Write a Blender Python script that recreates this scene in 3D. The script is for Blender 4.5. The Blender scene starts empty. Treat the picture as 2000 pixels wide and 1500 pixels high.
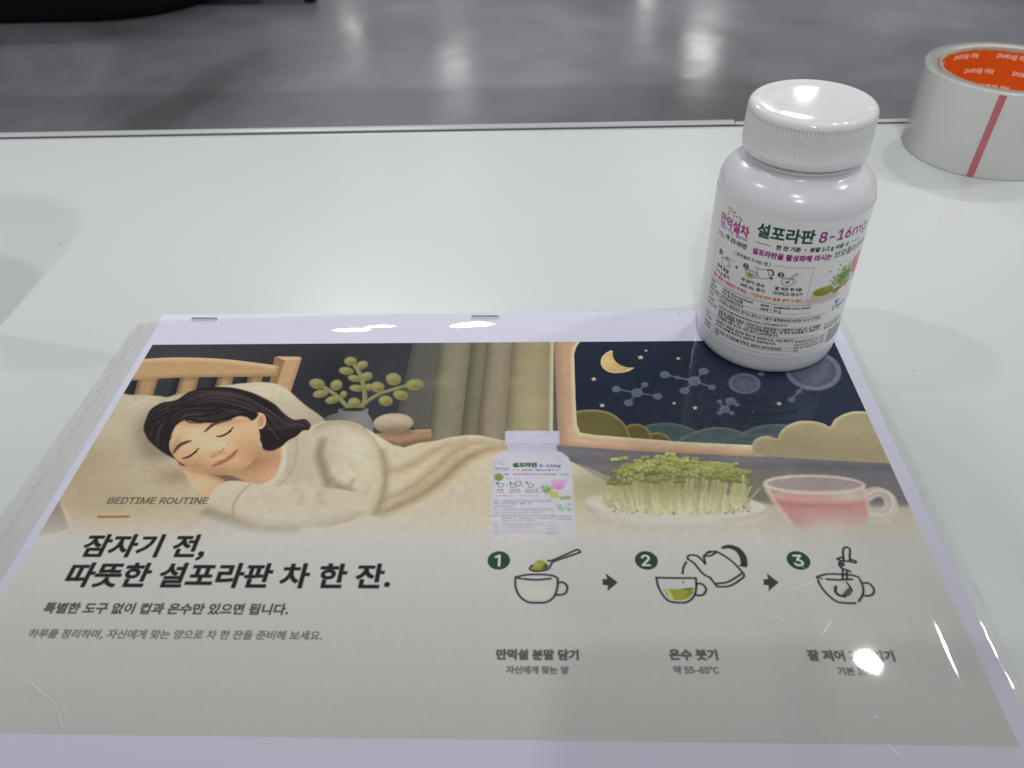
import bpy, bmesh, math, random
import numpy as np
from mathutils import Vector, Matrix, noise

SC = bpy.context.scene
COL = SC.collection
MM = .001                      # everything is laid out in millimetres: x right, y away from the viewer, z up; the sheet of print is z = 0

# ---------------------------------------------------------------- camera (solved from the sheet, the bottle and the table edge)
CAM = np.array((166.982, -266.743, 205.21)); YAW, PITCH, ROLL, FPX = (-0.051697, 0.707235, -0.038535, 1563.384726)
def camera_axes():
    cy, sy, cp, sp = math.cos(YAW), math.sin(YAW), math.cos(PITCH), math.sin(PITCH)
    f = np.array((sy * cp, cy * cp, -sp)); r = np.array((cy, -sy, 0.)); u = np.cross(r, f)
    c, s = math.cos(ROLL), math.sin(ROLL)
    return c * r + s * u, -s * r + c * u, f
RT, UP, FW = camera_axes()
cam = bpy.data.cameras.new('camera'); cam_ob = bpy.data.objects.new('camera', cam); COL.objects.link(cam_ob)
M = Matrix.Identity(4)
for i in range(3): M[i][0], M[i][1], M[i][2], M[i][3] = RT[i], UP[i], -FW[i], CAM[i] * MM
cam_ob.matrix_world = M
cam.sensor_fit = 'HORIZONTAL'; cam.sensor_width = 36; cam.lens = 36 * FPX / 2000; cam.clip_start = .01; cam.clip_end = 200
cam.dof.use_dof = True; cam.dof.focus_distance = .335; cam.dof.aperture_fstop = 22
SC.camera = cam_ob
def pt(px, py, z=0.):          # where a mark read off the photograph lies on the sheet (mm)
    d = FW * FPX + RT * (px - 1000) - UP * (py - 750); t = (z - CAM[2]) / d[2]
    return (CAM[0] + t * d[0], CAM[1] + t * d[1])

# ---------------------------------------------------------------- light: an exhibition hall, grey all round, rows of ceiling lamps
W = bpy.data.worlds.new('World'); SC.world = W; W.use_nodes = True
nt = W.node_tree; N = nt.nodes; Lk = nt.links
bg = N['Background']; bg.inputs['Strength'].default_value = .455
tc = N.new('ShaderNodeTexCoord'); sp = N.new('ShaderNodeSeparateXYZ'); Lk.new(tc.outputs['Generated'], sp.inputs[0])
az = N.new('ShaderNodeMath'); az.operation = 'ARCTAN2'; Lk.new(sp.outputs['X'], az.inputs[0]); Lk.new(sp.outputs['Y'], az.inputs[1])
cb = N.new('ShaderNodeCombineXYZ'); Lk.new(az.outputs[0], cb.inputs[0])
el = N.new('ShaderNodeMath'); el.operation = 'MULTIPLY'; el.inputs[1].default_value = .22; Lk.new(sp.outputs['Z'], el.inputs[0]); Lk.new(el.outputs[0], cb.inputs[1]); cb.inputs[2].default_value = 7.3
nz = N.new('ShaderNodeTexNoise'); nz.inputs['Scale'].default_value = 5.; nz.inputs['Detail'].default_value = 4; nz.inputs['Roughness'].default_value = .7; Lk.new(cb.outputs[0], nz.inputs['Vector'])
rmp = N.new('ShaderNodeValToRGB'); Lk.new(nz.outputs['Fac'], rmp.inputs[0])
e = rmp.color_ramp.elements; e[0].position = .40; e[0].color = (.07, .07, .08, 1); e[1].position = .66; e[1].color = (.85, .86, .88, 1)
k = rmp.color_ramp.elements.new(.53); k.color = (.42, .43, .45, 1)
zr = N.new('ShaderNodeValToRGB'); Lk.new(sp.outputs['Z'], zr.inputs[0])      # stands and walls below, a dim ceiling above
e = zr.color_ramp.elements; e[0].position = .30; e[0].color = (0, 0, 0, 1); e[1].position = .52; e[1].color = (1, 1, 1, 1)
mx = N.new('ShaderNodeMix'); mx.data_type = 'RGBA'; Lk.new(zr.outputs[0], mx.inputs['Factor']); Lk.new(rmp.outputs[0], mx.inputs[6]); mx.inputs[7].default_value = (.40, .405, .42, 1)
yr = N.new('ShaderNodeMapRange'); yr.inputs[1].default_value = -.7; yr.inputs[2].default_value = .8; yr.inputs[3].default_value = 1.9; yr.inputs[4].default_value = 1.; Lk.new(sp.outputs['Y'], yr.inputs[0])   # surroundings brightened behind the viewer to light the bottle's front
mu = N.new('ShaderNodeMix'); mu.data_type = 'RGBA'; mu.blend_type = 'MULTIPLY'; mu.inputs['Factor'].default_value = 1.; Lk.new(mx.outputs[2], mu.inputs[6]); Lk.new(yr.outputs[0], mu.inputs[7])
Lk.new(mu.outputs[2], bg.inputs['Color'])

def lamp(x, y, z, watts, size, col=(1, .99, .97), aim=(200, 0, 0), spot=None, blend=.5):
    L = bpy.data.lights.new('ceiling_lamp', 'SPOT' if spot else 'AREA'); L.energy = watts; L.color = col
    if spot: L.spot_size = math.radians(spot); L.spot_blend = blend; L.shadow_soft_size = size / 2
    else: L.shape = 'DISK'; L.size = size
    o = bpy.data.objects.new('ceiling_lamp', L); COL.objects.link(o)
    o.location = (x * MM, y * MM, z * MM); o.rotation_euler = (Vector(aim) - Vector((x, y, z))).to_track_quat('-Z', 'Y').to_euler()
    return o
H = 4250
for x, y, w, s in ((2093, 2363, 36, .12), (2680, 2290, 14, .12), (-1650, 5800, 26, .3), (-1520, 6350, 16, .26), (-535, 5806, 26, .3), (3900, 11150, 2.6, .3), (3700, 11700, 2, .3),
                   (-4545, 20429, 3, .4), (-1646, 16720, 4, .7), (2839, 21352, 3, .4), (3648, 17831, 8, .8)):
    lamp(x, y, H, w, s)
for x, y, w, s, aim, ang, bl in ((-2600, 650, 135, .2, (120, 640, 0), 17, .3), (3900, 900, 185, .2, (260, 650, 0), 15.5, .3), (-80, -3600, 222, .32, (150, 1020, 0), 16.5, .24), (-80, -1880, 122, .22, (150, 640, 0), 19, .2)):
    lamp(x, y, H, w, s, aim=aim, spot=ang, blend=bl)
SC.view_settings.view_transform = 'Standard'; SC.view_settings.look = 'None'; SC.view_settings.exposure = 0.; SC.view_settings.gamma = 1.; SC.view_settings.use_curve_mapping = False
SC.cycles.max_bounces = 8; SC.cycles.transparent_max_bounces = 12; SC.cycles.caustics_reflective = False; SC.cycles.caustics_refractive = False
SC.cycles.use_denoising = True

# ---------------------------------------------------------------- helpers
def mat(name, col, rough=.5, spec=.5, metal=0., bump=0., bscale=400., **kw):
    m = bpy.data.materials.new(name); m.use_nodes = True; n = m.node_tree.nodes; l = m.node_tree.links; b = n['Principled BSDF']
    b.inputs['Base Color'].default_value = (*col, 1); b.inputs['Roughness'].default_value = rough; b.inputs['Specular IOR Level'].default_value = spec; b.inputs['Metallic'].default_value = metal
    for k_, v in kw.items(): b.inputs[k_.replace('_', ' ')].default_value = v
    if bump:
        t = n.new('ShaderNodeTexNoise'); t.inputs['Scale'].default_value = bscale; t.inputs['Detail'].default_value = 4
        c = n.new('ShaderNodeTexCoord'); l.new(c.outputs['Object'], t.inputs['Vector'])
        p = n.new('ShaderNodeBump'); p.inputs['Strength'].default_value = bump; p.inputs['Distance'].default_value = .0004; l.new(t.outputs['Fac'], p.inputs['Height']); l.new(p.outputs[0], b.inputs['Normal'])
    return m
def mottle(m, lo, hi, scale, detail=5., stretch=(1, 1, 1)):
    """uneven base colour: a little noise between two tones"""
    n = m.node_tree.nodes; l = m.node_tree.links; b = n['Principled BSDF']
    c = n.new('ShaderNodeTexCoord'); mp = n.new('ShaderNodeMapping'); mp.inputs['Scale'].default_value = stretch; l.new(c.outputs['Object'], mp.inputs[0])
    t = n.new('ShaderNodeTexNoise'); t.inputs['Scale'].default_value = scale; t.inputs['Detail'].default_value = detail; t.inputs['Roughness'].default_value = .62; l.new(mp.outputs[0], t.inputs['Vector'])
    r = n.new('ShaderNodeValToRGB'); r.color_ramp.elements[0].position = .32; r.color_ramp.elements[0].color = (*lo, 1); r.color_ramp.elements[1].position = .68; r.color_ramp.elements[1].color = (*hi, 1)
    l.new(t.outputs['Fac'], r.inputs[0]); l.new(r.outputs[0], b.inputs['Base Color'])
    return m
def print_mat(name, rough, spec, coat=0.):
    m = mat(name, (1, 1, 1), rough, spec); n = m.node_tree.nodes
    a = n.new('ShaderNodeAttribute'); a.attribute_name = 'print_color'; m.node_tree.links.new(a.outputs['Color'], n['Principled BSDF'].inputs['Base Color'])
    n['Principled BSDF'].inputs['Coat Weight'].default_value = coat; n['Principled BSDF'].inputs['Coat Roughness'].default_value = .15
    return m
def link(name, me, m, parent=None, loc=(0, 0, 0), smooth=True):
    if m: me.materials.append(m)
    if smooth: me.shade_smooth()
    o = bpy.data.objects.new(name, me); COL.objects.link(o); o.location = [v * MM for v in loc]
    if parent: o.parent = parent
    return o
def mesh(name, verts, faces, m, parent=None, loc=(0, 0, 0), smooth=True):
    me = bpy.data.meshes.new(name); me.from_pydata([[c * MM for c in v] for v in verts], [], faces); me.update()
    return link(name, me, m, parent, loc, smooth)
def from_bm(name, bm, m, parent=None, loc=(0, 0, 0), smooth=True):
    me = bpy.data.meshes.new(name); bmesh.ops.recalc_face_normals(bm, faces=bm.faces); bm.to_mesh(me); bm.free(); me.transform(Matrix.Scale(MM, 4))
    return link(name, me, m, parent, loc, smooth)
def grid(name, X, Y, Z, m, parent=None, col=None, loc=(0, 0, 0), smooth=True):
    """a dense sheet from 2-D arrays in mm, optionally inked with linear colours"""
    ny, nx = X.shape; me = bpy.data.meshes.new(name)
    co = np.stack([X, Y, Z], -1).reshape(-1, 3).astype(np.float32) * MM
    me.vertices.add(nx * ny); me.vertices.foreach_set('co', co.ravel())
    i = (np.arange(ny - 1)[:, None] * nx + np.arange(nx - 1)[None, :]).ravel()
    q = np.stack([i, i + nx, i + nx + 1, i + 1], 1).astype(np.int32); n = len(q)
    me.loops.add(4 * n); me.loops.foreach_set('vertex_index', q.ravel())
    me.polygons.add(n); me.polygons.foreach_set('loop_start', np.arange(0, 4 * n, 4, dtype=np.int32))
    me.update(calc_edges=True)
    if col is not None:
        a = me.color_attributes.new('print_color', 'FLOAT_COLOR', 'POINT')
        c = np.ones((nx * ny, 4), np.float32); c[:, :3] = col.reshape(-1, 3); a.data.foreach_set('color', c.ravel())
    return link(name, me, m, parent, loc, smooth)
def lathe(name, prof, m, parent=None, loc=(0, 0, 0), n=160, closed=False, rib=None):
    """rib = (z0, z1, count, depth): fine vertical ribs between two heights"""
    V = []; F = []; k = len(prof)
    for j in range(n):
        a = 2 * math.pi * j / n
        for r, z in prof:
            rr = r
            if rib and rib[0] <= z <= rib[1]: rr = r - rib[3] * (.5 + .5 * math.cos(a * rib[2])) ** 2
            V.append((rr * math.cos(a), rr * math.sin(a), z))
    for j in range(n):
        for i in range(k if closed else k - 1):
            a, b = j * k + i, j * k + (i + 1) % k; c, d = ((j + 1) % n) * k + (i + 1) % k, ((j + 1) % n) * k + i
            F.append((a, d, c, b))
    return mesh(name, V, F, m, parent, loc)
def box(name, x0, x1, y0, y1, z0, z1, m, parent=None, bevel=0., seg=3, loc=(0, 0, 0)):
    bm = bmesh.new(); bmesh.ops.create_cube(bm, size=1)
    for v in bm.verts: v.co = Vector(((x0 + x1) / 2 + v.co.x * (x1 - x0), (y0 + y1) / 2 + v.co.y * (y1 - y0), (z0 + z1) / 2 + v.co.z * (z1 - z0)))
    if bevel: bmesh.ops.bevel(bm, geom=bm.edges[:], offset=bevel, segments=seg, profile=.5, affect='EDGES')
    o = from_bm(name, bm, m, parent, loc)
    try: o.data.set_sharp_from_angle(angle=math.radians(40))
    except Exception: pass
    return o
def tag(o, label=None, cat=None, group=None, kind=None):
    for k_, v in (('label', label), ('category', cat), ('group', group), ('kind', kind)):
        if v: o[k_] = v
    return o
def thing(name, label, cat, loc=(0, 0, 0), group=None):
    o = bpy.data.objects.new(name, None); COL.objects.link(o); o.location = [v * MM for v in loc]; o.empty_display_size = .02
    return tag(o, label, cat, group)
def lin(c): c = np.asarray(c, np.float32) / 255.; return np.where(c <= .04045, c / 12.92, ((c + .055) / 1.055) ** 2.4)
# glyph outlines: character code: (advance in em, closed rings of x, y pairs; 170 units to the em)
FONT_K = {
37:(0.921,[[77,99,92,104,102,117,106,139,102,160,92,173,77,178,62,173,53,160,49,139,53,117,62,104],[77,109,69,112,63,122,61,139,63,155,69,165,77,168,86,165,92,155,94,139,92,122,86,112],[81,49,91,49,160,178,150,178],[164,49,179,53,189,67,192,88,189,109,179,123,164,127,149,123,140,109,136,88,140,67,149,53],[164,58,156,62,150,72,148,88,150,105,156,115,164,118,173,115,179,105,181,88,179,72,173,62]]),
40:(0.338,[[83,18,93,22,81,47,73,75,71,104,73,132,81,160,93,186,83,190,70,164,61,135,58,104,61,72,70,44]]),
41:(0.338,[[59,18,73,44,81,72,84,104,81,135,73,164,59,190,50,186,62,160,69,132,72,104,69,75,62,47,50,22]]),
42:(0.467,[[69,131,82,147,96,131,103,136,92,154,111,162,108,171,88,166,87,186,78,186,76,166,56,171,54,162,72,154,61,136]]),
44:(0.278,[[55,19,68,27,77,39,80,54,78,64,74,70,67,72,59,70,55,62,59,54,67,51,69,51,66,41,61,34,52,28]]),
45:(0.347,[[50,93,94,93,94,105,50,105]]),
46:(0.278,[[66,49,74,52,77,61,74,69,66,72,58,69,55,61,58,52]]),
47:(0.392,[[44,21,56,21,107,186,95,186]]),
48:(0.555,[[90,49,110,56,124,78,129,114,124,150,110,171,90,178,69,171,56,150,51,114,56,78,69,56],[90,61,77,67,69,84,66,114,69,143,77,160,90,166,102,160,111,143,114,114,111,84,102,67]]),
49:(0.555,[[57,51,126,51,126,64,101,64,101,176,89,176,78,170,63,167,63,157,85,157,85,64,57,64]]),
50:(0.555,[[50,51,128,51,128,64,94,64,73,63,99,90,116,116,122,141,118,161,105,173,86,178,72,176,60,169,49,160,58,151,70,161,84,165,97,162,105,153,107,141,101,118,82,91,50,60]]),
51:(0.555,[[87,49,108,53,122,65,127,84,124,99,114,110,101,116,101,117,113,123,120,133,123,147,118,164,106,174,87,178,68,174,52,163,60,153,72,162,86,165,97,163,105,156,107,146,104,133,93,125,73,122,73,110,96,107,108,98,112,85,108,72,99,65,86,62,74,64,64,69,55,76,47,66,57,58,70,51]]),
52:(0.555,[[100,51,115,51,115,85,132,85,132,98,115,98,115,176,98,176,46,96,46,85,100,85],[100,98,62,98,90,140,100,159,101,159,100,136]]),
53:(0.555,[[87,49,107,54,122,68,128,91,123,114,109,127,90,131,80,130,72,126,75,162,122,162,122,176,61,176,57,117,65,112,75,118,86,120,100,116,109,106,112,91,108,75,99,65,86,62,73,64,63,69,55,75,47,65,57,57,70,51]]),
54:(0.555,[[94,49,112,54,125,68,130,89,125,111,113,124,95,128,80,124,67,113,71,144,83,160,99,165,110,162,118,156,127,165,115,174,98,178,75,171,59,150,52,110,58,76,72,56],[67,101,80,113,92,117,105,113,112,104,115,89,112,74,104,65,94,61,80,66,71,79]]),
55:(0.555,[[76,51,92,51,96,94,107,131,129,166,129,176,51,176,51,162,111,162,92,129,81,93]]),
56:(0.555,[[90,49,111,53,124,65,129,81,126,96,118,106,108,114,108,115,116,122,122,132,125,145,120,162,109,173,90,177,73,173,61,162,56,146,59,134,65,124,73,117,73,116,62,108,54,97,50,82,55,65,70,53],[99,119,85,125,74,134,70,146,73,156,80,163,90,166,102,163,109,155,111,144,108,131],[90,60,77,63,68,71,64,83,66,94,72,104,81,112,98,104,110,95,114,81,111,70,103,63]]),
57:(0.555,[[82,49,105,56,121,78,128,119,122,152,107,171,86,178,68,173,55,159,50,137,54,116,66,103,84,98,100,102,113,113,108,83,97,67,82,62,70,64,61,71,52,62,65,52],[113,126,100,114,87,110,75,113,67,123,65,137,67,152,75,162,86,166,100,161,109,148]]),
64:(0.946,[[119,22,138,24,155,31,151,40,137,34,120,32,91,39,71,59,63,90,73,129,98,154,130,163,159,156,177,138,183,110,179,89,169,76,157,71,149,73,145,81,147,93,154,131,144,131,142,123,141,123,135,130,126,133,107,126,94,109,90,89,93,74,101,65,113,62,125,66,136,75,139,67,146,62,156,60,173,66,188,83,194,111,186,144,164,166,131,174,92,163,63,134,52,90,61,52,85,29],[116,72,109,74,104,80,102,90,105,104,113,117,126,122,133,120,139,114,133,84,124,75]]),
67:(0.638,[[107,49,121,51,134,57,145,67,136,77,123,66,107,63,87,69,73,86,69,114,73,141,87,158,108,164,122,161,133,152,142,163,133,170,122,176,108,178,79,170,60,148,52,113,60,79,79,57]]),
69:(0.589,[[60,51,133,51,133,64,75,64,75,110,123,110,123,123,75,123,75,162,131,162,131,176,60,176]]),
76:(0.543,[[60,51,130,51,130,64,75,64,75,176,60,176]]),
77:(0.812,[[60,51,74,51,74,120,72,157,82,128,106,64,117,64,140,128,150,157,151,157,149,120,149,51,163,51,163,176,144,176,121,109,112,83,111,83,102,109,79,176,60,176]]),
80:(0.633,[[60,51,75,51,75,101,96,101,120,105,136,117,142,139,136,161,120,172,95,176,60,176],[75,113,75,163,93,163,111,161,122,153,126,139,123,124,112,116,94,113]]),
84:(0.599,[[86,51,101,51,101,162,139,162,139,176,48,176,48,162,86,162]]),
91:(0.338,[[61,22,94,22,94,31,72,31,72,177,94,177,94,186,61,186]]),
93:(0.338,[[48,22,82,22,82,186,48,186,48,177,70,177,70,31,48,31]]),
97:(0.563,[[79,49,96,53,110,62,111,62,112,51,125,51,125,108,121,128,111,141,93,146,72,142,56,134,62,123,75,130,90,133,102,129,108,121,109,109,77,103,58,92,53,75,56,61,66,52],[84,61,75,63,70,68,67,76,71,86,85,94,109,99,109,73,96,64]]),
99:(0.51,[[95,49,110,52,124,60,118,71,108,64,96,62,81,66,71,78,67,97,71,116,81,128,96,133,106,130,115,125,123,135,111,142,96,146,74,140,58,123,51,97,57,71,72,55]]),
101:(0.554,[[96,49,112,51,126,58,120,69,110,63,97,61,82,65,71,76,67,93,129,93,130,102,125,125,113,140,93,146,73,140,57,123,51,97,57,71,73,55],[66,105,71,120,81,130,93,133,105,130,113,120,116,105]]),
103:(0.564,[[89,9,114,13,130,25,136,40,132,53,122,60,104,62,86,62,76,64,71,67,70,72,71,79,75,83,82,81,89,80,106,84,118,95,123,112,121,123,115,131,134,131,134,143,102,143,89,146,72,142,59,130,55,113,58,98,67,88,67,87,60,80,56,70,59,61,65,55,65,54,55,45,51,33,56,20,69,11],[89,91,79,93,72,101,70,113,72,124,79,132,89,134,99,132,106,124,109,113,106,101,99,93],[91,19,77,21,68,27,65,35,67,43,74,51,86,50,102,50,112,49,119,45,121,38,117,29,107,22]]),
107:(0.552,[[58,51,73,51,73,75,91,96,118,51,135,51,100,106,131,143,113,143,74,95,73,95,73,186,58,186]]),
108:(0.284,[[74,49,83,50,81,62,78,62,75,63,74,68,74,186,58,186,58,69,60,58,65,51]]),
109:(0.926,[[58,51,74,51,74,118,86,129,97,132,107,130,112,122,114,107,114,51,130,51,130,118,142,129,153,132,162,130,168,122,170,107,170,51,185,51,185,109,182,129,173,142,158,146,142,141,127,128,122,137,114,144,101,146,86,141,73,130,72,130,71,143,58,143]]),
110:(0.61,[[58,51,74,51,74,118,86,129,99,132,109,130,115,122,116,107,116,51,132,51,132,109,129,129,120,142,104,146,87,141,73,130,72,130,71,143,58,143]]),
111:(0.606,[[94,49,115,55,131,71,137,97,131,123,115,140,94,146,73,140,57,123,51,97,57,71,73,55],[94,62,80,66,71,78,67,97,71,116,80,128,94,133,108,128,117,116,121,97,117,78,108,66]]),
115:(0.468,[[82,49,101,53,112,62,116,76,111,90,101,99,88,104,78,108,71,113,68,120,70,127,75,132,85,134,96,131,106,125,113,135,101,143,85,146,68,142,57,133,53,120,57,107,67,98,80,93,90,89,98,83,101,75,99,68,93,63,83,61,68,64,55,72,48,62,63,52]]),
116:(0.377,[[87,49,96,50,104,52,101,64,91,61,82,63,78,69,76,79,76,131,101,131,101,143,76,143,76,169,63,169,62,143,47,142,47,131,61,131,61,80,63,63,72,53]]),
117:(0.607,[[85,49,97,51,107,57,116,65,117,51,130,51,130,143,115,143,115,78,103,66,90,62,80,65,74,73,72,87,72,143,57,143,57,85,60,65,69,53]]),
124:(0.27,[[60,4,71,4,71,193,60,193]]),
126:(0.555,[[106,100,119,104,130,117,121,123,114,114,107,112,97,116,86,123,73,128,61,124,49,110,58,104,65,113,73,116,83,112,93,104]]),
176:(0.37,[[74,133,86,136,94,144,98,157,94,170,86,178,74,181,62,178,54,170,50,157,54,144,62,136],[74,141,67,143,62,149,60,157,62,165,67,170,74,173,82,170,87,165,88,157,87,149,82,143]]),
183:(1.0,[[127,134,118,131,112,125,109,116,112,106,118,100,127,98,137,100,143,106,146,116,143,125,137,131]]),
8211:(0.536,[[50,93,126,93,126,104,50,104]]),
8451:(1.0,[[74,132,86,135,95,144,98,156,95,169,86,178,74,181,63,178,54,169,50,156,54,144,63,135],[74,141,67,143,62,148,60,156,62,164,67,170,74,172,82,170,87,164,89,156,87,148,82,143],[167,49,182,51,195,57,205,67,196,77,183,67,168,63,147,69,134,87,130,113,134,140,148,157,168,163,182,160,193,152,202,162,194,170,182,175,168,178,140,170,120,148,113,113,120,78,139,56]]),
12300:(1.0,[[153,195,153,85,166,85,166,183,207,183,207,195]]),
12301:(1.0,[[102,36,102,146,89,146,89,48,48,48,48,36]]),
44032:(0.92,[[155,192,155,38,169,38,169,117,194,117,194,129,169,129,169,192],[59,175,59,163,115,163,106,129,85,101,52,78,60,67,100,96,122,133,130,175]]),
44061:(0.92,[[77,94,77,82,167,82,167,38,181,38,181,94],[133,189,133,102,147,102,147,141,167,141,167,101,181,101,181,191,167,191,167,153,147,153,147,189],[58,180,58,169,103,169,96,145,78,125,52,110,59,99,91,119,111,146,118,180]]),
44144:(0.92,[[127,130,127,118,163,118,163,38,177,38,177,192,163,192,163,130],[58,175,58,164,114,164,105,130,85,101,51,78,59,67,99,97,121,133,128,175]]),
44148:(0.92,[[130,144,130,132,163,132,163,78,177,78,177,191,163,191,163,144],[61,180,61,168,115,168,106,142,84,122,53,107,59,96,97,115,122,143,131,180],[80,89,80,41,181,41,181,53,95,53,95,89]]),
44172:(0.92,[[168,192,168,38,182,38,182,192],[58,172,58,160,103,160,96,130,79,103,51,81,59,71,78,85,93,100,104,117,136,117,136,46,149,46,149,188,136,188,136,129,109,129,115,150,117,172]]),
44208:(0.92,[[123,140,123,129,163,129,163,113,177,113,177,192,163,192,163,169,129,169,130,184,61,184,61,172,115,172,106,150,85,133,54,121,58,110,89,121,111,137,125,158,163,158,163,140],[79,51,79,39,183,39,183,51,93,51,93,68,177,68,177,106,79,106,79,95,163,95,163,79,79,79]]),
44221:(0.92,[[127,98,100,94,83,84,77,68,83,52,100,42,127,38,154,42,172,52,178,68,172,84,154,94],[127,87,147,84,160,78,164,68,160,58,147,52,127,50,108,52,95,58,90,68,95,78,108,84],[61,180,61,168,115,168,106,144,85,125,53,111,59,99,88,112,111,129,125,152,163,152,163,131,123,131,123,120,163,120,163,99,177,99,177,191,163,191,163,163,129,163,130,180]]),
44256:(0.92,[[66,176,66,165,159,165,159,161,159,130,154,91,168,90,173,130,173,161,173,176],[105,126,105,71,51,71,51,59,190,59,190,71,119,71,119,126]]),
44277:(0.92,[[120,95,92,91,73,81,66,66,73,51,92,41,120,38,148,41,167,51,173,66,167,81,148,91],[120,84,141,82,155,76,159,66,155,57,141,51,120,49,99,51,85,57,80,66,85,76,99,82],[67,184,67,172,158,172,158,171,158,153,154,132,168,130,172,152,172,171,172,184],[108,150,108,120,51,120,51,108,190,108,190,120,122,120,122,150]]),
44284:(0.92,[[58,175,58,163,122,163,121,140,117,107,131,105,135,142,135,166,135,175],[51,71,97,72,146,77,145,88,96,84,96,131,82,131,82,84,49,83],[155,192,155,38,169,38,169,115,193,115,193,127,169,127,169,192]]),
44288:(0.92,[[59,180,59,168,122,168,121,151,118,127,132,126,135,153,135,172,135,180],[52,100,97,101,147,106,146,117,96,113,96,145,82,145,82,112,50,112],[156,192,156,76,171,76,171,130,193,130,193,142,171,142,171,192],[73,86,73,41,176,41,176,53,88,53,88,86]]),
44305:(0.92,[[121,94,94,90,76,81,70,66,76,51,94,42,121,38,148,42,166,51,172,66,166,81,148,90],[121,83,141,81,153,75,158,66,153,57,141,51,121,49,101,51,89,57,84,66,89,75,101,81],[59,182,59,170,122,170,121,154,118,133,131,132,135,156,135,174,135,182],[52,106,98,107,147,112,146,122,96,118,96,149,82,149,82,118,50,118],[156,192,156,96,171,96,171,138,193,138,193,150,171,150,171,192]]),
44368:(0.92,[[65,176,65,165,160,165,160,159,159,129,154,92,168,91,173,128,174,159,174,176],[123,122,123,71,99,71,99,122,85,122,85,71,51,71,51,59,190,59,190,71,137,71,137,122]]),
44396:(0.92,[[51,116,51,104,113,104,113,38,127,38,127,104,190,104,190,116,167,116,171,145,172,168,172,182,68,182,68,170,158,170,158,168,157,145,153,116]]),
44397:(0.92,[[65,90,65,78,159,78,159,38,173,38,173,90,127,90,127,118,190,118,190,129,168,129,172,154,172,173,172,184,69,184,69,173,158,173,158,154,154,129,51,129,51,118,113,118,113,90]]),
44592:(0.92,[[163,192,163,38,177,38,177,192],[60,175,60,164,118,164,109,129,87,101,53,78,60,66,102,96,125,133,132,175]]),
44600:(0.92,[[163,192,163,113,177,113,177,192],[61,184,61,173,116,173,107,150,86,133,54,121,59,110,98,125,123,150,131,184],[78,50,78,39,182,39,182,50,92,50,92,68,177,68,177,106,78,106,78,95,163,95,163,79,78,79]]),
44992:(0.92,[[125,186,125,174,160,174,159,159,155,137,108,137,113,163,114,181,114,186,64,186,64,174,100,174,99,159,94,137,51,137,51,125,113,125,113,107,67,107,67,95,158,95,158,79,68,79,68,39,177,39,177,51,82,51,82,68,172,68,172,107,127,107,127,125,190,125,190,137,169,137,173,163,174,181,174,186]]),
45139:(0.92,[[151,81,138,78,129,71,125,59,129,48,138,41,151,38,165,41,174,48,177,59,174,71,165,78],[151,71,161,68,165,59,161,51,151,48,141,51,137,59,141,68],[124,185,124,174,160,174,159,156,154,132,108,132,113,161,114,180,114,185,64,185,64,174,100,174,99,157,94,132,51,132,51,121,190,121,190,132,168,132,173,161,173,180,173,185],[65,51,65,40,74,40,101,40,122,43,120,54,102,51,79,51,79,69,114,69,114,105,65,105,65,94,100,94,100,79,65,79],[144,112,144,97,119,97,119,87,184,87,184,97,158,97,158,112]]),
45236:(0.92,[[133,188,133,46,146,46,146,117,168,117,168,38,181,38,181,192,168,192,168,129,146,129,146,188],[58,90,58,78,68,78,94,79,123,82,122,95,96,91,73,90,73,173,58,173]]),
45347:(0.92,[[127,83,104,81,89,73,84,61,89,48,104,41,127,38,150,41,165,48,170,61,165,73,150,81],[127,73,142,71,152,67,156,61,152,54,142,50,127,48,111,50,101,54,98,61,101,67,111,71],[60,134,60,122,72,122,107,124,142,128,140,140,107,136,74,134,74,184,60,184],[163,192,163,168,120,168,120,157,163,157,163,109,177,109,177,192],[120,116,120,101,73,101,73,90,181,90,181,101,134,101,134,116]]),
45453:(0.92,[[120,94,92,91,74,81,68,66,74,51,92,41,120,38,149,41,167,51,173,66,167,81,149,91],[120,83,141,81,154,75,159,66,154,57,141,51,120,49,100,51,87,57,82,66,87,75,100,81],[51,117,51,106,190,106,190,117,127,117,127,137,174,137,174,149,84,149,84,189,70,189,70,137,114,137,114,117]]),
45716:(0.92,[[51,113,51,102,190,102,190,113],[70,186,70,134,174,134,174,145,84,145,84,186],[69,86,69,41,175,41,175,53,83,53,83,86]]),
45768:(0.92,[[163,192,163,38,177,38,177,192],[61,90,61,77,73,77,110,79,149,85,147,97,110,91,75,90,75,176,61,176]]),
45796:(0.92,[[155,192,155,38,169,38,169,119,194,119,194,131,169,131,169,192],[58,177,58,76,70,76,108,77,142,81,141,93,108,89,72,88,72,165,129,165,129,177]]),
45800:(0.92,[[156,192,156,80,170,80,170,134,193,134,193,146,170,146,170,192],[58,178,58,107,70,107,110,108,142,113,140,124,110,120,72,119,72,167,126,167,126,178],[75,91,75,41,177,41,177,53,89,53,89,91]]),
45812:(0.92,[[74,96,74,40,170,40,170,96],[156,85,156,51,88,51,88,85],[156,192,156,105,170,105,170,142,193,142,193,154,170,154,170,192],[58,181,58,113,70,113,110,114,142,118,140,130,110,126,72,125,72,170,126,170,126,181]]),
45824:(0.92,[[133,188,133,46,146,46,146,118,168,118,168,38,181,38,181,192,168,192,168,130,146,130,146,188],[56,173,56,76,66,76,97,76,123,80,122,92,98,88,71,88,71,161,114,161,114,173]]),
46020:(0.92,[[69,179,69,108,113,108,113,69,51,69,51,57,190,57,190,69,127,69,127,108,174,108,174,120,83,120,83,168,173,168,173,179]]),
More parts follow.
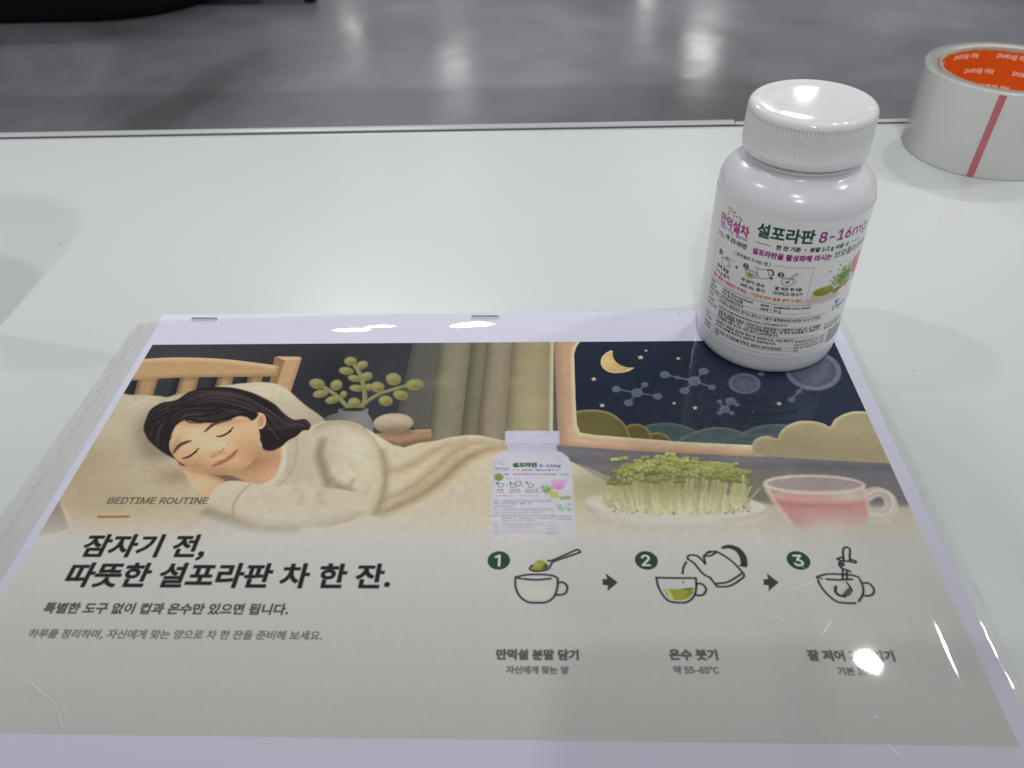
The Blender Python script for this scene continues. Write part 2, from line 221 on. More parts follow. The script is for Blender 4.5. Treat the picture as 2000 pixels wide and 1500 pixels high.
46041:(0.92,[[120,93,92,90,74,81,68,66,74,51,92,41,120,38,149,41,167,51,173,66,167,81,149,90],[120,82,141,80,154,75,159,66,154,57,141,51,120,49,100,51,87,57,82,66,87,75,100,80],[69,184,69,133,114,133,114,116,51,116,51,104,190,104,190,116,127,116,127,133,174,133,174,145,82,145,82,173,173,173,173,184]]),
46108:(0.92,[[163,191,163,76,177,76,177,191],[54,96,101,97,151,101,150,112,109,109,109,130,140,130,140,141,80,141,80,170,138,170,138,182,65,182,65,130,95,130,95,108,52,107],[77,84,77,41,182,41,182,53,91,53,91,84]]),
46121:(0.92,[[163,191,163,103,177,103,177,191],[76,96,76,40,177,40,177,96,163,96,163,80,90,80,90,96],[90,69,163,69,163,51,90,51],[65,184,65,135,95,135,95,119,52,118,54,107,100,108,151,113,150,123,109,119,109,135,139,135,139,147,79,147,79,172,138,172,138,184]]),
46244:(0.92,[[163,191,163,38,177,38,177,191],[52,96,95,97,95,42,109,42,109,97,153,101,152,112,100,108,50,108],[65,183,65,127,141,127,141,139,79,139,79,172,139,172,139,183]]),
46300:(0.92,[[51,70,51,59,190,59,190,70],[69,177,69,106,174,106,174,118,83,118,83,166,173,166,173,177]]),
46308:(0.92,[[51,127,51,116,190,116,190,127],[70,186,70,140,173,140,173,151,83,151,83,175,172,175,172,186],[68,51,68,40,177,40,177,51,82,51,82,66,172,66,172,103,68,103,68,91,158,91,158,77,68,77]]),
46384:(0.92,[[158,192,158,38,172,38,172,119,194,119,194,131,172,131,172,192],[55,175,55,78,62,78,78,78,97,81,96,93,82,91,70,90,70,164,94,164,94,175],[103,175,103,78,110,78,131,79,150,82,148,93,133,91,117,90,117,164,144,164,144,175]]),
46608:(0.92,[[124,177,124,109,180,109,180,121,138,121,138,166,178,166,178,177],[113,101,113,69,51,69,51,57,190,57,190,69,127,69,127,101],[63,121,63,109,72,109,94,110,118,113,116,125,96,122,77,121,77,165,115,165,115,177,63,177]]),
46907:(0.92,[[51,118,51,106,190,106,190,118],[125,184,125,132,178,132,178,143,139,143,139,173,176,173,176,184],[64,143,64,132,73,132,96,133,120,136,118,148,98,144,78,143,78,173,116,173,116,184,64,184],[113,94,113,89,106,71,88,57,62,50,67,38,89,45,108,55,121,70,133,55,152,45,174,38,179,50,153,57,135,71,128,89,128,94]]),
46972:(0.92,[[155,192,155,38,169,38,169,119,194,119,194,131,169,131,169,192],[57,177,57,166,112,166,112,134,57,134,57,75,70,75,108,76,143,80,142,92,108,88,71,87,71,122,126,122,126,177]]),
47000:(0.92,[[56,175,56,163,100,163,100,132,56,132,56,74,66,74,94,75,124,79,123,90,95,87,70,86,70,121,113,121,113,175],[133,188,133,46,146,46,146,119,168,119,168,38,181,38,181,192,168,192,168,131,146,131,146,188]]),
47049:(0.92,[[121,94,94,91,77,81,71,66,77,51,94,41,121,38,148,41,166,51,172,66,166,81,148,91],[121,83,141,81,154,75,158,66,154,57,141,51,121,49,101,51,89,57,84,66,89,75,101,81],[156,191,156,98,170,98,170,123,193,123,193,135,170,135,170,156,193,156,193,168,170,168,170,191],[57,182,57,171,113,171,113,151,58,151,58,107,70,107,108,108,143,113,141,124,108,120,72,119,72,140,126,140,126,182]]),
47112:(0.92,[[168,192,168,38,181,38,181,192],[56,175,56,163,97,163,97,133,56,133,56,76,66,76,95,76,125,80,123,92,96,88,70,87,70,121,111,121,111,175],[137,188,137,136,118,136,118,125,137,125,137,46,150,46,150,188]]),
47196:(0.92,[[68,109,68,97,113,97,113,69,51,69,51,57,190,57,190,69,127,69,127,97,177,97,177,109,82,109,82,134,173,134,173,180,68,180,68,169,159,169,159,145,68,145]]),
47308:(0.92,[[68,109,68,97,90,97,90,69,51,69,51,57,190,57,190,69,153,69,153,97,177,97,177,109,82,109,82,134,173,134,173,180,68,180,68,169,159,169,159,145,68,145],[104,69,104,97,139,97,139,69]]),
47336:(0.92,[[68,126,68,114,177,114,177,126,82,126,82,145,173,145,173,185,67,185,67,174,159,174,159,156,68,156],[51,98,51,87,113,87,113,38,127,38,127,87,190,87,190,98]]),
47476:(0.92,[[51,69,51,57,190,57,190,69],[68,108,68,97,177,97,177,108,82,108,82,133,173,133,173,180,68,180,68,168,159,168,159,144,68,144]]),
47484:(0.92,[[51,120,51,109,190,109,190,120],[68,50,68,40,178,40,178,50,82,50,82,64,173,64,173,97,67,97,67,87,159,87,159,74,68,74],[69,142,69,132,175,132,175,142,83,142,83,155,172,155,172,187,69,187,69,177,158,177,158,165,69,165]]),
47532:(0.92,[[163,192,163,38,177,38,177,192],[60,177,60,166,116,166,116,134,60,134,60,75,73,75,111,76,150,80,149,92,111,88,74,87,74,122,131,122,131,177]]),
47549:(0.92,[[163,191,163,107,177,107,177,191],[78,99,78,40,177,40,177,99,163,99,163,81,92,81,92,99],[92,70,163,70,163,51,92,51],[59,184,59,173,115,173,115,153,59,153,59,110,71,110,110,111,146,115,144,127,110,123,73,122,73,142,128,142,128,184]]),
47560:(0.92,[[57,176,57,77,128,77,128,176],[114,165,114,88,71,88,71,165],[155,192,155,38,169,38,169,118,194,118,194,130,169,130,169,192]]),
47564:(0.92,[[57,178,57,107,128,107,128,178],[114,166,114,118,71,118,71,166],[156,192,156,79,170,79,170,133,193,133,193,145,170,145,170,192],[75,90,75,41,177,41,177,53,89,53,89,90]]),
47568:(0.92,[[57,183,57,121,128,121,128,183],[114,172,114,133,71,133,71,172],[156,192,156,113,170,113,170,147,193,147,193,158,170,158,170,192],[73,51,73,40,176,40,176,51,87,51,87,68,170,68,170,106,73,106,73,95,156,95,156,79,73,79]]),
47582:(0.92,[[57,181,57,115,128,115,128,181],[114,170,114,127,71,127,71,170],[156,192,156,104,170,104,170,143,193,143,193,155,170,155,170,192],[72,95,72,83,115,83,107,68,90,56,66,49,72,38,93,44,111,55,123,68,135,55,152,44,174,38,179,49,155,56,138,68,130,83,173,83,173,95]]),
47673:(0.92,[[75,92,75,81,163,81,163,38,177,38,177,92],[114,169,114,123,72,123,72,169],[58,180,58,111,128,111,128,141,163,141,163,101,177,101,177,192,163,192,163,153,128,153,128,180]]),
47728:(0.92,[[113,165,113,88,71,88,71,165],[127,143,164,143,164,112,127,112],[164,192,164,155,127,155,127,176,57,176,57,77,127,77,127,101,164,101,164,38,177,38,177,192]]),
47732:(0.92,[[114,167,114,117,72,117,72,167],[128,153,163,153,163,132,128,132],[163,191,163,165,128,165,128,178,58,178,58,106,128,106,128,120,163,120,163,79,177,79,177,191],[79,89,79,41,181,41,181,53,93,53,93,89]]),
47749:(0.92,[[114,168,114,123,72,123,72,168],[127,96,99,93,82,83,76,67,82,51,99,41,127,38,154,41,172,51,178,67,172,83,154,93],[127,85,147,83,160,77,164,67,160,57,147,51,127,49,107,51,94,57,90,67,94,77,107,83],[163,155,163,136,128,136,128,155],[58,180,58,112,128,112,128,125,163,125,163,101,177,101,177,192,163,192,163,167,128,167,128,180]]),
47785:(0.92,[[158,174,158,144,83,144,83,174],[66,86,66,75,159,75,159,38,173,38,173,86],[51,114,51,102,190,102,190,114,127,114,127,133,172,133,172,185,69,185,69,133,113,133,113,114]]),
47928:(0.92,[[69,184,69,130,172,130,172,184],[158,173,158,142,83,142,83,173],[51,113,51,101,115,101,115,70,129,70,129,101,190,101,190,113],[69,85,69,41,175,41,175,53,83,53,83,85]]),
47932:(0.92,[[69,186,69,140,172,140,172,186],[158,175,158,151,83,151,83,175],[68,50,68,39,177,39,177,50,82,50,82,66,172,66,172,100,127,100,127,115,190,115,190,127,51,127,51,115,113,115,113,100,68,100,68,90,158,90,158,76,68,76]]),
48141:(0.92,[[59,180,59,113,131,113,131,180],[117,169,117,125,73,125,73,169],[163,191,163,100,177,100,177,191],[126,97,99,93,81,83,75,67,81,52,99,42,126,38,154,42,171,52,178,67,171,83,154,93],[126,86,146,84,159,77,164,67,159,58,146,51,126,49,106,51,93,58,89,67,93,77,106,84]]),
48143:(0.92,[[59,182,59,119,131,119,131,182],[117,170,117,130,73,130,73,170],[163,192,163,103,177,103,177,192],[121,108,121,93,76,93,76,82,121,82,114,67,95,56,70,49,75,38,97,44,115,53,128,66,141,53,159,44,181,38,186,49,161,56,143,68,135,82,181,82,181,93,135,93,135,108]]),
48152:(0.92,[[57,180,57,104,129,104,129,180,115,180,115,155,71,155,71,180],[71,144,115,144,115,116,71,116],[156,191,156,79,170,79,170,133,193,133,193,145,170,145,170,191],[75,89,75,41,177,41,177,53,89,53,89,89]]),
48155:(0.92,[[57,183,57,111,129,111,129,183,115,183,115,159,71,159,71,183],[71,148,115,148,115,123,71,123],[156,192,156,102,170,102,170,143,193,143,193,155,170,155,170,192],[74,51,74,40,174,40,174,51,88,51,88,82,172,82,172,93,74,93]]),
48169:(0.92,[[121,95,94,92,77,82,71,67,77,51,94,41,121,38,148,41,166,51,172,67,166,82,148,92],[121,84,141,82,154,76,158,67,154,57,141,51,121,49,102,51,89,57,85,67,89,76,102,82],[57,182,57,111,129,111,129,182,115,182,115,159,71,159,71,182],[71,148,115,148,115,122,71,122],[156,192,156,99,170,99,170,141,193,141,193,153,170,153,170,192]]),
48177:(0.92,[[58,182,58,110,117,110,117,182,104,182,104,157,71,157,71,182],[71,146,104,146,104,121,71,121],[78,90,78,78,167,78,167,38,181,38,181,90],[134,189,134,100,147,100,147,140,167,140,167,99,181,99,181,191,167,191,167,152,147,152,147,189]]),
48264:(0.92,[[73,143,114,143,114,115,73,115],[58,181,58,104,128,104,128,137,163,137,163,78,177,78,177,191,163,191,163,148,128,148,128,181,114,181,114,154,73,154,73,181],[79,89,79,41,181,41,181,53,93,53,93,89]]),
48277:(0.92,[[73,149,114,149,114,125,73,125],[79,100,79,40,177,40,177,100,163,100,163,82,93,82,93,100],[93,70,163,70,163,52,93,52],[163,192,163,154,128,154,128,184,114,184,114,160,73,160,73,184,58,184,58,113,128,113,128,142,163,142,163,108,177,108,177,192]]),
48320:(0.92,[[73,143,114,143,114,115,73,115],[163,152,163,130,128,130,128,152],[58,181,58,104,128,104,128,119,163,119,163,78,177,78,177,191,163,191,163,163,128,163,128,181,114,181,114,154,73,154,73,181],[79,89,79,41,181,41,181,53,93,53,93,89]]),
48324:(0.92,[[73,151,114,151,114,129,73,129],[163,159,163,142,128,142,128,159],[58,184,58,117,128,117,128,131,163,131,163,111,177,111,177,192,163,192,163,170,128,170,128,184,114,184,114,163,73,163,73,184],[79,51,79,40,183,40,183,51,93,51,93,67,177,67,177,104,78,104,78,93,163,93,163,78,79,78]]),
48372:(0.92,[[81,142,160,142,160,114,81,114],[67,181,67,102,113,102,113,69,51,69,51,57,190,57,190,69,127,69,127,102,174,102,174,181,160,181,160,153,81,153,81,181]]),
48376:(0.92,[[83,155,158,155,158,135,83,135],[51,108,51,96,190,96,190,108,127,108,127,124,172,124,172,185,158,185,158,166,83,166,83,185,69,185,69,124,113,124,113,108],[69,84,69,41,174,41,174,53,83,53,83,84]]),
48512:(0.92,[[69,185,69,119,173,119,173,185,158,185,158,164,82,164,82,185],[82,153,158,153,158,130,82,130],[51,100,51,89,113,89,113,38,127,38,127,89,190,89,190,100]]),
48516:(0.92,[[69,187,69,125,172,125,172,187,158,187,158,167,83,167,83,187],[83,156,158,156,158,137,83,137],[51,110,51,99,115,99,115,69,129,69,129,99,190,99,190,110],[69,83,69,41,175,41,175,53,82,53,82,83]]),
48520:(0.92,[[69,189,69,138,172,138,172,189,158,189,158,175,83,175,83,189],[83,164,158,164,158,149,83,149],[68,50,68,39,177,39,177,50,82,50,82,65,172,65,172,100,127,100,127,114,190,114,190,126,51,126,51,114,113,114,113,100,68,100,68,89,158,89,158,75,68,75]]),
48531:(0.92,[[69,189,69,134,172,134,172,189,158,189,158,173,83,173,83,189],[83,162,158,162,158,145,83,145],[51,119,51,108,113,108,113,91,127,91,127,108,190,108,190,119],[113,84,113,80,106,66,87,55,61,49,66,38,88,43,107,52,120,64,133,52,152,43,175,38,179,49,153,55,135,66,127,80,127,84]]),
48652:(0.92,[[51,70,51,58,190,58,190,70],[67,181,67,100,174,100,174,181,160,181,160,152,81,152,81,181],[81,141,160,141,160,112,81,112]]),
48708:(0.92,[[163,192,163,38,177,38,177,192],[60,178,60,75,132,75,132,178,118,178,118,138,74,138,74,178],[74,127,118,127,118,86,74,86]]),
49324:(0.92,[[89,178,89,151,83,123,69,99,49,82,57,71,74,83,87,100,96,122,105,102,117,85,133,74,142,85,122,101,108,124,103,151,103,178],[155,192,155,38,169,38,169,117,194,117,194,129,169,129,169,192]]),
49328:(0.92,[[89,182,89,163,84,141,71,123,50,110,58,99,75,108,87,122,96,138,105,123,118,111,133,103,141,114,121,126,108,143,103,163,103,182],[156,192,156,78,170,78,170,133,193,133,193,144,170,144,170,192],[75,89,75,41,177,41,177,53,89,53,89,89]]),
49345:(0.92,[[121,94,94,91,77,81,71,66,77,51,94,41,121,38,148,41,166,51,172,66,166,81,148,91],[121,83,141,81,154,75,158,66,154,57,141,51,121,49,102,51,89,57,85,66,89,75,102,81],[88,184,88,168,84,146,70,127,50,115,58,104,74,113,87,126,96,143,104,128,117,116,132,108,140,119,120,130,107,147,102,167,102,184],[156,192,156,98,170,98,170,140,193,140,193,152,170,152,170,192]]),
49352:(0.92,[[83,177,83,148,79,122,68,98,49,81,58,71,72,83,83,98,90,117,97,100,107,86,121,75,129,86,112,102,101,124,97,149,97,177],[134,188,134,46,148,46,148,118,168,118,168,38,182,38,182,192,168,192,168,130,148,130,148,188]]),
49436:(0.92,[[164,192,164,139,128,139,128,128,164,128,164,38,177,38,177,192],[91,178,91,151,85,123,71,98,51,82,60,70,76,83,89,100,98,122,107,101,120,85,136,73,144,84,124,100,110,124,105,151,105,178]]),
49440:(0.92,[[163,191,163,155,130,155,130,144,163,144,163,76,177,76,177,191],[90,182,90,163,85,141,71,122,51,110,59,98,75,108,88,122,97,139,105,123,118,111,133,102,141,113,121,125,108,142,104,163,104,182],[79,89,79,41,181,41,181,53,93,53,93,89]]),
49444:(0.92,[[163,192,163,164,130,164,130,152,163,152,163,112,177,112,177,192],[79,51,79,40,183,40,183,51,93,51,93,67,177,67,177,104,79,104,79,93,164,93,164,78,79,78],[89,187,89,172,85,151,71,134,51,123,58,112,75,120,88,133,97,149,105,135,118,123,133,115,141,126,121,137,108,153,103,172,103,187]]),
49453:(0.92,[[79,100,79,40,177,40,177,100,163,100,163,81,93,81,93,100],[93,70,163,70,163,51,93,51],[130,162,130,151,163,151,163,107,177,107,177,192,163,192,163,162],[89,186,89,170,85,149,71,131,51,119,58,108,75,117,88,130,96,146,105,131,118,120,133,112,141,123,121,133,108,149,103,169,103,186]]),
49457:(0.92,[[127,96,99,93,82,83,76,67,82,51,99,41,127,38,154,41,172,51,178,67,172,83,154,93],[127,85,147,83,160,77,164,67,160,57,147,51,127,49,107,51,94,57,90,67,94,77,107,83],[90,183,90,167,85,145,71,127,51,115,58,103,75,112,88,126,97,142,106,128,118,116,134,108,141,119,122,130,108,147,104,168,104,183],[130,159,130,147,163,147,163,101,177,101,177,192,163,192,163,159]]),
49464:(0.92,[[168,192,168,38,182,38,182,192],[137,188,137,137,112,137,112,125,137,125,137,46,150,46,150,188],[83,177,83,148,79,122,67,98,49,81,58,71,72,83,83,99,90,118,97,100,107,85,120,74,128,85,111,102,100,124,97,148,97,177]]),
49548:(0.92,[[113,107,113,69,51,69,51,58,190,58,190,69,127,69,127,107],[113,181,113,169,104,146,83,127,56,117,63,105,86,113,106,128,120,148,134,128,154,113,178,105,184,117,157,127,136,146,127,169,127,181]]),
49688:(0.92,[[113,186,113,177,105,157,85,142,58,133,64,122,87,129,107,141,121,158,134,141,154,129,177,122,183,133,156,142,136,157,128,177,128,186],[51,105,51,93,113,93,113,38,127,38,127,93,190,93,190,105]]),
49845:(0.92,[[69,99,69,40,172,40,172,99,158,99,158,82,82,82,82,99],[82,71,158,71,158,51,82,51],[51,122,51,110,190,110,190,122],[113,190,113,183,105,165,85,151,59,143,64,132,87,139,107,150,121,165,134,150,154,139,177,132,182,143,156,151,136,165,128,183,128,190]]),
49884:(0.92,[[163,192,163,38,177,38,177,192],[91,178,91,151,86,122,71,98,50,81,59,70,76,82,89,100,99,121,108,101,122,84,138,73,147,84,126,100,111,123,106,151,106,178]]),
49885:(0.92,[[74,91,74,80,163,80,163,38,177,38,177,91],[163,192,163,99,177,99,177,192],[91,184,91,169,86,147,73,129,52,117,60,105,76,115,89,128,98,145,107,129,120,117,137,108,144,119,124,131,110,148,105,169,105,184]]),
49888:(0.92,[[163,191,163,79,177,79,177,191],[78,89,78,41,182,41,182,53,92,53,92,89],[91,183,91,167,86,144,73,125,53,112,60,101,76,111,89,124,98,142,107,126,120,113,136,104,143,115,123,127,110,145,105,167,105,183]]),
49892:(0.92,[[163,192,163,112,177,112,177,192],[78,51,78,39,182,39,182,51,92,51,92,67,177,67,177,104,78,104,78,93,163,93,163,78,78,78],[91,187,91,175,86,154,72,136,52,125,59,113,76,122,89,135,98,151,107,136,121,124,137,116,144,127,124,138,110,155,105,175,105,187]]),
49901:(0.92,[[163,192,163,109,177,109,177,192],[78,101,78,40,177,40,177,101,163,101,163,83,92,83,92,101],[92,72,163,72,163,51,92,51],[91,186,91,172,86,151,72,133,52,122,59,110,76,119,89,132,98,148,107,133,121,122,137,113,144,124,124,135,110,152,105,172,105,186]]),
49913:(0.92,[[71,93,71,82,159,82,159,38,173,38,173,93],[116,182,116,167,114,153,110,138,101,124,92,138,88,153,87,167,87,182,73,182,73,167,71,150,64,133,50,120,57,109,72,123,80,141,88,122,101,108,115,122,123,140,131,122,145,109,153,120,139,133,131,149,129,167,129,182],[159,192,159,101,173,101,173,140,193,140,193,152,173,152,173,192]]),
50508:(0.92,[[93,186,73,182,59,170,54,152,59,134,73,122,93,118,114,122,128,134,133,152,128,170,114,182],[93,174,107,172,116,164,120,152,116,140,107,132,93,129,80,132,71,140,67,152,71,164,80,172],[156,192,156,113,170,113,170,147,193,147,193,158,170,158,170,192],[73,51,73,40,176,40,176,51,87,51,87,68,170,68,170,106,73,106,73,95,156,95,156,79,73,79]]),
50521:(0.92,[[94,182,73,178,59,165,54,146,59,127,73,115,94,110,115,115,129,127,134,146,129,165,115,178],[94,171,108,167,117,159,120,146,117,133,108,125,94,122,80,125,71,133,67,146,71,159,80,167],[121,96,94,92,77,82,71,67,77,51,94,42,121,38,148,42,166,51,172,67,166,82,148,92],[121,84,141,82,154,76,158,67,154,57,141,52,121,49,102,52,89,57,85,67,89,76,102,82],[156,192,156,100,170,100,170,141,193,141,193,153,170,153,170,192]]),
50557:(0.92,[[70,93,70,81,156,81,156,38,170,38,170,93],[94,182,73,178,59,165,54,146,59,127,73,114,94,110,115,114,129,127,134,146,129,165,115,178],[94,170,108,167,117,159,120,146,117,133,108,125,94,122,80,125,71,133,67,146,71,159,80,167],[156,192,156,100,170,100,170,123,193,123,193,135,170,135,170,156,193,156,193,168,170,168,170,192]]),
50577:(0.92,[[94,182,73,178,59,165,54,146,59,127,73,115,94,110,115,115,129,127,134,146,129,165,115,178],[94,171,108,167,117,159,120,146,117,133,108,125,94,122,80,125,71,133,67,146,71,159,80,167],[121,96,94,92,77,82,71,67,77,51,94,42,121,38,148,42,166,51,172,67,166,82,148,92],[121,84,141,82,154,76,158,67,154,57,141,52,121,49,102,52,89,57,85,67,89,76,102,82],[156,192,156,100,170,100,170,124,193,124,193,136,170,136,170,157,193,157,193,169,170,169,170,192]]),
50612:(0.92,[[92,167,105,162,114,148,117,126,114,104,105,90,92,85,79,90,70,104,67,126,70,148,79,162],[164,192,164,133,130,133,124,158,111,174,92,180,72,173,59,155,54,126,59,98,72,79,92,72,111,78,124,95,130,122,164,122,164,38,177,38,177,192]]),
50630:(0.92,[[69,101,69,40,122,40,122,101,109,101,109,82,82,82,82,101],[82,72,109,72,109,51,82,51],[93,173,106,170,116,162,119,149,116,137,106,129,93,126,79,129,70,137,67,149,70,162,79,170],[151,102,151,89,148,74,139,60,124,49,131,39,148,51,158,67,165,56,174,46,186,39,193,49,178,59,169,73,165,89,165,102],[163,192,163,156,132,156,125,171,112,181,93,185,72,180,59,168,53,149,59,131,72,118,93,114,112,118,125,128,132,144,163,144,163,110,177,110,177,192]]),
50640:(0.92,[[168,192,168,38,182,38,182,192],[86,166,96,161,103,147,105,125,103,104,96,90,86,85,75,90,68,104,66,125,68,147,75,161],[86,179,68,172,57,154,53,125,57,97,68,78,86,72,102,77,114,94,118,120,138,120,138,46,151,46,151,188,138,188,138,132,118,132,113,157,102,173]]),
50668:(0.92,[[92,167,105,162,114,148,117,126,114,104,105,90,92,85,79,90,70,104,67,126,70,148,79,162],[128,146,164,146,164,109,129,109,130,126],[164,192,164,157,124,157,116,169,105,177,92,180,72,173,59,155,54,126,59,98,72,79,92,72,106,75,117,84,125,97,164,97,164,38,177,38,177,192]]),
50724:(0.92,[[120,170,142,167,157,156,163,141,157,126,142,116,120,112,99,116,84,126,78,141,84,156,99,167],[51,69,51,57,190,57,190,69,127,69,127,101,153,107,170,121,176,141,169,163,149,177,120,182,92,177,72,163,65,141,71,121,88,107,113,101,113,69]]),
50728:(0.92,[[120,176,141,173,155,167,160,156,155,146,141,139,120,137,99,139,86,146,81,156,86,167,99,173],[120,187,92,183,73,173,66,156,72,141,88,130,113,126,113,110,51,110,51,98,190,98,190,110,127,110,127,126,153,130,169,141,174,156,168,173,149,183],[69,86,69,41,174,41,174,53,83,53,83,86]]),
50752:(0.92,[[97,169,111,166,120,158,124,145,120,133,111,124,97,121,83,124,73,133,70,145,73,158,83,166],[51,71,97,72,146,77,145,87,104,84,104,110,121,116,133,128,138,145,132,164,118,177,97,182,76,177,61,164,56,145,60,128,72,116,90,110,90,83,49,83],[155,192,155,38,169,38,169,116,193,116,193,128,169,128,169,192]]),
50836:(0.92,[[120,171,142,167,157,157,163,142,157,127,142,117,120,114,98,117,84,127,78,142,84,157,98,167],[120,182,91,177,72,163,65,142,67,129,74,119,85,111,85,69,51,69,51,57,190,57,190,69,156,69,156,111,167,119,174,130,176,142,169,163,149,177],[99,69,99,105,120,103,142,105,142,69]]),
50857:(0.92,[[120,92,92,89,74,80,68,65,74,50,92,41,120,38,149,41,167,50,173,65,167,80,149,89],[120,82,141,80,154,74,159,65,154,56,141,51,120,49,100,51,87,56,82,65,87,74,100,80],[120,178,142,176,155,170,160,160,155,151,142,145,120,143,99,145,86,151,81,160,86,170,99,176],[120,189,92,185,73,176,66,160,69,151,75,143,85,137,85,116,51,116,51,104,190,104,190,116,156,116,156,137,166,143,172,151,174,160,168,176,149,185],[99,116,99,133,120,132,142,133,142,116]]),
50896:(0.92,[[100,185,80,182,67,173,62,158,67,144,80,135,100,132,120,135,133,144,138,158,133,173,120,182],[100,175,113,173,121,167,124,158,121,150,113,144,100,142,87,144,79,150,76,158,79,167,87,173],[52,109,95,109,95,80,109,80,109,110,150,115,149,125,98,121,50,120],[131,101,131,90,163,90,163,75,177,75,177,191,163,191,163,101],[72,86,72,41,181,41,181,53,86,53,86,86]]),
50948:(0.92,[[101,184,81,180,67,169,62,153,67,136,81,125,101,121,122,125,135,136,140,153,135,169,122,180],[101,173,115,170,124,163,127,153,124,142,115,135,101,133,88,135,79,142,76,153,79,163,88,170],[163,191,163,38,177,38,177,191],[53,96,95,97,95,42,109,42,109,98,131,100,153,103,152,114,99,109,51,108]]),
50976:(0.92,[[120,185,92,181,73,170,66,152,73,134,92,123,120,118,148,123,167,134,174,152,167,170,148,181],[120,174,141,171,155,164,160,152,155,140,141,133,120,130,100,133,86,140,81,152,86,164,100,171],[51,104,51,92,87,92,87,38,101,38,101,92,140,92,140,38,154,38,154,92,190,92,190,104]]),
51004:(0.92,[[120,182,92,176,72,162,65,139,72,117,92,102,120,97,149,102,169,117,176,139,169,162,149,176],[120,170,142,166,157,156,163,139,157,123,142,112,120,108,99,112,84,123,78,139,84,156,99,166],[51,70,51,58,190,58,190,70]]),
51008:(0.92,[[51,111,51,99,190,99,190,111],[120,186,92,183,73,172,66,156,73,139,92,129,120,125,149,129,168,139,174,156,168,172,149,183],[120,175,141,173,155,166,160,156,155,145,141,139,120,137,99,139,86,145,81,156,86,166,99,173],[69,86,69,41,174,41,174,53,83,53,83,86]]),
51012:(0.92,[[120,189,91,186,73,177,66,162,73,148,91,139,120,136,149,139,168,148,174,162,168,177,149,186],[120,178,142,176,155,171,160,162,155,154,142,148,120,146,99,148,86,154,81,162,86,171,99,176],[51,125,51,114,190,114,190,125],[68,50,68,39,177,39,177,50,82,50,82,66,172,66,172,101,68,101,68,90,158,90,158,76,68,76]]),
51032:(0.92,[[101,180,79,176,65,163,60,144,65,125,79,113,101,108,122,113,137,125,142,144,137,163,122,176],[101,168,115,165,125,157,128,144,125,132,115,123,101,120,87,123,77,132,73,144,77,157,87,165],[162,192,162,38,176,38,176,192],[54,71,101,72,153,78,152,88,100,84,52,83]]),
51060:(0.92,[[163,192,163,38,177,38,177,192],[96,180,75,173,62,155,57,126,62,98,75,79,96,72,116,79,130,98,135,126,130,155,116,173],[96,167,109,162,118,148,121,126,118,104,109,90,96,85,82,90,73,104,70,126,73,148,82,162]]),
51064:(0.92,[[163,191,163,79,177,79,177,191],[95,181,74,176,60,163,54,143,60,123,74,110,95,105,115,110,129,123,135,143,129,163,115,176],[95,168,108,165,117,156,121,143,117,130,108,121,95,117,81,121,72,130,68,143,72,156,81,165],[78,91,78,41,182,41,182,53,92,53,92,91]]),
51077:(0.92,[[163,192,163,109,177,109,177,192],[78,101,78,40,177,40,177,101,163,101,163,83,92,83,92,101],[92,72,163,72,163,51,92,51],[95,184,74,180,60,167,54,149,60,130,74,118,95,113,115,118,129,130,135,149,129,167,115,180],[95,172,108,169,117,161,121,149,117,136,108,128,95,125,81,128,72,136,68,149,72,161,81,169]]),
51080:(0.92,[[163,191,163,104,177,104,177,191],[95,183,74,178,60,165,54,147,60,128,74,115,95,111,115,115,129,128,135,147,129,165,115,178],[95,171,108,168,117,159,121,147,117,134,108,126,95,123,81,126,72,134,68,147,72,159,81,168],[146,97,146,89,144,76,136,63,124,52,112,62,105,75,103,89,103,97,89,97,89,89,86,74,75,60,58,50,65,40,79,47,89,57,96,68,102,56,112,46,125,39,137,46,147,57,153,69,160,57,170,47,184,40,191,50,174,60,164,73,160,89,160,97]]),
51088:(0.92,[[54,176,54,164,89,164,89,145,83,118,69,95,48,79,57,67,73,79,87,97,96,118,105,99,118,82,134,71,142,82,122,98,108,120,103,145,103,164,137,164,137,176],[155,192,155,38,169,38,169,118,194,118,194,130,169,130,169,192]]),
51092:(0.92,[[55,178,55,167,89,167,89,160,84,139,71,121,50,109,58,98,74,107,87,120,96,136,105,121,117,110,133,102,140,112,121,124,108,140,103,160,103,167,137,167,137,178],[156,192,156,79,170,79,170,133,193,133,193,144,170,144,170,192],[75,89,75,41,177,41,177,53,89,53,89,89]]),
51096:(0.92,[[54,183,54,172,89,172,89,167,84,148,70,132,50,122,57,111,74,119,87,131,96,146,105,133,118,122,134,115,141,126,121,136,108,150,103,167,103,172,137,172,137,183],[156,192,156,112,170,112,170,147,193,147,193,158,170,158,170,192],[73,50,73,39,176,39,176,50,87,50,87,68,170,68,170,105,73,105,73,94,156,94,156,78,73,78]]),
51104:(0.92,[[74,94,74,40,170,40,170,94],[156,83,156,51,88,51,88,83],[54,181,54,169,89,169,89,164,84,143,71,126,50,114,57,103,74,112,87,124,96,140,105,126,117,114,133,106,140,118,120,129,107,145,103,164,103,169,137,169,137,181],[156,192,156,101,170,101,170,142,193,142,193,153,170,153,170,192]]),
51109:(0.92,[[121,95,94,91,77,82,71,66,77,51,94,41,121,38,148,41,166,51,172,66,166,82,148,91],[121,83,141,81,154,76,158,66,154,57,141,51,121,49,102,51,89,57,85,66,89,76,102,81],[55,180,55,169,89,169,89,163,84,142,71,124,50,113,57,101,74,110,87,123,96,139,105,125,117,114,133,106,140,117,120,128,108,144,103,163,103,169,137,169,137,180],[156,192,156,99,170,99,170,141,193,141,193,152,170,152,170,192]]),
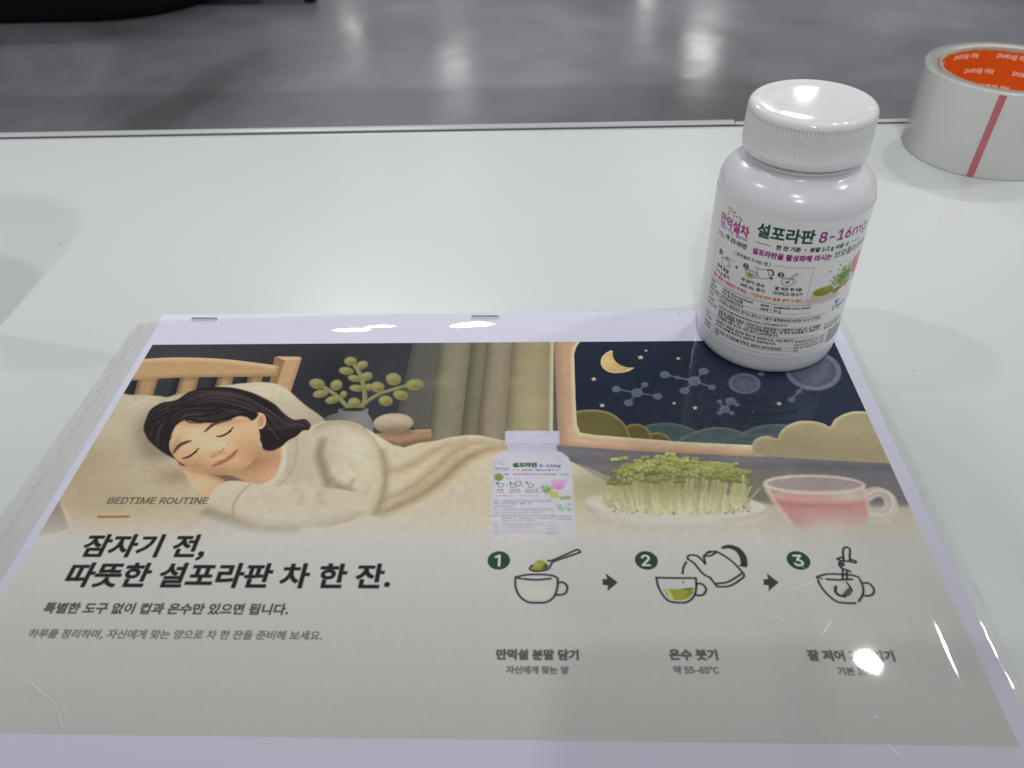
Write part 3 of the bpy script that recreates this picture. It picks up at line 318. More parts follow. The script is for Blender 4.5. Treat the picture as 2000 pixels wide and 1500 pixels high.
51116:(0.92,[[135,188,135,46,148,46,148,118,168,118,168,38,182,38,182,192,168,192,168,130,148,130,148,188],[53,173,53,162,83,162,83,150,79,121,68,97,49,80,58,69,72,81,83,97,90,117,97,99,107,85,121,75,129,86,111,101,100,123,96,150,96,162,124,162,124,173]]),
51137:(0.92,[[130,94,103,90,85,81,79,66,85,51,103,41,130,38,157,41,175,51,181,66,175,81,157,90],[130,83,150,81,163,75,167,66,163,57,150,51,130,49,110,51,97,57,93,66,97,75,110,81],[55,179,55,167,83,167,83,160,79,142,69,125,52,113,59,103,72,111,83,122,90,136,96,124,106,114,119,107,126,117,110,128,100,143,96,160,96,167,123,167,123,179],[134,189,134,102,148,102,148,139,167,139,167,97,181,97,181,191,167,191,167,151,148,151,148,189]]),
51200:(0.92,[[130,136,130,124,163,124,163,38,177,38,177,192,163,192,163,136],[55,176,55,164,90,164,90,147,84,119,70,95,50,79,58,68,75,80,88,98,97,120,106,100,120,83,136,71,144,82,124,98,110,121,104,147,104,164,139,164,139,176]]),
51204:(0.92,[[163,191,163,149,132,149,132,138,163,138,163,79,177,79,177,191],[79,89,79,41,182,41,182,53,93,53,93,89],[56,179,56,167,90,167,90,160,85,139,72,121,52,110,59,98,75,107,89,120,97,137,106,122,119,110,134,102,142,113,122,124,109,141,104,160,104,167,138,167,138,179]]),
51216:(0.92,[[78,94,78,40,177,40,177,94],[164,83,164,51,92,51,92,83],[163,192,163,153,133,153,133,141,163,141,163,102,177,102,177,192],[56,182,56,170,90,170,90,165,85,144,72,126,52,114,59,103,75,112,89,125,97,141,106,127,119,115,134,106,142,118,122,129,109,145,104,165,104,170,138,170,138,182]]),
51221:(0.92,[[127,95,99,92,82,82,76,66,82,51,99,41,127,38,154,41,172,51,178,66,172,82,154,92],[127,84,147,82,160,76,164,66,160,57,147,51,127,49,107,51,94,57,90,66,94,76,107,82],[163,192,163,152,133,152,133,140,163,140,163,100,177,100,177,192],[56,180,56,169,90,169,90,164,85,142,72,125,52,113,59,101,75,111,89,124,98,140,106,126,119,114,134,106,142,117,122,128,109,144,104,164,104,169,138,169,138,180]]),
51228:(0.92,[[168,192,168,38,181,38,181,192],[137,188,137,136,112,136,112,125,137,125,137,46,150,46,150,188],[53,174,53,162,82,162,82,148,79,121,67,96,49,79,58,69,72,81,82,97,89,117,96,99,107,83,120,72,129,83,111,99,100,122,96,148,96,162,124,162,124,174]]),
51312:(0.92,[[114,106,114,69,51,69,51,57,190,57,190,69,128,69,128,106],[63,178,63,166,113,166,113,163,105,140,84,122,58,112,64,101,87,109,107,123,121,142,135,123,155,110,178,102,184,113,157,122,136,140,128,163,128,166,179,166,179,178]]),
51452:(0.92,[[64,182,64,171,113,171,113,170,105,151,85,136,59,128,65,117,88,124,107,136,120,152,134,136,153,124,176,117,182,128,156,136,136,151,128,170,128,171,177,171,177,182],[51,104,51,92,113,92,113,38,127,38,127,92,190,92,190,104]]),
51456:(0.92,[[64,184,64,173,111,173,104,155,85,142,59,135,65,124,88,130,108,142,120,157,133,142,153,130,176,124,182,135,156,142,137,155,130,173,177,173,177,184],[51,113,51,101,115,101,115,70,129,70,129,101,190,101,190,113],[69,85,69,41,175,41,175,53,83,53,83,85]]),
51473:(0.92,[[120,81,141,79,154,74,159,65,154,56,141,51,120,49,100,51,87,56,82,65,87,74,100,79],[51,120,51,108,113,108,113,92,89,88,73,79,68,65,74,50,92,41,120,38,149,41,167,50,173,65,167,79,152,88,127,92,127,108,190,108,190,120],[64,184,64,173,111,173,103,158,84,146,59,140,64,129,88,135,108,145,120,160,133,145,153,135,177,129,182,140,157,146,138,158,130,173,177,173,177,184]]),
51613:(0.92,[[51,118,51,107,190,107,190,118],[120,94,92,90,74,81,68,66,74,51,92,41,120,38,149,41,167,51,173,66,167,81,149,90],[120,82,141,81,154,75,159,66,154,57,141,51,120,49,100,51,87,57,82,66,87,75,100,81],[64,184,64,172,111,172,103,157,84,145,59,139,64,128,88,133,108,144,120,159,133,144,153,133,177,128,182,139,157,145,138,157,130,172,177,172,177,184]]),
51648:(0.92,[[163,192,163,38,177,38,177,192],[56,176,56,164,92,164,92,145,86,118,71,94,51,79,59,67,76,79,89,97,99,118,109,98,122,82,139,71,147,82,126,97,112,119,106,145,106,164,142,164,142,176]]),
51649:(0.92,[[163,192,163,99,177,99,177,192],[74,90,74,79,163,79,163,38,177,38,177,90],[57,181,57,169,92,169,92,163,87,143,73,125,53,113,60,103,77,111,90,124,99,140,109,125,122,113,138,105,145,116,125,127,111,144,106,163,106,169,141,169,141,181]]),
51656:(0.92,[[163,192,163,112,177,112,177,192],[78,51,78,39,182,39,182,51,92,51,92,67,177,67,177,104,78,104,78,93,163,93,163,78,78,78],[57,183,57,171,92,171,92,170,87,150,73,134,53,123,60,112,77,120,90,132,99,148,109,134,122,123,138,115,145,126,125,136,111,151,106,170,106,171,141,171,141,183]]),
52264:(0.92,[[88,189,88,165,54,165,54,154,88,154,88,142,83,116,70,94,49,78,57,67,74,79,87,95,96,115,104,96,116,81,132,70,140,81,120,96,107,118,102,142,102,154,136,154,136,165,102,165,102,189],[155,192,155,38,169,38,169,117,194,117,194,129,169,129,169,192]]),
52376:(0.92,[[130,130,130,118,163,118,163,38,177,38,177,192,163,192,163,130],[90,189,90,165,55,165,55,154,90,154,90,142,85,116,71,94,51,78,59,67,75,79,88,95,97,115,106,96,119,81,136,70,143,81,123,96,109,117,104,142,104,154,138,154,138,165,104,165,104,189]]),
52404:(0.92,[[168,192,168,38,181,38,181,192],[137,188,137,131,114,131,114,119,137,119,137,46,150,46,150,188],[82,186,82,163,54,163,54,152,82,152,82,144,79,119,67,96,50,80,58,69,72,81,82,96,89,115,97,98,107,83,121,73,129,83,111,99,100,120,96,144,96,152,124,152,124,163,96,163,96,186]]),
52636:(0.92,[[68,50,68,39,177,39,177,50,82,50,82,65,172,65,172,98,127,98,127,113,190,113,190,123,51,123,51,113,113,113,113,98,68,98,68,88,158,88,158,75,68,75],[65,178,65,167,112,167,104,154,85,145,58,141,63,130,87,134,107,142,120,155,134,142,154,134,178,130,182,141,156,145,137,154,128,167,176,167,176,178,127,178,127,192,113,192,113,178]]),
52712:(0.92,[[163,191,163,38,177,38,177,191],[95,191,95,174,61,174,61,163,95,163,90,147,77,135,58,127,64,116,80,122,93,132,102,144,111,133,124,124,140,118,145,129,126,136,113,148,109,163,142,163,142,174,109,174,109,191],[53,93,95,94,95,42,109,42,109,95,153,100,152,110,100,106,51,105]]),
52981:(0.92,[[79,99,79,40,177,40,177,99,164,99,164,81,93,81,93,99],[93,70,164,70,164,51,93,51],[163,192,163,152,130,152,130,140,163,140,163,107,177,107,177,192],[62,183,62,172,115,172,112,156,54,153,57,141,106,145,94,132,77,122,55,113,61,102,100,121,123,148,130,183]]),
53084:(0.92,[[67,187,67,176,159,176,159,163,64,160,66,149,158,153,155,135,169,134,172,158,173,177,173,187],[107,143,107,125,51,125,51,114,190,114,190,125,122,125,122,143],[68,51,68,40,177,40,177,51,82,51,82,65,172,65,172,101,68,101,68,90,158,90,158,76,68,76]]),
53440:(0.92,[[58,178,58,75,70,75,108,76,142,80,141,91,108,87,72,86,72,123,126,123,126,134,72,134,72,166,129,166,129,178],[155,192,155,38,169,38,169,118,194,118,194,130,169,130,169,192]]),
53685:(0.92,[[120,87,92,85,74,76,68,63,74,49,92,41,120,38,149,41,167,49,173,63,167,76,149,85],[120,77,141,75,154,70,159,63,154,55,141,50,120,49,99,50,86,55,82,63,86,70,99,75],[69,187,69,125,113,125,113,110,51,110,51,99,190,99,190,110,127,110,127,125,174,125,174,136,83,136,83,151,169,151,169,162,83,162,83,176,173,176,173,187]]),
53945:(0.92,[[51,110,51,99,190,99,190,110],[66,84,66,73,158,73,158,38,172,38,172,84],[69,188,69,125,174,125,174,136,83,136,83,151,169,151,169,162,83,162,83,176,173,176,173,188]]),
54032:(0.92,[[53,101,98,102,146,107,145,117,123,115,123,166,138,166,138,177,56,177,56,166,71,166,71,113,51,113],[84,166,109,166,109,114,84,113],[156,191,156,78,170,78,170,133,193,133,193,145,170,145,170,191],[75,89,75,41,177,41,177,53,89,53,89,89]]),
54044:(0.92,[[74,94,74,40,170,40,170,94],[156,83,156,51,88,51,88,83],[53,110,98,111,146,116,145,126,123,124,123,168,138,168,138,180,56,180,56,168,71,168,71,122,51,122],[84,168,109,168,109,123,84,122],[156,192,156,102,170,102,170,143,193,143,193,155,170,155,170,192]]),
54252:(0.92,[[64,115,64,104,113,104,113,69,51,69,51,57,190,57,190,69,127,69,127,104,177,104,177,115,153,115,153,165,177,165,177,177,63,177,63,165,87,165,87,115],[101,165,139,165,139,115,101,115]]),
54364:(0.92,[[64,116,64,104,90,104,90,68,51,68,51,56,190,56,190,68,151,68,151,104,177,104,177,116,153,116,153,166,177,166,177,177,63,177,63,166,87,166,87,116],[104,68,104,104,137,104,137,68],[101,166,139,166,139,116,101,116]]),
54408:(0.92,[[159,77,159,51,82,51,82,77],[68,88,68,40,173,40,173,88,127,88,127,106,190,106,190,117,51,117,51,106,113,106,113,88],[64,143,64,132,176,132,176,143,154,143,154,175,177,175,177,187,64,187,64,175,87,175,87,143],[101,175,139,175,139,143,101,143]]),
54588:(0.92,[[163,192,163,38,177,38,177,192],[52,76,100,77,150,82,150,92,125,90,125,164,142,164,142,175,55,175,55,164,72,164,72,88,51,88],[85,164,111,164,111,89,85,88]]),
54616:(0.92,[[96,143,77,138,64,126,59,107,64,89,77,77,96,72,116,77,129,89,134,107,129,126,116,138],[96,131,109,128,117,120,120,107,117,95,109,87,96,84,84,87,75,95,72,107,75,120,84,128],[155,192,155,38,169,38,169,117,194,117,194,128,169,128,169,192],[89,190,89,167,50,167,50,155,141,155,141,167,103,167,103,190]]),
54620:(0.92,[[97,153,77,149,65,139,60,124,65,109,77,99,97,96,116,99,129,109,133,124,129,139,116,149],[97,142,109,140,117,134,120,124,117,115,109,109,97,107,84,109,76,115,73,124,76,134,84,140],[156,191,156,76,170,76,170,129,193,129,193,141,170,141,170,191],[90,191,90,173,51,173,51,161,142,161,142,173,104,173,104,191],[75,85,75,41,177,41,177,53,89,53,89,85]]),
54632:(0.92,[[74,90,74,40,170,40,170,90],[156,79,156,51,88,51,88,79],[97,156,77,153,64,143,60,129,64,114,77,105,97,101,116,105,129,114,133,129,129,143,116,153],[97,145,109,143,117,138,120,129,117,120,109,114,97,112,84,114,76,120,73,129,76,138,84,143],[156,192,156,99,170,99,170,139,193,139,193,151,170,151,170,192],[90,193,90,175,51,175,51,164,142,164,142,175,104,175,104,193]]),
54637:(0.92,[[122,91,95,88,78,79,72,65,78,50,95,41,122,38,149,41,166,50,172,65,166,79,149,88],[122,80,141,78,154,73,158,65,154,56,141,51,122,49,103,51,90,56,86,65,90,73,103,78],[97,155,77,152,64,142,60,128,64,114,77,104,97,101,116,104,129,114,133,128,129,142,116,152],[97,144,109,142,117,137,120,128,117,119,109,114,97,112,84,114,76,119,73,128,76,137,84,142],[156,192,156,92,170,92,170,137,193,137,193,149,170,149,170,192],[90,193,90,174,51,174,51,163,142,163,142,174,104,174,104,193]]),
54644:(0.92,[[89,143,72,139,60,127,56,108,60,90,72,78,89,73,106,78,118,90,122,108,118,127,106,139],[89,132,99,129,107,120,109,108,107,96,99,88,89,85,78,88,71,96,69,108,71,120,78,129],[82,187,82,165,51,165,51,154,127,154,127,165,96,165,96,187],[135,188,135,45,148,45,148,115,168,115,168,38,181,38,181,192,168,192,168,127,148,127,148,188]]),
54728:(0.92,[[96,143,78,138,65,126,60,107,65,89,78,77,96,72,115,77,128,89,132,107,128,126,115,138],[96,131,108,128,116,120,119,107,116,95,108,87,96,84,85,87,76,95,73,107,76,120,85,128],[89,190,89,167,51,167,51,155,142,155,142,167,103,167,103,190],[138,127,138,115,164,115,164,38,177,38,177,192,164,192,164,127]]),
54805:(0.92,[[95,155,77,152,64,142,60,127,64,112,77,102,95,98,113,102,125,112,130,127,125,142,113,152],[95,144,106,142,114,136,116,127,114,117,106,111,95,109,83,111,76,117,73,127,76,136,83,142],[127,91,100,87,82,78,76,64,82,50,100,41,127,38,155,41,172,50,178,64,172,78,155,87],[127,80,147,78,159,73,164,64,159,56,147,51,127,49,108,51,95,56,90,64,95,73,108,78],[163,192,163,155,137,155,137,143,163,143,163,125,137,125,137,113,163,113,163,92,177,92,177,192],[88,193,88,175,51,175,51,163,137,163,137,175,102,175,102,193]]),
54840:(0.92,[[120,136,140,134,152,128,156,118,152,108,140,102,120,100,101,102,89,108,84,118,89,128,101,134],[113,189,113,169,58,169,58,157,183,157,183,169,127,169,127,189],[120,147,93,144,76,134,70,118,75,103,90,93,113,89,113,67,51,67,51,56,190,56,190,67,127,67,127,89,151,93,165,103,171,118,165,134,147,144]]),
54868:(0.92,[[98,142,110,139,118,133,121,124,118,115,110,109,98,107,86,109,78,115,75,124,78,133,86,139],[98,153,79,149,66,139,62,124,65,111,75,101,91,96,91,79,49,79,51,67,97,68,147,73,146,84,105,80,105,96,120,101,130,111,134,124,130,139,117,149],[155,192,155,38,169,38,169,114,193,114,193,126,169,126,169,192],[91,191,91,173,52,173,52,161,144,161,144,173,105,173,105,191]]),
54869:(0.92,[[69,81,69,69,156,69,156,38,170,38,170,81],[98,151,110,150,118,145,121,138,118,132,110,127,98,125,86,127,78,132,76,138,78,145,86,150],[98,161,79,158,67,151,62,138,66,127,76,120,91,116,91,105,50,104,52,93,98,94,148,99,147,109,105,105,105,116,120,120,130,127,134,138,129,151,117,158],[156,191,156,88,170,88,170,133,193,133,193,145,170,145,170,191],[91,193,91,178,54,178,54,167,142,167,142,178,105,178,105,193]]),
54872:(0.92,[[98,150,110,148,118,143,121,136,118,129,110,124,98,122,86,124,78,129,76,136,78,143,86,148],[156,192,156,71,170,71,170,126,193,126,193,138,170,138,170,192],[73,79,73,41,176,41,176,53,87,53,87,79],[98,159,79,157,67,149,62,136,66,124,76,116,91,113,91,101,50,100,52,89,98,90,148,96,147,106,105,102,105,113,120,117,130,124,134,136,129,149,117,157],[91,192,91,177,54,177,54,166,142,166,142,177,105,177,105,192]]),
54876:(0.92,[[98,156,110,154,118,151,121,145,118,139,110,135,98,134,86,135,78,139,76,145,78,151,86,154],[156,192,156,101,170,101,170,140,193,140,193,152,170,152,170,192],[71,49,71,39,176,39,176,49,85,49,85,63,170,63,170,94,71,94,71,84,156,84,156,72,71,72],[98,165,79,162,67,156,62,145,66,135,76,128,91,125,91,115,50,115,52,104,98,105,148,110,147,119,105,116,105,125,121,128,130,135,134,145,129,156,117,162],[91,193,91,180,54,180,54,170,142,170,142,180,105,180,105,193]]),
54924:(0.92,[[162,192,162,38,176,38,176,192],[102,142,114,139,122,133,125,124,122,115,114,109,102,107,89,109,81,115,78,124,81,133,89,139],[102,153,82,149,70,139,65,124,69,111,79,101,95,96,95,80,52,79,54,67,101,68,153,73,152,84,109,80,109,96,125,101,135,111,139,124,134,139,121,149],[95,191,95,173,55,173,55,161,148,161,148,173,109,173,109,191]]),
54980:(0.92,[[120,154,93,151,76,142,70,128,76,114,93,105,120,103,147,105,164,114,170,128,164,142,147,151],[120,143,140,141,152,136,156,128,152,120,140,115,120,113,101,115,89,120,85,128,89,136,101,141],[113,192,113,174,58,174,58,163,182,163,182,174,127,174,127,192],[51,92,51,80,113,80,113,38,127,38,127,80,190,80,190,92]]),
55141:(0.92,[[120,85,92,83,74,75,68,62,74,49,92,41,120,38,149,41,167,49,173,62,167,75,149,83],[120,75,141,73,154,69,159,62,154,54,141,50,120,48,100,50,87,54,82,62,87,69,100,73],[120,161,93,159,77,151,71,139,77,127,93,119,120,117,147,119,164,127,170,139,164,151,147,159],[120,151,139,150,151,146,155,139,151,132,139,128,120,127,102,128,90,132,86,139,90,146,102,150],[51,107,51,96,190,96,190,107],[113,194,113,178,58,178,58,167,182,167,182,178,127,178,127,194]]),
}
FONT_I = {
45:(0.647,[[124,110,124,97,70,97,70,110]]),
48:(0.647,[[98,49,85,51,74,57,65,66,59,79,55,94,54,113,55,131,59,147,66,159,74,169,85,174,98,176,110,174,121,169,130,159,136,147,140,131,141,113,140,94,136,79,130,66,121,57,110,51],[98,63,106,64,113,69,119,76,123,86,125,98,126,113,125,127,123,140,119,149,113,157,106,161,98,163,89,161,82,157,77,149,72,140,70,127,69,113,70,98,72,86,77,76,82,69,89,64]]),
49:(0.647,[[61,51,61,64,137,64,137,51],[110,175,110,51,94,51,94,160,93,160,63,138,63,155,91,175]]),
50:(0.647,[[58,51,58,63,99,107,111,120,115,125,118,130,120,136,120,141,120,147,117,153,114,157,109,160,103,162,97,163,90,162,84,160,80,156,76,151,74,146,73,139,58,139,60,149,63,158,69,166,77,172,87,175,97,176,108,175,117,172,124,166,130,159,134,151,135,141,134,135,133,128,129,121,124,114,107,95,80,66,80,65,137,65,137,51]]),
51:(0.647,[[95,49,85,50,75,53,66,58,60,65,55,73,53,83,69,83,70,77,73,72,77,68,83,65,89,64,96,63,103,64,109,66,115,69,119,74,122,79,122,86,122,93,119,99,115,104,109,108,101,110,91,111,81,111,81,124,112,160,112,161,59,161,59,175,133,175,133,163,94,119,94,121,107,121,117,118,126,112,133,105,137,96,138,86,137,76,132,67,126,60,117,54,107,51]]),
52:(0.647,[[52,77,52,89,102,175,118,175,69,91,69,90,143,90,143,77],[111,51,111,80,111,87,111,128,126,128,126,51]]),
53:(0.647,[[96,49,86,50,77,54,69,59,63,66,59,74,57,83,72,83,73,77,76,73,80,69,85,66,90,64,96,63,103,64,110,67,115,71,119,76,121,83,122,90,121,98,119,105,115,110,109,115,103,117,95,118,89,118,83,116,78,114,74,111,59,112,66,175,132,175,132,161,79,161,75,124,76,124,80,127,86,130,92,132,98,132,106,131,114,129,121,125,126,120,131,114,135,107,137,99,137,91,136,79,132,69,126,61,117,55,108,51]]),
54:(0.647,[[97,49,87,51,77,55,69,61,63,69,59,79,58,90,59,99,62,109,67,120,76,134,104,175,121,175,79,114,78,114,80,118,83,121,86,124,90,126,95,127,100,127,110,126,119,123,127,117,132,109,136,100,137,89,136,78,132,69,126,61,118,54,108,51],[97,63,104,64,110,66,115,70,119,76,121,82,122,89,121,96,119,103,115,108,110,112,104,115,97,115,91,115,85,112,80,108,76,103,74,97,73,89,74,82,76,76,80,70,85,66,91,64]]),
55:(0.647,[[66,51,121,160,121,161,58,161,58,175,137,175,137,160,83,51]]),
56:(0.647,[[97,49,86,50,75,54,67,59,60,66,56,74,55,84,56,91,58,98,62,105,67,110,73,113,80,115,80,116,71,119,65,126,61,134,60,143,61,152,64,160,70,167,78,172,87,175,97,176,108,175,117,172,124,167,130,160,134,152,135,143,134,134,130,126,124,119,115,116,115,115,122,113,128,110,133,105,137,98,139,91,140,84,139,74,134,66,128,59,119,54,109,50],[97,63,105,64,112,66,117,69,121,73,123,79,124,85,123,91,121,97,117,102,111,105,105,107,97,108,90,107,84,105,78,102,74,97,71,91,71,85,71,79,74,73,78,69,83,66,90,64],[97,121,104,122,109,124,114,127,117,131,119,136,120,142,119,148,117,153,114,157,109,160,104,162,97,163,91,162,86,160,81,157,78,153,75,148,75,142,75,136,78,131,81,127,86,124,91,122]]),
57:(0.647,[[97,176,108,175,118,171,126,165,132,157,136,147,137,135,136,126,133,117,128,105,119,92,91,51,74,51,116,111,117,111,115,108,112,105,109,102,105,100,100,99,95,98,85,99,76,103,68,109,63,116,59,126,58,136,59,147,63,157,69,165,77,171,87,175],[97,163,91,162,85,159,80,155,76,150,74,144,73,136,74,129,76,123,80,118,85,114,91,111,97,110,104,111,110,113,115,117,119,123,121,129,122,136,121,143,119,150,115,155,110,159,104,162]]),
66:(0.652,[[57,51,57,175,101,175,113,173,122,170,130,165,135,158,138,151,139,142,139,135,136,129,133,124,129,120,124,118,119,116,119,115,125,113,131,111,136,106,140,100,143,93,144,84,143,75,140,67,134,60,126,55,116,52,102,51],[73,65,102,65,114,66,123,70,127,77,129,84,128,90,126,96,122,100,117,104,110,106,103,107,73,107],[73,120,100,120,107,121,113,123,117,126,121,130,123,135,124,141,123,149,118,155,111,159,101,161,73,161]]),
68:(0.718,[[96,51,66,51,66,65,95,65,108,66,120,71,128,78,135,87,138,99,139,113,138,127,135,139,129,148,120,155,109,159,96,161,65,161,65,175,97,175,114,173,128,167,136,162,143,155,148,146,153,131,155,113,153,95,148,80,142,71,136,64,128,58,113,53],[73,175,73,51,57,51,57,175]]),
69:(0.598,[[57,51,57,175,133,175,133,161,73,161,73,120,129,120,129,107,73,107,73,65,134,65,134,51]]),
73:(0.429,[[50,51,50,65,71,65,71,161,50,161,50,175,108,175,108,161,87,161,87,65,108,65,108,51]]),
77:(0.898,[[57,51,57,175,79,175,110,96,112,90,115,81,118,71,121,63,117,63,120,71,123,80,126,89,128,96,158,175,180,175,180,51,165,51,165,122,165,130,165,141,165,151,166,162,167,162,163,150,160,139,156,129,153,122,126,51,112,51,84,122,81,129,78,139,74,150,70,162,71,162,72,152,72,141,72,131,72,122,72,51]]),
78:(0.748,[[57,51,57,175,76,175,126,95,131,88,137,77,143,64,141,64,140,77,139,89,139,98,139,175,155,175,155,51,136,51,92,122,86,131,78,144,69,161,71,161,72,144,73,131,73,122,73,51]]),
79:(0.762,[[107,49,92,51,79,57,68,66,59,79,54,95,52,113,54,131,59,147,68,159,79,168,92,174,107,176,122,174,136,168,147,159,155,147,161,131,162,113,161,95,155,79,147,66,136,57,122,51],[107,64,118,65,127,69,135,76,142,86,146,98,147,113,146,127,142,140,135,149,127,156,118,160,107,162,97,160,87,156,79,149,73,140,69,127,68,113,69,98,73,86,79,76,87,69,97,65]]),
82:(0.642,[[57,51,57,175,100,175,113,173,123,170,132,164,137,156,141,147,142,137,141,126,137,117,132,109,123,104,113,100,100,99,66,99,66,113,99,113,108,114,115,116,120,119,124,124,126,130,126,137,126,143,124,149,120,154,115,158,108,160,99,161,73,161,73,51],[128,51,98,107,116,107,146,51]]),
84:(0.641,[[50,161,50,175,144,175,144,161,105,161,105,51,89,51,89,161]]),
85:(0.739,[[105,49,92,50,80,55,70,62,63,70,59,81,57,93,57,175,73,175,73,94,74,86,77,78,81,72,88,68,96,65,105,64,115,65,123,68,129,72,134,78,137,86,138,94,138,175,154,175,154,93,152,81,148,70,140,62,131,55,119,50]]),
97:(0.556,[[81,49,73,50,65,52,59,56,54,62,51,69,50,77,51,84,53,90,57,95,61,98,67,100,73,102,86,104,99,106,104,107,107,108,109,110,109,113,109,119,107,123,105,127,101,129,96,131,90,131,84,131,79,129,74,127,71,124,69,121,67,118,52,122,56,129,62,135,68,139,75,142,82,144,90,144,101,143,106,141,112,139,117,134,121,129,123,121,124,112,124,51,110,51,110,64,109,64,104,57,100,54,95,51,89,50],[84,62,92,63,98,65,103,69,106,74,109,79,109,85,109,97,106,95,99,94,91,93,85,92,75,90,71,88,68,85,66,81,65,76,65,72,67,69,70,66,74,64,79,62]]),
100:(0.606,[[90,49,79,50,70,55,62,62,56,72,52,83,51,97,52,110,56,122,62,132,70,139,79,143,90,144,98,144,104,142,109,138,112,135,117,129,118,129,118,175,133,175,133,51,118,51,118,65,117,65,112,59,109,55,104,52,98,50],[92,62,100,63,106,67,112,72,115,79,117,87,118,97,117,107,115,115,112,122,106,127,100,130,92,131,84,130,78,127,73,121,69,114,67,106,66,97,67,88,69,79,73,72,78,67,84,64]]),
103:(0.607,[[93,14,83,15,75,17,68,20,62,24,58,29,55,34,67,41,72,35,76,32,80,30,86,28,93,27,103,29,111,33,115,37,117,43,118,50,118,68,117,68,112,61,109,58,104,55,98,53,90,52,79,53,70,57,62,64,56,73,52,84,51,97,52,111,56,122,62,132,70,139,79,143,90,144,98,144,104,142,109,139,113,135,117,128,119,128,119,143,133,143,133,49,132,38,128,29,121,23,113,18,103,15],[92,65,100,66,107,69,112,74,115,80,118,88,118,98,118,107,115,115,112,122,107,127,100,130,92,131,84,130,78,127,73,121,69,115,67,107,66,98,67,89,69,81,73,74,78,69,84,66]]),
109:(0.871,[[55,51,55,143,70,143,70,123,69,123,71,130,75,135,79,139,84,142,90,144,96,145,105,143,112,139,118,132,120,123,118,123,121,129,124,134,129,139,135,142,141,144,149,145,156,144,163,141,169,137,174,131,177,123,178,113,178,51,163,51,163,113,162,121,157,127,151,130,144,131,138,131,133,129,129,126,126,122,125,117,124,111,124,51,109,51,109,114,108,121,104,127,98,130,91,131,86,131,81,129,76,126,73,121,71,116,70,109,70,51]]),
110:(0.586,[[70,106,70,51,55,51,55,143,70,143,70,121,67,121,73,132,79,139,88,143,98,144,107,143,114,141,120,136,125,129,128,120,129,109,129,51,114,51,114,108,113,118,109,125,102,129,94,131,87,130,82,128,77,125,73,120,71,114]]),
111:(0.593,[[93,49,81,51,71,55,62,62,56,72,52,83,51,97,52,110,56,122,62,131,71,138,81,143,93,144,105,143,115,138,123,131,130,122,134,110,135,97,134,83,130,72,123,62,115,55,105,51],[93,62,101,63,108,67,113,73,117,80,119,88,120,97,119,105,117,114,113,121,108,126,101,130,93,131,85,130,78,126,73,121,69,114,67,106,66,97,67,88,69,80,73,73,78,67,85,63]]),
114:(0.37,[[55,51,55,143,70,143,70,129,71,129,74,135,80,140,86,143,94,144,98,144,102,144,102,129,98,130,93,130,87,129,81,127,77,124,73,120,71,115,70,109,70,51]]),
}

# ---------------------------------------------------------------- printing: a small software press (numpy only)

RNG = np.random.default_rng(7)

def box_blur(a, r):
    r = int(round(r))
    if r < 1: return a
    for ax in (0, 1):
        for _ in range(2):
            pad = [(0, 0)] * a.ndim; pad[ax] = (r + 1, r)
            c = np.cumsum(np.pad(a, pad, mode='edge'), axis=ax, dtype=np.float64)
            n = a.shape[ax]
            hi = np.take(c, np.arange(2 * r + 1, 2 * r + 1 + n), axis=ax)
            lo = np.take(c, np.arange(0, n), axis=ax)
            a = ((hi - lo) / (2 * r + 1)).astype(np.float32)
    return a

def catmull(pts, closed=True, k=6):
    p = np.asarray(pts, float); n = len(p)
    out = []
    rng = range(n) if closed else range(n - 1)
    for i in rng:
        if closed: a, b, c, d = p[(i - 1) % n], p[i], p[(i + 1) % n], p[(i + 2) % n]
        else: a, b, c, d = p[max(i - 1, 0)], p[i], p[i + 1], p[min(i + 2, n - 1)]
        for j in range(k):
            t = j / k
            out.append(.5 * (2 * b + (c - a) * t + (2 * a - 5 * b + 4 * c - d) * t * t + (3 * b - a - 3 * c + d) * t ** 3))
    if not closed: out.append(p[-1])
    return np.array(out)

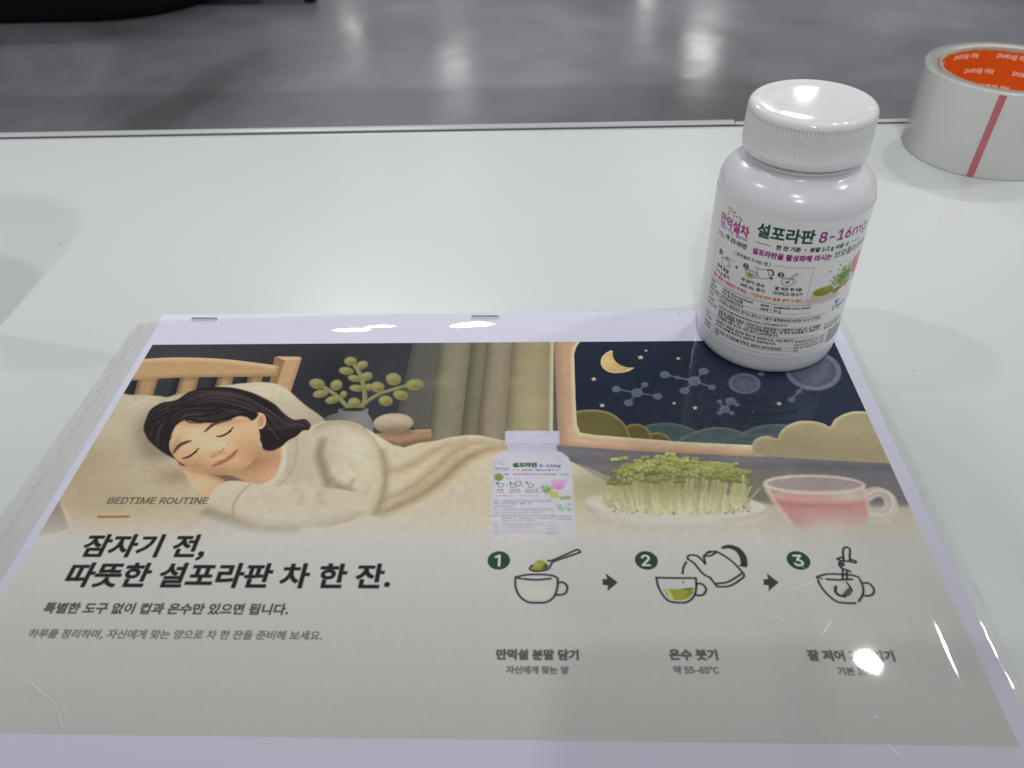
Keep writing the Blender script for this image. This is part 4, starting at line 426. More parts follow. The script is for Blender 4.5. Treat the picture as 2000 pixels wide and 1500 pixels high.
class Press:
    """a sheet of print in millimetres, x to the right and y up"""
    def __init__(s, x0, y0, x1, y1, res, base):
        s.x0, s.y1, s.res = x0, y1, res
        s.nx = int(round((x1 - x0) / res)) + 1; s.ny = int(round((y1 - y0) / res)) + 1
        s.a = np.empty((s.ny, s.nx, 3), np.float32); s.a[:] = base
        s.clip = None
    def g(s, pts):
        p = np.asarray(pts, float)
        return np.stack([(p[:, 0] - s.x0) / s.res, (s.y1 - p[:, 1]) / s.res], 1)
    def bbox(s, p, pad):
        xa = max(0, int(math.floor(p[:, 0].min() - pad))); xb = min(s.nx, int(math.ceil(p[:, 0].max() + pad)) + 1)
        ya = max(0, int(math.floor(p[:, 1].min() - pad))); yb = min(s.ny, int(math.ceil(p[:, 1].max() + pad)) + 1)
        return xa, xb, ya, yb
    def poly(s, rings, blur=0., smooth=False):
        """coverage of one or more rings (non-zero winding); rings in mm"""
        if not isinstance(rings[0][0], (tuple, list, np.ndarray)): rings = [rings]
        if smooth: rings = [catmull(r) for r in rings]
        R = [s.g(r) for r in rings]; allp = np.concatenate(R)
        br = blur / s.res
        xa, xb, ya, yb = s.bbox(allp, 2 + 2.5 * br)
        if xb - xa < 2 or yb - ya < 2: return None
        w, h, SS = xb - xa, yb - ya, 4
        acc = np.zeros((h * SS, w + 2), np.float32)
        for r in R:
            p = r; q = np.roll(r, -1, 0)
            sg = np.where(q[:, 1] > p[:, 1], 1., -1.)
            lo = np.where((q[:, 1] > p[:, 1])[:, None], p, q); hi = np.where((q[:, 1] > p[:, 1])[:, None], q, p)
            ka = np.ceil((lo[:, 1] - ya + .5) * SS - .5).astype(int); kb = np.ceil((hi[:, 1] - ya + .5) * SS - .5).astype(int)
            ka = np.clip(ka, 0, h * SS); kb = np.clip(kb, 0, h * SS)
            n = np.maximum(kb - ka, 0)
            if n.sum() == 0: continue
            e = np.repeat(np.arange(len(p)), n)
            k = np.arange(n.sum()) - np.repeat(np.cumsum(n) - n, n) + ka[e]
            yy = (k + .5) / SS - .5 + ya
            t = (yy - lo[e, 1]) / np.maximum(hi[e, 1] - lo[e, 1], 1e-9)
            x = np.clip(lo[e, 0] + t * (hi[e, 0] - lo[e, 0]) - xa + .5, 0, w + .999)
            xi = x.astype(int); f = x - xi
            np.add.at(acc, (k, xi), (sg[e] * (1 - f)).astype(np.float32))
            np.add.at(acc, (k, np.minimum(xi + 1, w + 1)), (sg[e] * f).astype(np.float32))
        cov = np.clip(np.abs(np.cumsum(acc, 1)[:, :w]), 0, 1).reshape(h, SS, w).mean(1)
        if br >= .6: cov = box_blur(cov, br * .7)
        return xa, xb, ya, yb, cov
    def stroke(s, pts, width, blur=0., smooth=False, closed=False, taper=None):
        """coverage of a brush line, width in mm; taper = list of widths along the line"""
        if smooth: pts = catmull(pts, closed)
        elif closed: pts = list(pts) + [pts[0]]
        p = s.g(pts); n = len(p)
        wv = np.full(n, width / 2 / s.res) if taper is None else np.interp(np.linspace(0, 1, n), np.linspace(0, 1, len(taper)), taper) / 2 / s.res
        br = blur / s.res
        xa, xb, ya, yb = s.bbox(p, wv.max() + 2 + 2 * br)
        if xb - xa < 1 or yb - ya < 1: return None
        X, Y = np.meshgrid(np.arange(xa, xb, dtype=np.float32), np.arange(ya, yb, dtype=np.float32))
        best = np.full(X.shape, -1e9, np.float32)
        for i in range(n - 1):
            a, b = p[i], p[i + 1]; d = b - a; L = d @ d
            m = max(wv[i], wv[i + 1]) + 2 + 2 * br
            ix0 = max(0, int(min(a[0], b[0]) - m) - xa); ix1 = max(0, int(max(a[0], b[0]) + m) + 2 - xa)
            iy0 = max(0, int(min(a[1], b[1]) - m) - ya); iy1 = max(0, int(max(a[1], b[1]) + m) + 2 - ya)
            if ix1 <= ix0 or iy1 <= iy0: continue
            xs, ys = X[iy0:iy1, ix0:ix1], Y[iy0:iy1, ix0:ix1]
            t = np.clip(((xs - a[0]) * d[0] + (ys - a[1]) * d[1]) / (L + 1e-9), 0, 1)
            dist = np.hypot(xs - a[0] - t * d[0], ys - a[1] - t * d[1])
            v = wv[i] + (wv[i + 1] - wv[i]) * t - dist
            best[iy0:iy1, ix0:ix1] = np.maximum(best[iy0:iy1, ix0:ix1], v)
        soft = 1 + 2 * br
        return xa, xb, ya, yb, np.clip(.5 + best / soft, 0, 1)
    def oval(s, c, rx, ry, ang=0., blur=0.):
        t = np.linspace(0, 2 * np.pi, 40, endpoint=False); ca, sa = math.cos(math.radians(ang)), math.sin(math.radians(ang))
        return s.poly(np.stack([c[0] + rx * np.cos(t) * ca - ry * np.sin(t) * sa, c[1] + rx * np.cos(t) * sa + ry * np.sin(t) * ca], 1), blur)
    def ink(s, m, col, al=1., noise=0.):
        if m is None: return None
        xa, xb, ya, yb, c = m
        k = c * al
        if s.clip is not None: k = k * s.clip[ya:yb, xa:xb]
        k = k[..., None]
        col = np.asarray(col, np.float32)
        if noise: col = col * (1 + noise * RNG.standard_normal((yb - ya, xb - xa, 1)).astype(np.float32))
        s.a[ya:yb, xa:xb] = s.a[ya:yb, xa:xb] * (1 - k) + col * k
        return m
    def blob(s, c, rx, ry, col, al=1., ang=0.):
        """soft gaussian-edged airbrush spot"""
        x, y = s.g([c])[0]; rx /= s.res; ry /= s.res; R = 2.2 * max(rx, ry)
        xa, xb, ya, yb = s.bbox(np.array([[x, y]]), R)
        if xb <= xa or yb <= ya: return
        X, Y = np.meshgrid(np.arange(xa, xb) - x, np.arange(ya, yb) - y)
        ca, sa = math.cos(math.radians(-ang)), math.sin(math.radians(-ang))
        u = (X * ca + Y * sa) / rx; v = (-X * sa + Y * ca) / ry
        s.ink((xa, xb, ya, yb, np.exp(-(u * u + v * v) * 1.2).astype(np.float32)), col, al)
    def within(s, m):
        s.clip = np.zeros((s.ny, s.nx), np.float32)
        if m is not None:
            xa, xb, ya, yb, c = m; s.clip[ya:yb, xa:xb] = c
    def free(s): s.clip = None

_gc = {}
def glyph(font, ch):
    key = (id(font), ch)
    if key not in _gc:
        if ord(ch) not in font: _gc[key] = (.28, []); return _gc[key]
        a, rings = font[ord(ch)]
        R = [np.array(r, float).reshape(-1, 2) / 170. - (.25, .3) for r in rings]
        _gc[key] = (a, R)
    return _gc[key]

def layout(font, txt, track=0.):
    x = 0; out = []; lo, hi = 1e9, -1e9
    for ch in txt:
        a, R = glyph(font, ch)
        for r in R:
            out.append(r + (x, 0)); lo = min(lo, out[-1][:, 0].min()); hi = max(hi, out[-1][:, 0].max())
        x += a + track
    return out, lo, hi

def typeset(cv, font, txt, xl, xr, bottom, col, bold=0., aspect=1., al=1., track=0., size=None, drop=.075, blur=0.):
    """set a line so that its ink runs from xl to xr; bottom = lowest ink of a syllable"""
    R, lo, hi = layout(font, txt, track)
    k = size if size else (xr - xl) / (hi - lo)
    h = k * aspect
    rings = [np.stack([xl + (r[:, 0] - lo) * k, bottom + (r[:, 1] + drop) * h], 1) for r in R]
    cv.ink(cv.poly(rings, blur), col, al)
    if bold:
        for r in rings: cv.ink(cv.stroke(r, bold, blur, closed=True), col, al)
    return k
# ---------------------------------------------------------------- the printed sheet
def A(*q): return [pt(x / 2.857, 580 + y / 2.857) for x, y in q]
def B(*q): return [pt(600 + x * .35, 640 + y * .35) for x, y in q]
def C(*q): return [pt(1050 + x * .35, 640 + y * .35) for x, y in q]
def D(*q): return [pt(900 + x * .3066, 1040 + y * .3066) for x, y in q]
def E(*q): return [pt(1400 + x * .3066, 1040 + y * .3066) for x, y in q]
def G(*q): return [pt(930 + x / 6, 830 + y / 6) for x, y in q]
def T(*q): return [pt(x / 2.857, 1000 + y / 2.857) for x, y in q]
def ov(cv, F, x, y, rx, ry, ang=0., blur=0.):
    t = np.linspace(0, 2 * np.pi, 36, endpoint=False); ca, sa = math.cos(math.radians(ang)), math.sin(math.radians(ang))
    return cv.poly(F(*[(x + rx * math.cos(k) * ca - ry * math.sin(k) * sa, y + rx * math.cos(k) * sa + ry * math.sin(k) * ca) for k in t]), blur)

def paint_poster(cv):
    ink, poly, stroke, blob = cv.ink, cv.poly, cv.stroke, cv.blob
    INK = (40, 42, 40)
    # ---- the room: felt wall, lower wall band
    ink(poly([(0, 0), (287, 0), (287, -70), (0, -70)]), (60, 61, 66))
    for (x, y, rx, ry, c, a) in ((15, -10, 30, 14, (72, 72, 76), .6), (85, -12, 40, 18, (52, 53, 59), .7), (60, -30, 40, 14, (50, 50, 55), .7), (105, -20, 16, 18, (66, 66, 72), .5)):
        blob((x, y), rx, ry, c, a)
    # curtain, fold by fold
    folds = [((590, 80), (745, 80), (680, 640), (505, 470), (84, 83, 78), (104, 101, 90)),
             ((735, 80), (925, 80), (870, 640), (664, 640), (136, 130, 106), (104, 100, 82)),
             ((915, 80), (1010, 80), (950, 640), (852, 640), (128, 122, 97), (98, 94, 76)),
             ((1002, 80), (1150, 80), (1106, 640), (940, 640), (150, 138, 115), (116, 106, 86)),
             ((1143, 80), (1372, 80), (1366, 640), (1098, 640), (160, 149, 114), (140, 130, 98))]
    for a, b, c, d, c1, c2 in folds:
        m = ink(poly(B(a, b, c, d)), c1); cv.within(m)
        P = B(((a[0] * .8 + b[0] * .2), 80), ((d[0] * .8 + c[0] * .2), 640)); ink(stroke(P, 6, 5), c2, .55)
        P = B(b, c); ink(stroke(P, 7, 5), c2, .9)
        P = B(a, d); ink(stroke(P, 3, 2), [v * .72 for v in c2], .8)
        P = B(((a[0] + b[0]) / 2 + 20, 80), ((c[0] + d[0]) / 2 + 20, 640)); ink(stroke(P, 4, 5), [min(255, v * 1.1) for v in c1], .6)
        cv.free()
    for x, y, a in ((1230, 200, .5), (1190, 300, .4), (1280, 420, .4), (760, 300, .3)):
        blob(B((x, y))[0], 5, 4, (178, 162, 112), a)
    ink(stroke(B((1368, 80), (1362, 640)), 1.6, .5), (196, 190, 158))
    ink(poly(B((1378, 80), (1405, 80), (1420, 660), (1372, 640))), (92, 88, 92))
    # wall band under the window
    ink(poly(C((60, 640), (300, 670), (1200, 715), (2060, 755), (2200, 1010), (1500, 1000), (700, 960), (330, 800), (180, 745))), (112, 109, 116))
    for y, a in ((720, .5), (770, .35), (800, .5), (860, .4), (905, .4), (960, .3)):
        ink(stroke(C((100, y - 30), (900, y), (2100, y + 25)), 2.2, 2), (92, 90, 98) if int(y / 10) % 2 else (130, 127, 132), a)
    # ---- the window
    ink(poly(C((92, 60), (1700, 60), (1700, 720), (1200, 719), (600, 692), (116, 656))), (196, 158, 126))
    cv.within(poly(C((92, 60), (1700, 60), (1700, 720), (1200, 719), (600, 692), (116, 656))))
    ink(stroke(C((95, 60), (120, 660)), 3, 2), (158, 122, 98), .8)
    ink(stroke(C((120, 655), (600, 690), (1200, 718)), 2.4, 1.5), (168, 130, 104), .7)
    ink(stroke(C((205, 560), (225, 625), (330, 640), (800, 660), (1210, 672)), 3.4, 1.5), (216, 182, 144), .7)
    cv.free()
    sky = poly(C((250, 60), (215, 110), (204, 150), (212, 400), (220, 540), (238, 585), (320, 598), (420, 606), (800, 636), (1200, 655), (2000, 700), (1650, 60)))
    ink(stroke(C((250, 60), (215, 110), (203, 150), (211, 400), (219, 540), (238, 588), (320, 602), (420, 610), (800, 640), (1200, 659)), 2.6, .8), (228, 200, 158))
    ink(sky, (44, 51, 68)); cv.within(sky)
    for x, y, rx, ry, c, a in ((300, 400, 45, 18, (33, 41, 58), .8), (600, 250, 40, 16, (36, 44, 60), .8), (1300, 350, 60, 26, (56, 62, 78), .6), (1000, 480, 40, 12, (52, 60, 74), .5), (1650, 400, 30, 25, (50, 58, 80), .6)):
        blob(C((x, y))[0], rx, ry, c, a)
    def rimmed(pts, c, rim, w=.9):
        m = ink(poly(C(*pts), smooth=True), c, 1); P = catmull(C(*pts))
        cv.clip = cv.clip * 0 if m is None else cv.clip
        return m, P
    def hill(top, bottom, c, rim):
        cur = catmull(C(*top), False); ring = np.concatenate([cur, np.array(C(*bottom))])
        m = ink(poly(ring), c); save = cv.clip; cv.within(m)
        if save is not None: cv.clip = cv.clip * save
        ink(stroke(cur - (0, 2.2), 4, 3), [v * .93 for v in c], .6); ink(stroke(cur - (0, .5), 1.1, .5), rim, .9); cv.clip = save
    # molecules and discs drawn on the night sky
    MC, ML = (98, 106, 126), (118, 126, 146)
    def bond(a, b): ink(stroke(C(a, b), .75, .2), (112, 120, 138), .9)
    def node(x, y, rx, ry):
        ink(ov(cv, C, x, y, rx, ry, 0, .15), ML); ink(ov(cv, C, x + 1, y + 2, rx * .8, ry * .78, 0, .4), MC)
    m1 = ((438, 343, 22, 17), (598, 318, 19, 13), (670, 383, 25, 17), (508, 420, 25, 18))
    for n in m1: bond((555, 363), n[:2])
    for n in m1 + ((555, 363, 32, 24),): node(*n)
    m2 = ((710, 262, 27, 19), (780, 278, 11, 8), (926, 243, 27, 18), (820, 352, 27, 18), (973, 332, 21, 14))
    for n in m2: bond((875, 298), n[:2])
    for n in m2 + ((875, 298, 34, 25),): node(*n)
    for a, b in (((1078, 410), (1043, 455)), ((1043, 455), (1015, 412)), ((1078, 410), (1113, 430)), ((1043, 455), (1015, 475)), ((1043, 455), (1083, 476))): bond(a, b)
    for n in ((1078, 410, 30, 20), (1015, 412, 14, 10), (1113, 430, 14, 9), (1015, 475, 14, 11), (1083, 476, 14, 11), (1043, 455, 28, 20)): node(*n)
    ink(ov(cv, C, 1155, 312, 90, 58, 3, .2), (104, 110, 128)); ink(ov(cv, C, 1156, 313, 68, 43, 3, .3), (78, 84, 104)); ink(ov(cv, C, 1158, 314, 58, 36, 3, .5), (90, 96, 114))
    for k in range(40):
        t = RNG.uniform(0, 6.28); r = RNG.uniform(0, 1) ** .5
        blob(C((1157 + 55 * r * math.cos(t), 313 + 33 * r * math.sin(t)))[0], .6, .45, (108, 114, 132), .5)
    bond((1475, 335), (1458, 355)); bond((1458, 355), (1417, 402)); node(1458, 355, 14, 10); node(1417, 402, 20, 14); node(1248, 258, 16, 10)
    ink(ov(cv, C, 1538, 240, 158, 110, 6, .2), (112, 118, 136)); ink(ov(cv, C, 1538, 240, 130, 88, 6, .3), (84, 90, 110))
    for k in range(34):
        t = k * 2.4; r = 100 * (k / 34) ** .5
        ink(ov(cv, C, 1540 + r * math.cos(t), 235 + .7 * r * math.sin(t), 17, 12, 0, .3), (106, 112, 130), .75)
        ink(ov(cv, C, 1540 + r * math.cos(t), 236 + .7 * r * math.sin(t), 11, 8, 0, .4), (88, 95, 114), .8)
    def star(x, y, r):
        ink(poly(C(*[(x + (r if k % 2 == 0 else r * .45) * math.sin(k * math.pi / 5), y - (r if k % 2 == 0 else r * .45) * .72 * math.cos(k * math.pi / 5)) for k in range(10)])), (206, 196, 158))
    for x, y, r in ((575, 166, 19), (605, 128, 11), (785, 172, 15), (313, 287, 18), (360, 434, 18), (762, 422, 14), (879, 448, 18), (1348, 424, 19)): star(x, y, r)
    # hills and felt clouds
    B0 = ((1700, 720), (200, 720))
    hill(((560, 575), (605, 545), (660, 534), (720, 530), (800, 541), (880, 572), (960, 630)), ((960, 720), (560, 720)), (76, 93, 97), (100, 116, 114))
    hill(((1060, 640), (1145, 585), (1200, 560), (1260, 543), (1330, 538), (1420, 546), (1500, 590)), ((1500, 720), (1060, 720)), (76, 92, 100), (100, 114, 116))
    hill(((760, 640), (830, 600), (890, 575), (950, 559), (1010, 554), (1080, 563), (1145, 585), (1220, 640)), ((1220, 720), (760, 720)), (82, 99, 100), (106, 122, 118))
    hill(((1000, 650), (1060, 620), (1140, 596), (1260, 590), (1400, 610)), ((1400, 720), (1000, 720)), (78, 95, 98), (92, 108, 108))
    hill(((590, 610), (625, 592), (665, 583), (705, 592), (735, 612), (760, 650)), ((760, 700), (590, 700)), (104, 97, 58), (150, 140, 88))
    hill(((470, 580), (497, 548), (530, 537), (575, 540), (610, 560), (632, 592), (640, 660)), ((640, 700), (470, 700)), (108, 100, 58), (152, 142, 90))
    hill(((190, 472), (250, 460), (330, 458), (400, 472), (450, 503), (495, 550), (520, 620)), ((520, 700), (190, 700)), (112, 104, 60), (160, 148, 94))
    mo = poly(C((417, 128), (385, 138), (358, 168), (354, 205), (375, 235), (415, 252), (465, 252), (510, 242), (537, 224), (505, 222), (470, 212), (437, 190), (420, 160)), smooth=True)
    ink(mo, (206, 170, 104)); cv.within(mo); blob(C((380, 180))[0], 4, 5, (226, 196, 132), .8); ink(stroke(C((417, 128), (358, 168), (375, 235), (465, 252), (537, 224)), .8, .3, True), (228, 204, 150), .8); cv.free()
    cl = [(1195, 690), (1203, 640), (1235, 612), (1285, 605), (1338, 617), (1352, 585), (1395, 545), (1460, 522), (1530, 521), (1590, 533), (1632, 551), (1660, 510), (1720, 478), (1780, 466), (1850, 470)]
    cur = catmull(C(*cl), False); ring = np.concatenate([cur, np.array(C((2100, 770), (1960, 757), (1600, 738), (1260, 716)))])
    m = ink(poly(ring), (172, 158, 120)); cv.within(m)
    ink(stroke(cur - (0, .6), 1.5, .6), (212, 202, 158), .95)
    for x, y, c, a in ((1700, 560, (186, 170, 130), .5), (1400, 640, (160, 146, 110), .5), (1300, 690, (150, 137, 106), .6), (1800, 700, (158, 145, 112), .6)): blob(C((x, y))[0], 18, 8, c, a)
    cv.free()
    # ---- bed head
    for q in (((775, 440), (888, 440), (850, 560), (745, 560)), ((1010, 440), (1112, 440), (1080, 560), (975, 560)), ((1220, 440), (1304, 440), (1285, 520), (1190, 520)), ((1385, 440), (1468, 440), (1450, 500), (1370, 500))):
        m = ink(poly(A(*q)), (178, 140, 98)); cv.within(m); ink(stroke(A(q[1], q[2]), 2.6, 1), (142, 108, 74), .8); ink(stroke(A(q[0], q[1]), 4, 2), (132, 100, 70), .8); ink(stroke(A(q[0], q[3]), 1, .6), (202, 166, 122), .6); cv.free()
        ink(stroke(A((q[0][0] - 12, 440), (q[3][0] - 12, 560)), 3, 1.5), (36, 36, 40), .7)
    post = poly(A((1532, 336), (1552, 332), (1672, 334), (1684, 342), (1612, 560), (1505, 480)))
    m = ink(post, (192, 152, 112)); cv.within(m); ink(poly(A((1528, 330), (1590, 352), (1535, 520), (1490, 500))), (150, 114, 78)); ink(poly(A((1535, 328), (1690, 330), (1680, 352), (1585, 354))), (208, 172, 130)); ink(stroke(A((1684, 342), (1612, 560)), 1.6, 1), (160, 122, 86), .8); cv.free()
    rail = poly(np.concatenate([catmull(A((740, 352), (900, 340), (1050, 338), (1250, 347), (1450, 370), (1556, 385)), False), catmull(A((1545, 440), (1450, 445), (1250, 446), (1000, 450), (740, 466)), False)]))
    m = ink(rail, (190, 152, 106)); cv.within(m)
    ink(stroke(A((740, 352), (900, 340), (1050, 338), (1250, 347), (1450, 370), (1556, 385)), 4.2, 1, True), (212, 178, 130), .9)
    ink(stroke(A((1545, 440), (1250, 446), (1000, 450), (740, 466)), 2.4, 1.4, True), (156, 118, 78), .8); ink(stroke(A((1556, 385), (1543, 440)), 2, 1), (160, 124, 84), .7); cv.free()
    # ---- plant, vase, stone, bedside table
    ink(ov(cv, B, 150, 330, 130, 190, 10, 6), (44, 44, 48), .6)
    def leaf(x, y, rx, ry, ang=0.):
        m = ink(ov(cv, B, x, y, rx, ry, ang, .15), (142, 138, 84)); cv.within(m)
        blob(B((x + rx * .35, y + ry * .5))[0], 2.4, 1.8, (112, 108, 62), .75); blob(B((x - rx * .3, y - ry * .4))[0], 2.2, 1.5, (164, 158, 102), .6); cv.free()
    SC = (126, 124, 82)
    for x, y, rx, ry, an in ((203, 372, 18, 21, 30), (345, 332, 22, 20, 0)): leaf(x, y, rx, ry, an)
    for l in (((305, 450), (322, 380), (300, 270), (258, 200)), ((228, 445), (165, 380), (95, 332)), ((290, 445), (400, 372), (560, 322))): ink(stroke(B(*l), 1.9, .2, True), SC); ink(stroke([(x - .4, y + .3) for x, y in B(*l)], .5, .3, True), (158, 155, 110), .8)
    for q in ((55, 313, 44, 29, 8), (75, 368, 44, 22, -10), (163, 320, 34, 29, -20), (140, 403, 40, 21, -12), (242, 187, 35, 25, 0), (307, 208, 33, 22, -20), (218, 241, 41, 22, 6), (265, 283, 38, 19, 8), (332, 272, 33, 24, -20), (278, 338, 43, 19, 5), (262, 420, 34, 31, 0), (393, 332, 38, 31, 10), (482, 287, 43, 35, 10), (600, 317, 51, 31, -6), (522, 376, 43, 28, 12), (438, 408, 39, 29, 5)): leaf(*q)
    vz = poly(B((185, 452), (330, 448), (338, 478), (362, 520), (366, 590), (300, 620), (100, 600), (84, 530), (120, 492), (170, 475)), smooth=True)
    m = ink(vz, (116, 116, 112)); cv.within(m); blob(B((110, 540))[0], 9, 9, (82, 82, 82), .8); blob(B((290, 520))[0], 9, 8, (140, 140, 134), .7); ink(ov(cv, B, 258, 452, 76, 13, 0, .3), (88, 88, 84)); ink(ov(cv, B, 258, 456, 62, 9, 0, .5), (52, 52, 50)); cv.free()
    m = ink(poly(B((380, 592), (480, 575), (692, 566), (696, 632), (500, 668), (400, 640))), (164, 130, 98)); cv.within(m); ink(stroke(B((400, 640), (500, 664), (696, 630)), 3.6, .8), (132, 98, 70), .9); ink(stroke(B((380, 592), (692, 567)), 1.4, .8), (188, 156, 120), .8); cv.free()
    ink(ov(cv, B, 485, 580, 110, 16, 0, 1.2), (96, 76, 58), .7)
    m = ink(ov(cv, B, 480, 533, 112, 55, -3, .2), (176, 158, 130)); cv.within(m); blob(B((440, 500))[0], 11, 5, (196, 180, 152), .8); blob(B((490, 585))[0], 20, 4, (128, 108, 84), .9); cv.free()
    # ---- pillows
    ink(poly(A((0, 1230), (700, 1180), (1000, 1100), (1500, 1100), (2000, 1100), (6000, 1190), (6000, 1600), (0, 1600)), 1.5), (188, 179, 158))
    m = ink(poly(A((1180, 520), (1290, 490), (1400, 479), (1500, 478), (1590, 508), (1700, 602), (1812, 690), (1850, 800), (1500, 900), (1150, 700)), .35, True), (198, 186, 158)); cv.within(m)
    for x, y, rx, ry, c, a in ((1500, 520, 14, 6, (212, 200, 172), .8), (1760, 690, 10, 7, (170, 154, 124), .8), (1560, 640, 14, 8, (186, 172, 142), .7)): blob(A((x, y))[0], rx, ry, c, a)
    cv.free()
    m = ink(poly(A((560, 545), (720, 546), (880, 552), (930, 560), (1010, 540), (1110, 560), (1160, 850), (1130, 1010), (1160, 1190), (1000, 1320), (330, 1330), (150, 1300), (100, 1000)), .35, True), (190, 174, 146)); cv.within(m)
    for x, y, rx, ry, c, a in ((800, 590, 14, 5, (204, 190, 164), .8), (700, 720, 20, 12, (196, 180, 152), .7), (440, 950, 16, 14, (166, 146, 112), .8), (560, 1000, 16, 12, (182, 164, 132), .6), (850, 900, 12, 12, (180, 164, 136), .6), (980, 1060, 16, 10, (194, 178, 148), .8), (800, 700, 4, 10, (150, 134, 112), .6), (690, 1170, 34, 10, (178, 162, 130), .8), (420, 1100, 18, 10, (172, 152, 118), .6), (985, 1000, 9, 5, (150, 128, 100), .7)): blob(A((x, y))[0], rx, ry, c, a)
    ink(stroke(A((885, 640), (920, 570), (1010, 545)), 1.2, 1.2, True), (160, 144, 118), .6); ink(stroke(A((270, 1060), (310, 1100), (360, 1200), (380, 1280)), 1.4, .8, True), (206, 192, 160), .6); cv.free()
    ink(poly(A((230, 1260), (330, 1130), (350, 1190), (385, 1290), (300, 1320), (200, 1330)), .6), (146, 130, 116), .9)
    # ---- blanket and bed sheet, melting into the plain lower part
    m = ink(poly(B((330, 560), (480, 655), (540, 668), (620, 645), (720, 632), (800, 612), (880, 600), (960, 601), (1050, 620), (1160, 650), (1300, 690), (1480, 750), (1600, 822), (1750, 900), (2400, 940), (2600, 1250), (-600, 1250), (-200, 1060), (300, 1000)), .3), (207, 194, 166)); cv.within(m)
    for x, y, rx, ry, c, a in ((900, 640, 18, 5, (216, 200, 164), .8), (700, 760, 16, 14, (204, 187, 151), .8), (560, 800, 10, 16, (206, 188, 152), .6), (900, 900, 24, 16, (198, 185, 156), .8), (700, 1050, 40, 14, (192, 182, 160), .8), (1550, 1000, 30, 14, (198, 186, 160), .8), (1400, 800, 20, 6, (214, 204, 178), .7)): blob(B((x, y))[0], rx, ry, c, a)
    for l, w, a, c in ((((1110, 672), (1000, 686), (880, 740), (780, 830), (640, 930), (430, 1030)), 3.8, .9, (150, 124, 84)), (((1110, 690), (1010, 705), (900, 770), (800, 860), (660, 965), (470, 1050)), 2.6, .5, (208, 192, 154)), (((1090, 645), (960, 640), (840, 680), (720, 780), (600, 880), (440, 960)), 3.4, .7, (160, 136, 98)), (((880, 625), (760, 660), (640, 730), (520, 790), (450, 800)), 2.8, .7, (164, 142, 106)), (((860, 610), (740, 640), (560, 680)), 2., .4, (208, 194, 160)), (((760, 700), (640, 790), (500, 890)), 2.4, .5, (208, 192, 154))):
        ink(stroke(B(*l), w, 2, True, taper=[w * .4, w, w, w * .6]), c, a)
    cv.free()
    # ---- sleeper: jumper, neck, hand, hair, face
    body = [(1570, 800), (1640, 775), (1730, 722), (1800, 700), (1900, 692), (2000, 705), (2080, 760), (2130, 850), (2160, 950), (2140, 1080), (2060, 1200), (1900, 1250), (1800, 1200), (1500, 1200), (1340, 1090), (1480, 1040), (1560, 960)]
    # the shoulder continues in the next close-up's frame (600 px further on the sheet is x-1714 here)
    m = ink(poly(A((1560, 815), (1640, 775), (1730, 722), (1790, 702), (1850, 690), (1940, 694), (2010, 715), (2050, 750), (2080, 790), (2100, 860), (2105, 930), (2090, 1010), (2060, 1090), (2030, 1150), (1960, 1230), (1800, 1270), (1500, 1250), (1300, 1180), (1340, 1060), (1480, 1040), (1556, 962), (1580, 880)), .3, True), (201, 187, 163)); cv.within(m)
    for x, y, rx, ry, c, a in ((1880, 730, 12, 6, (208, 194, 168), .8), (1620, 900, 8, 16, (180, 164, 138), .6), (2060, 880, 6, 18, (204, 188, 158), .8), (1840, 900, 5, 14, (176, 160, 136), .7), (1720, 980, 14, 8, (188, 172, 148), .7), (1960, 1000, 10, 12, (212, 198, 168), .8), (2080, 1130, 12, 8, (180, 162, 128), .8)): blob(A((x, y))[0], rx, ry, c, a)
    ink(stroke(A((1800, 800), (1780, 870), (1800, 950), (1830, 1050)), 2.4, 1.6, True), (140, 122, 98), .8); ink(stroke(A((1850, 1020), (1920, 1090), (1900, 1140)), 2.2, 1.6, True), (142, 124, 98), .75); ink(stroke(A((1960, 930), (2040, 1010), (2060, 1050)), 1.8, 1.5, True), (176, 158, 126), .5); cv.free()
    # upper arm and elbow over the blanket
    arm = catmull(B((60, 545), (130, 522), (210, 522), (300, 552), (370, 612), (420, 690), (444, 790), (438, 890), (415, 980), (385, 1040)), False)
    m = poly(np.concatenate([arm, np.array(B((200, 1090), (-60, 1090), (-120, 700)))]), .3); cv.within(m)
    ink(stroke(arm, 6, 4), (176, 158, 128), .75); ink(stroke(arm, 2.4, 1.6), (160, 140, 108), .6)
    blob(B((270, 640))[0], 9, 9, (216, 203, 178), .7); blob(B((330, 820))[0], 7, 12, (212, 198, 170), .6)
    for l, w in ((((95, 640), (70, 720), (100, 800), (120, 880)), 2.2), (((170, 880), (210, 940), (200, 980)), 1.8), (((260, 850), (230, 900), (250, 960)), 1.6), (((140, 900), (190, 890), (260, 915)), 1.4)): ink(stroke(B(*l), w, 1.3, True, taper=[w * .3, w, w * .4]), (148, 130, 102), .7)
    cv.free(); ink(stroke(arm[30:], 1.6, 1.4), (140, 118, 84), .55)
    m = ink(poly(A((1390, 860), (1450, 832), (1530, 855), (1582, 840), (1575, 930), (1540, 1000), (1490, 1046), (1400, 1040), (1330, 1030), (1270, 985), (1350, 950)), .2, True), (196, 152, 112)); cv.within(m)
    blob(A((1400, 930))[0], 9, 6, (164, 118, 84), .8); blob(A((1500, 1000))[0], 7, 6, (206, 160, 120), .7); cv.free()
    ink(stroke(A((1585, 820), (1580, 930), (1545, 1005), (1480, 1050)), 2., .5, True), (210, 196, 168), .9); ink(stroke(A((1655, 790), (1650, 900), (1610, 1000), (1540, 1060)), .5, .4, True), (160, 140, 116), .6)
    ink(poly(A((1150, 985), (1250, 990), (1300, 1000), (1400, 1045), (1250, 1060)), .4), (104, 78, 62), .8)
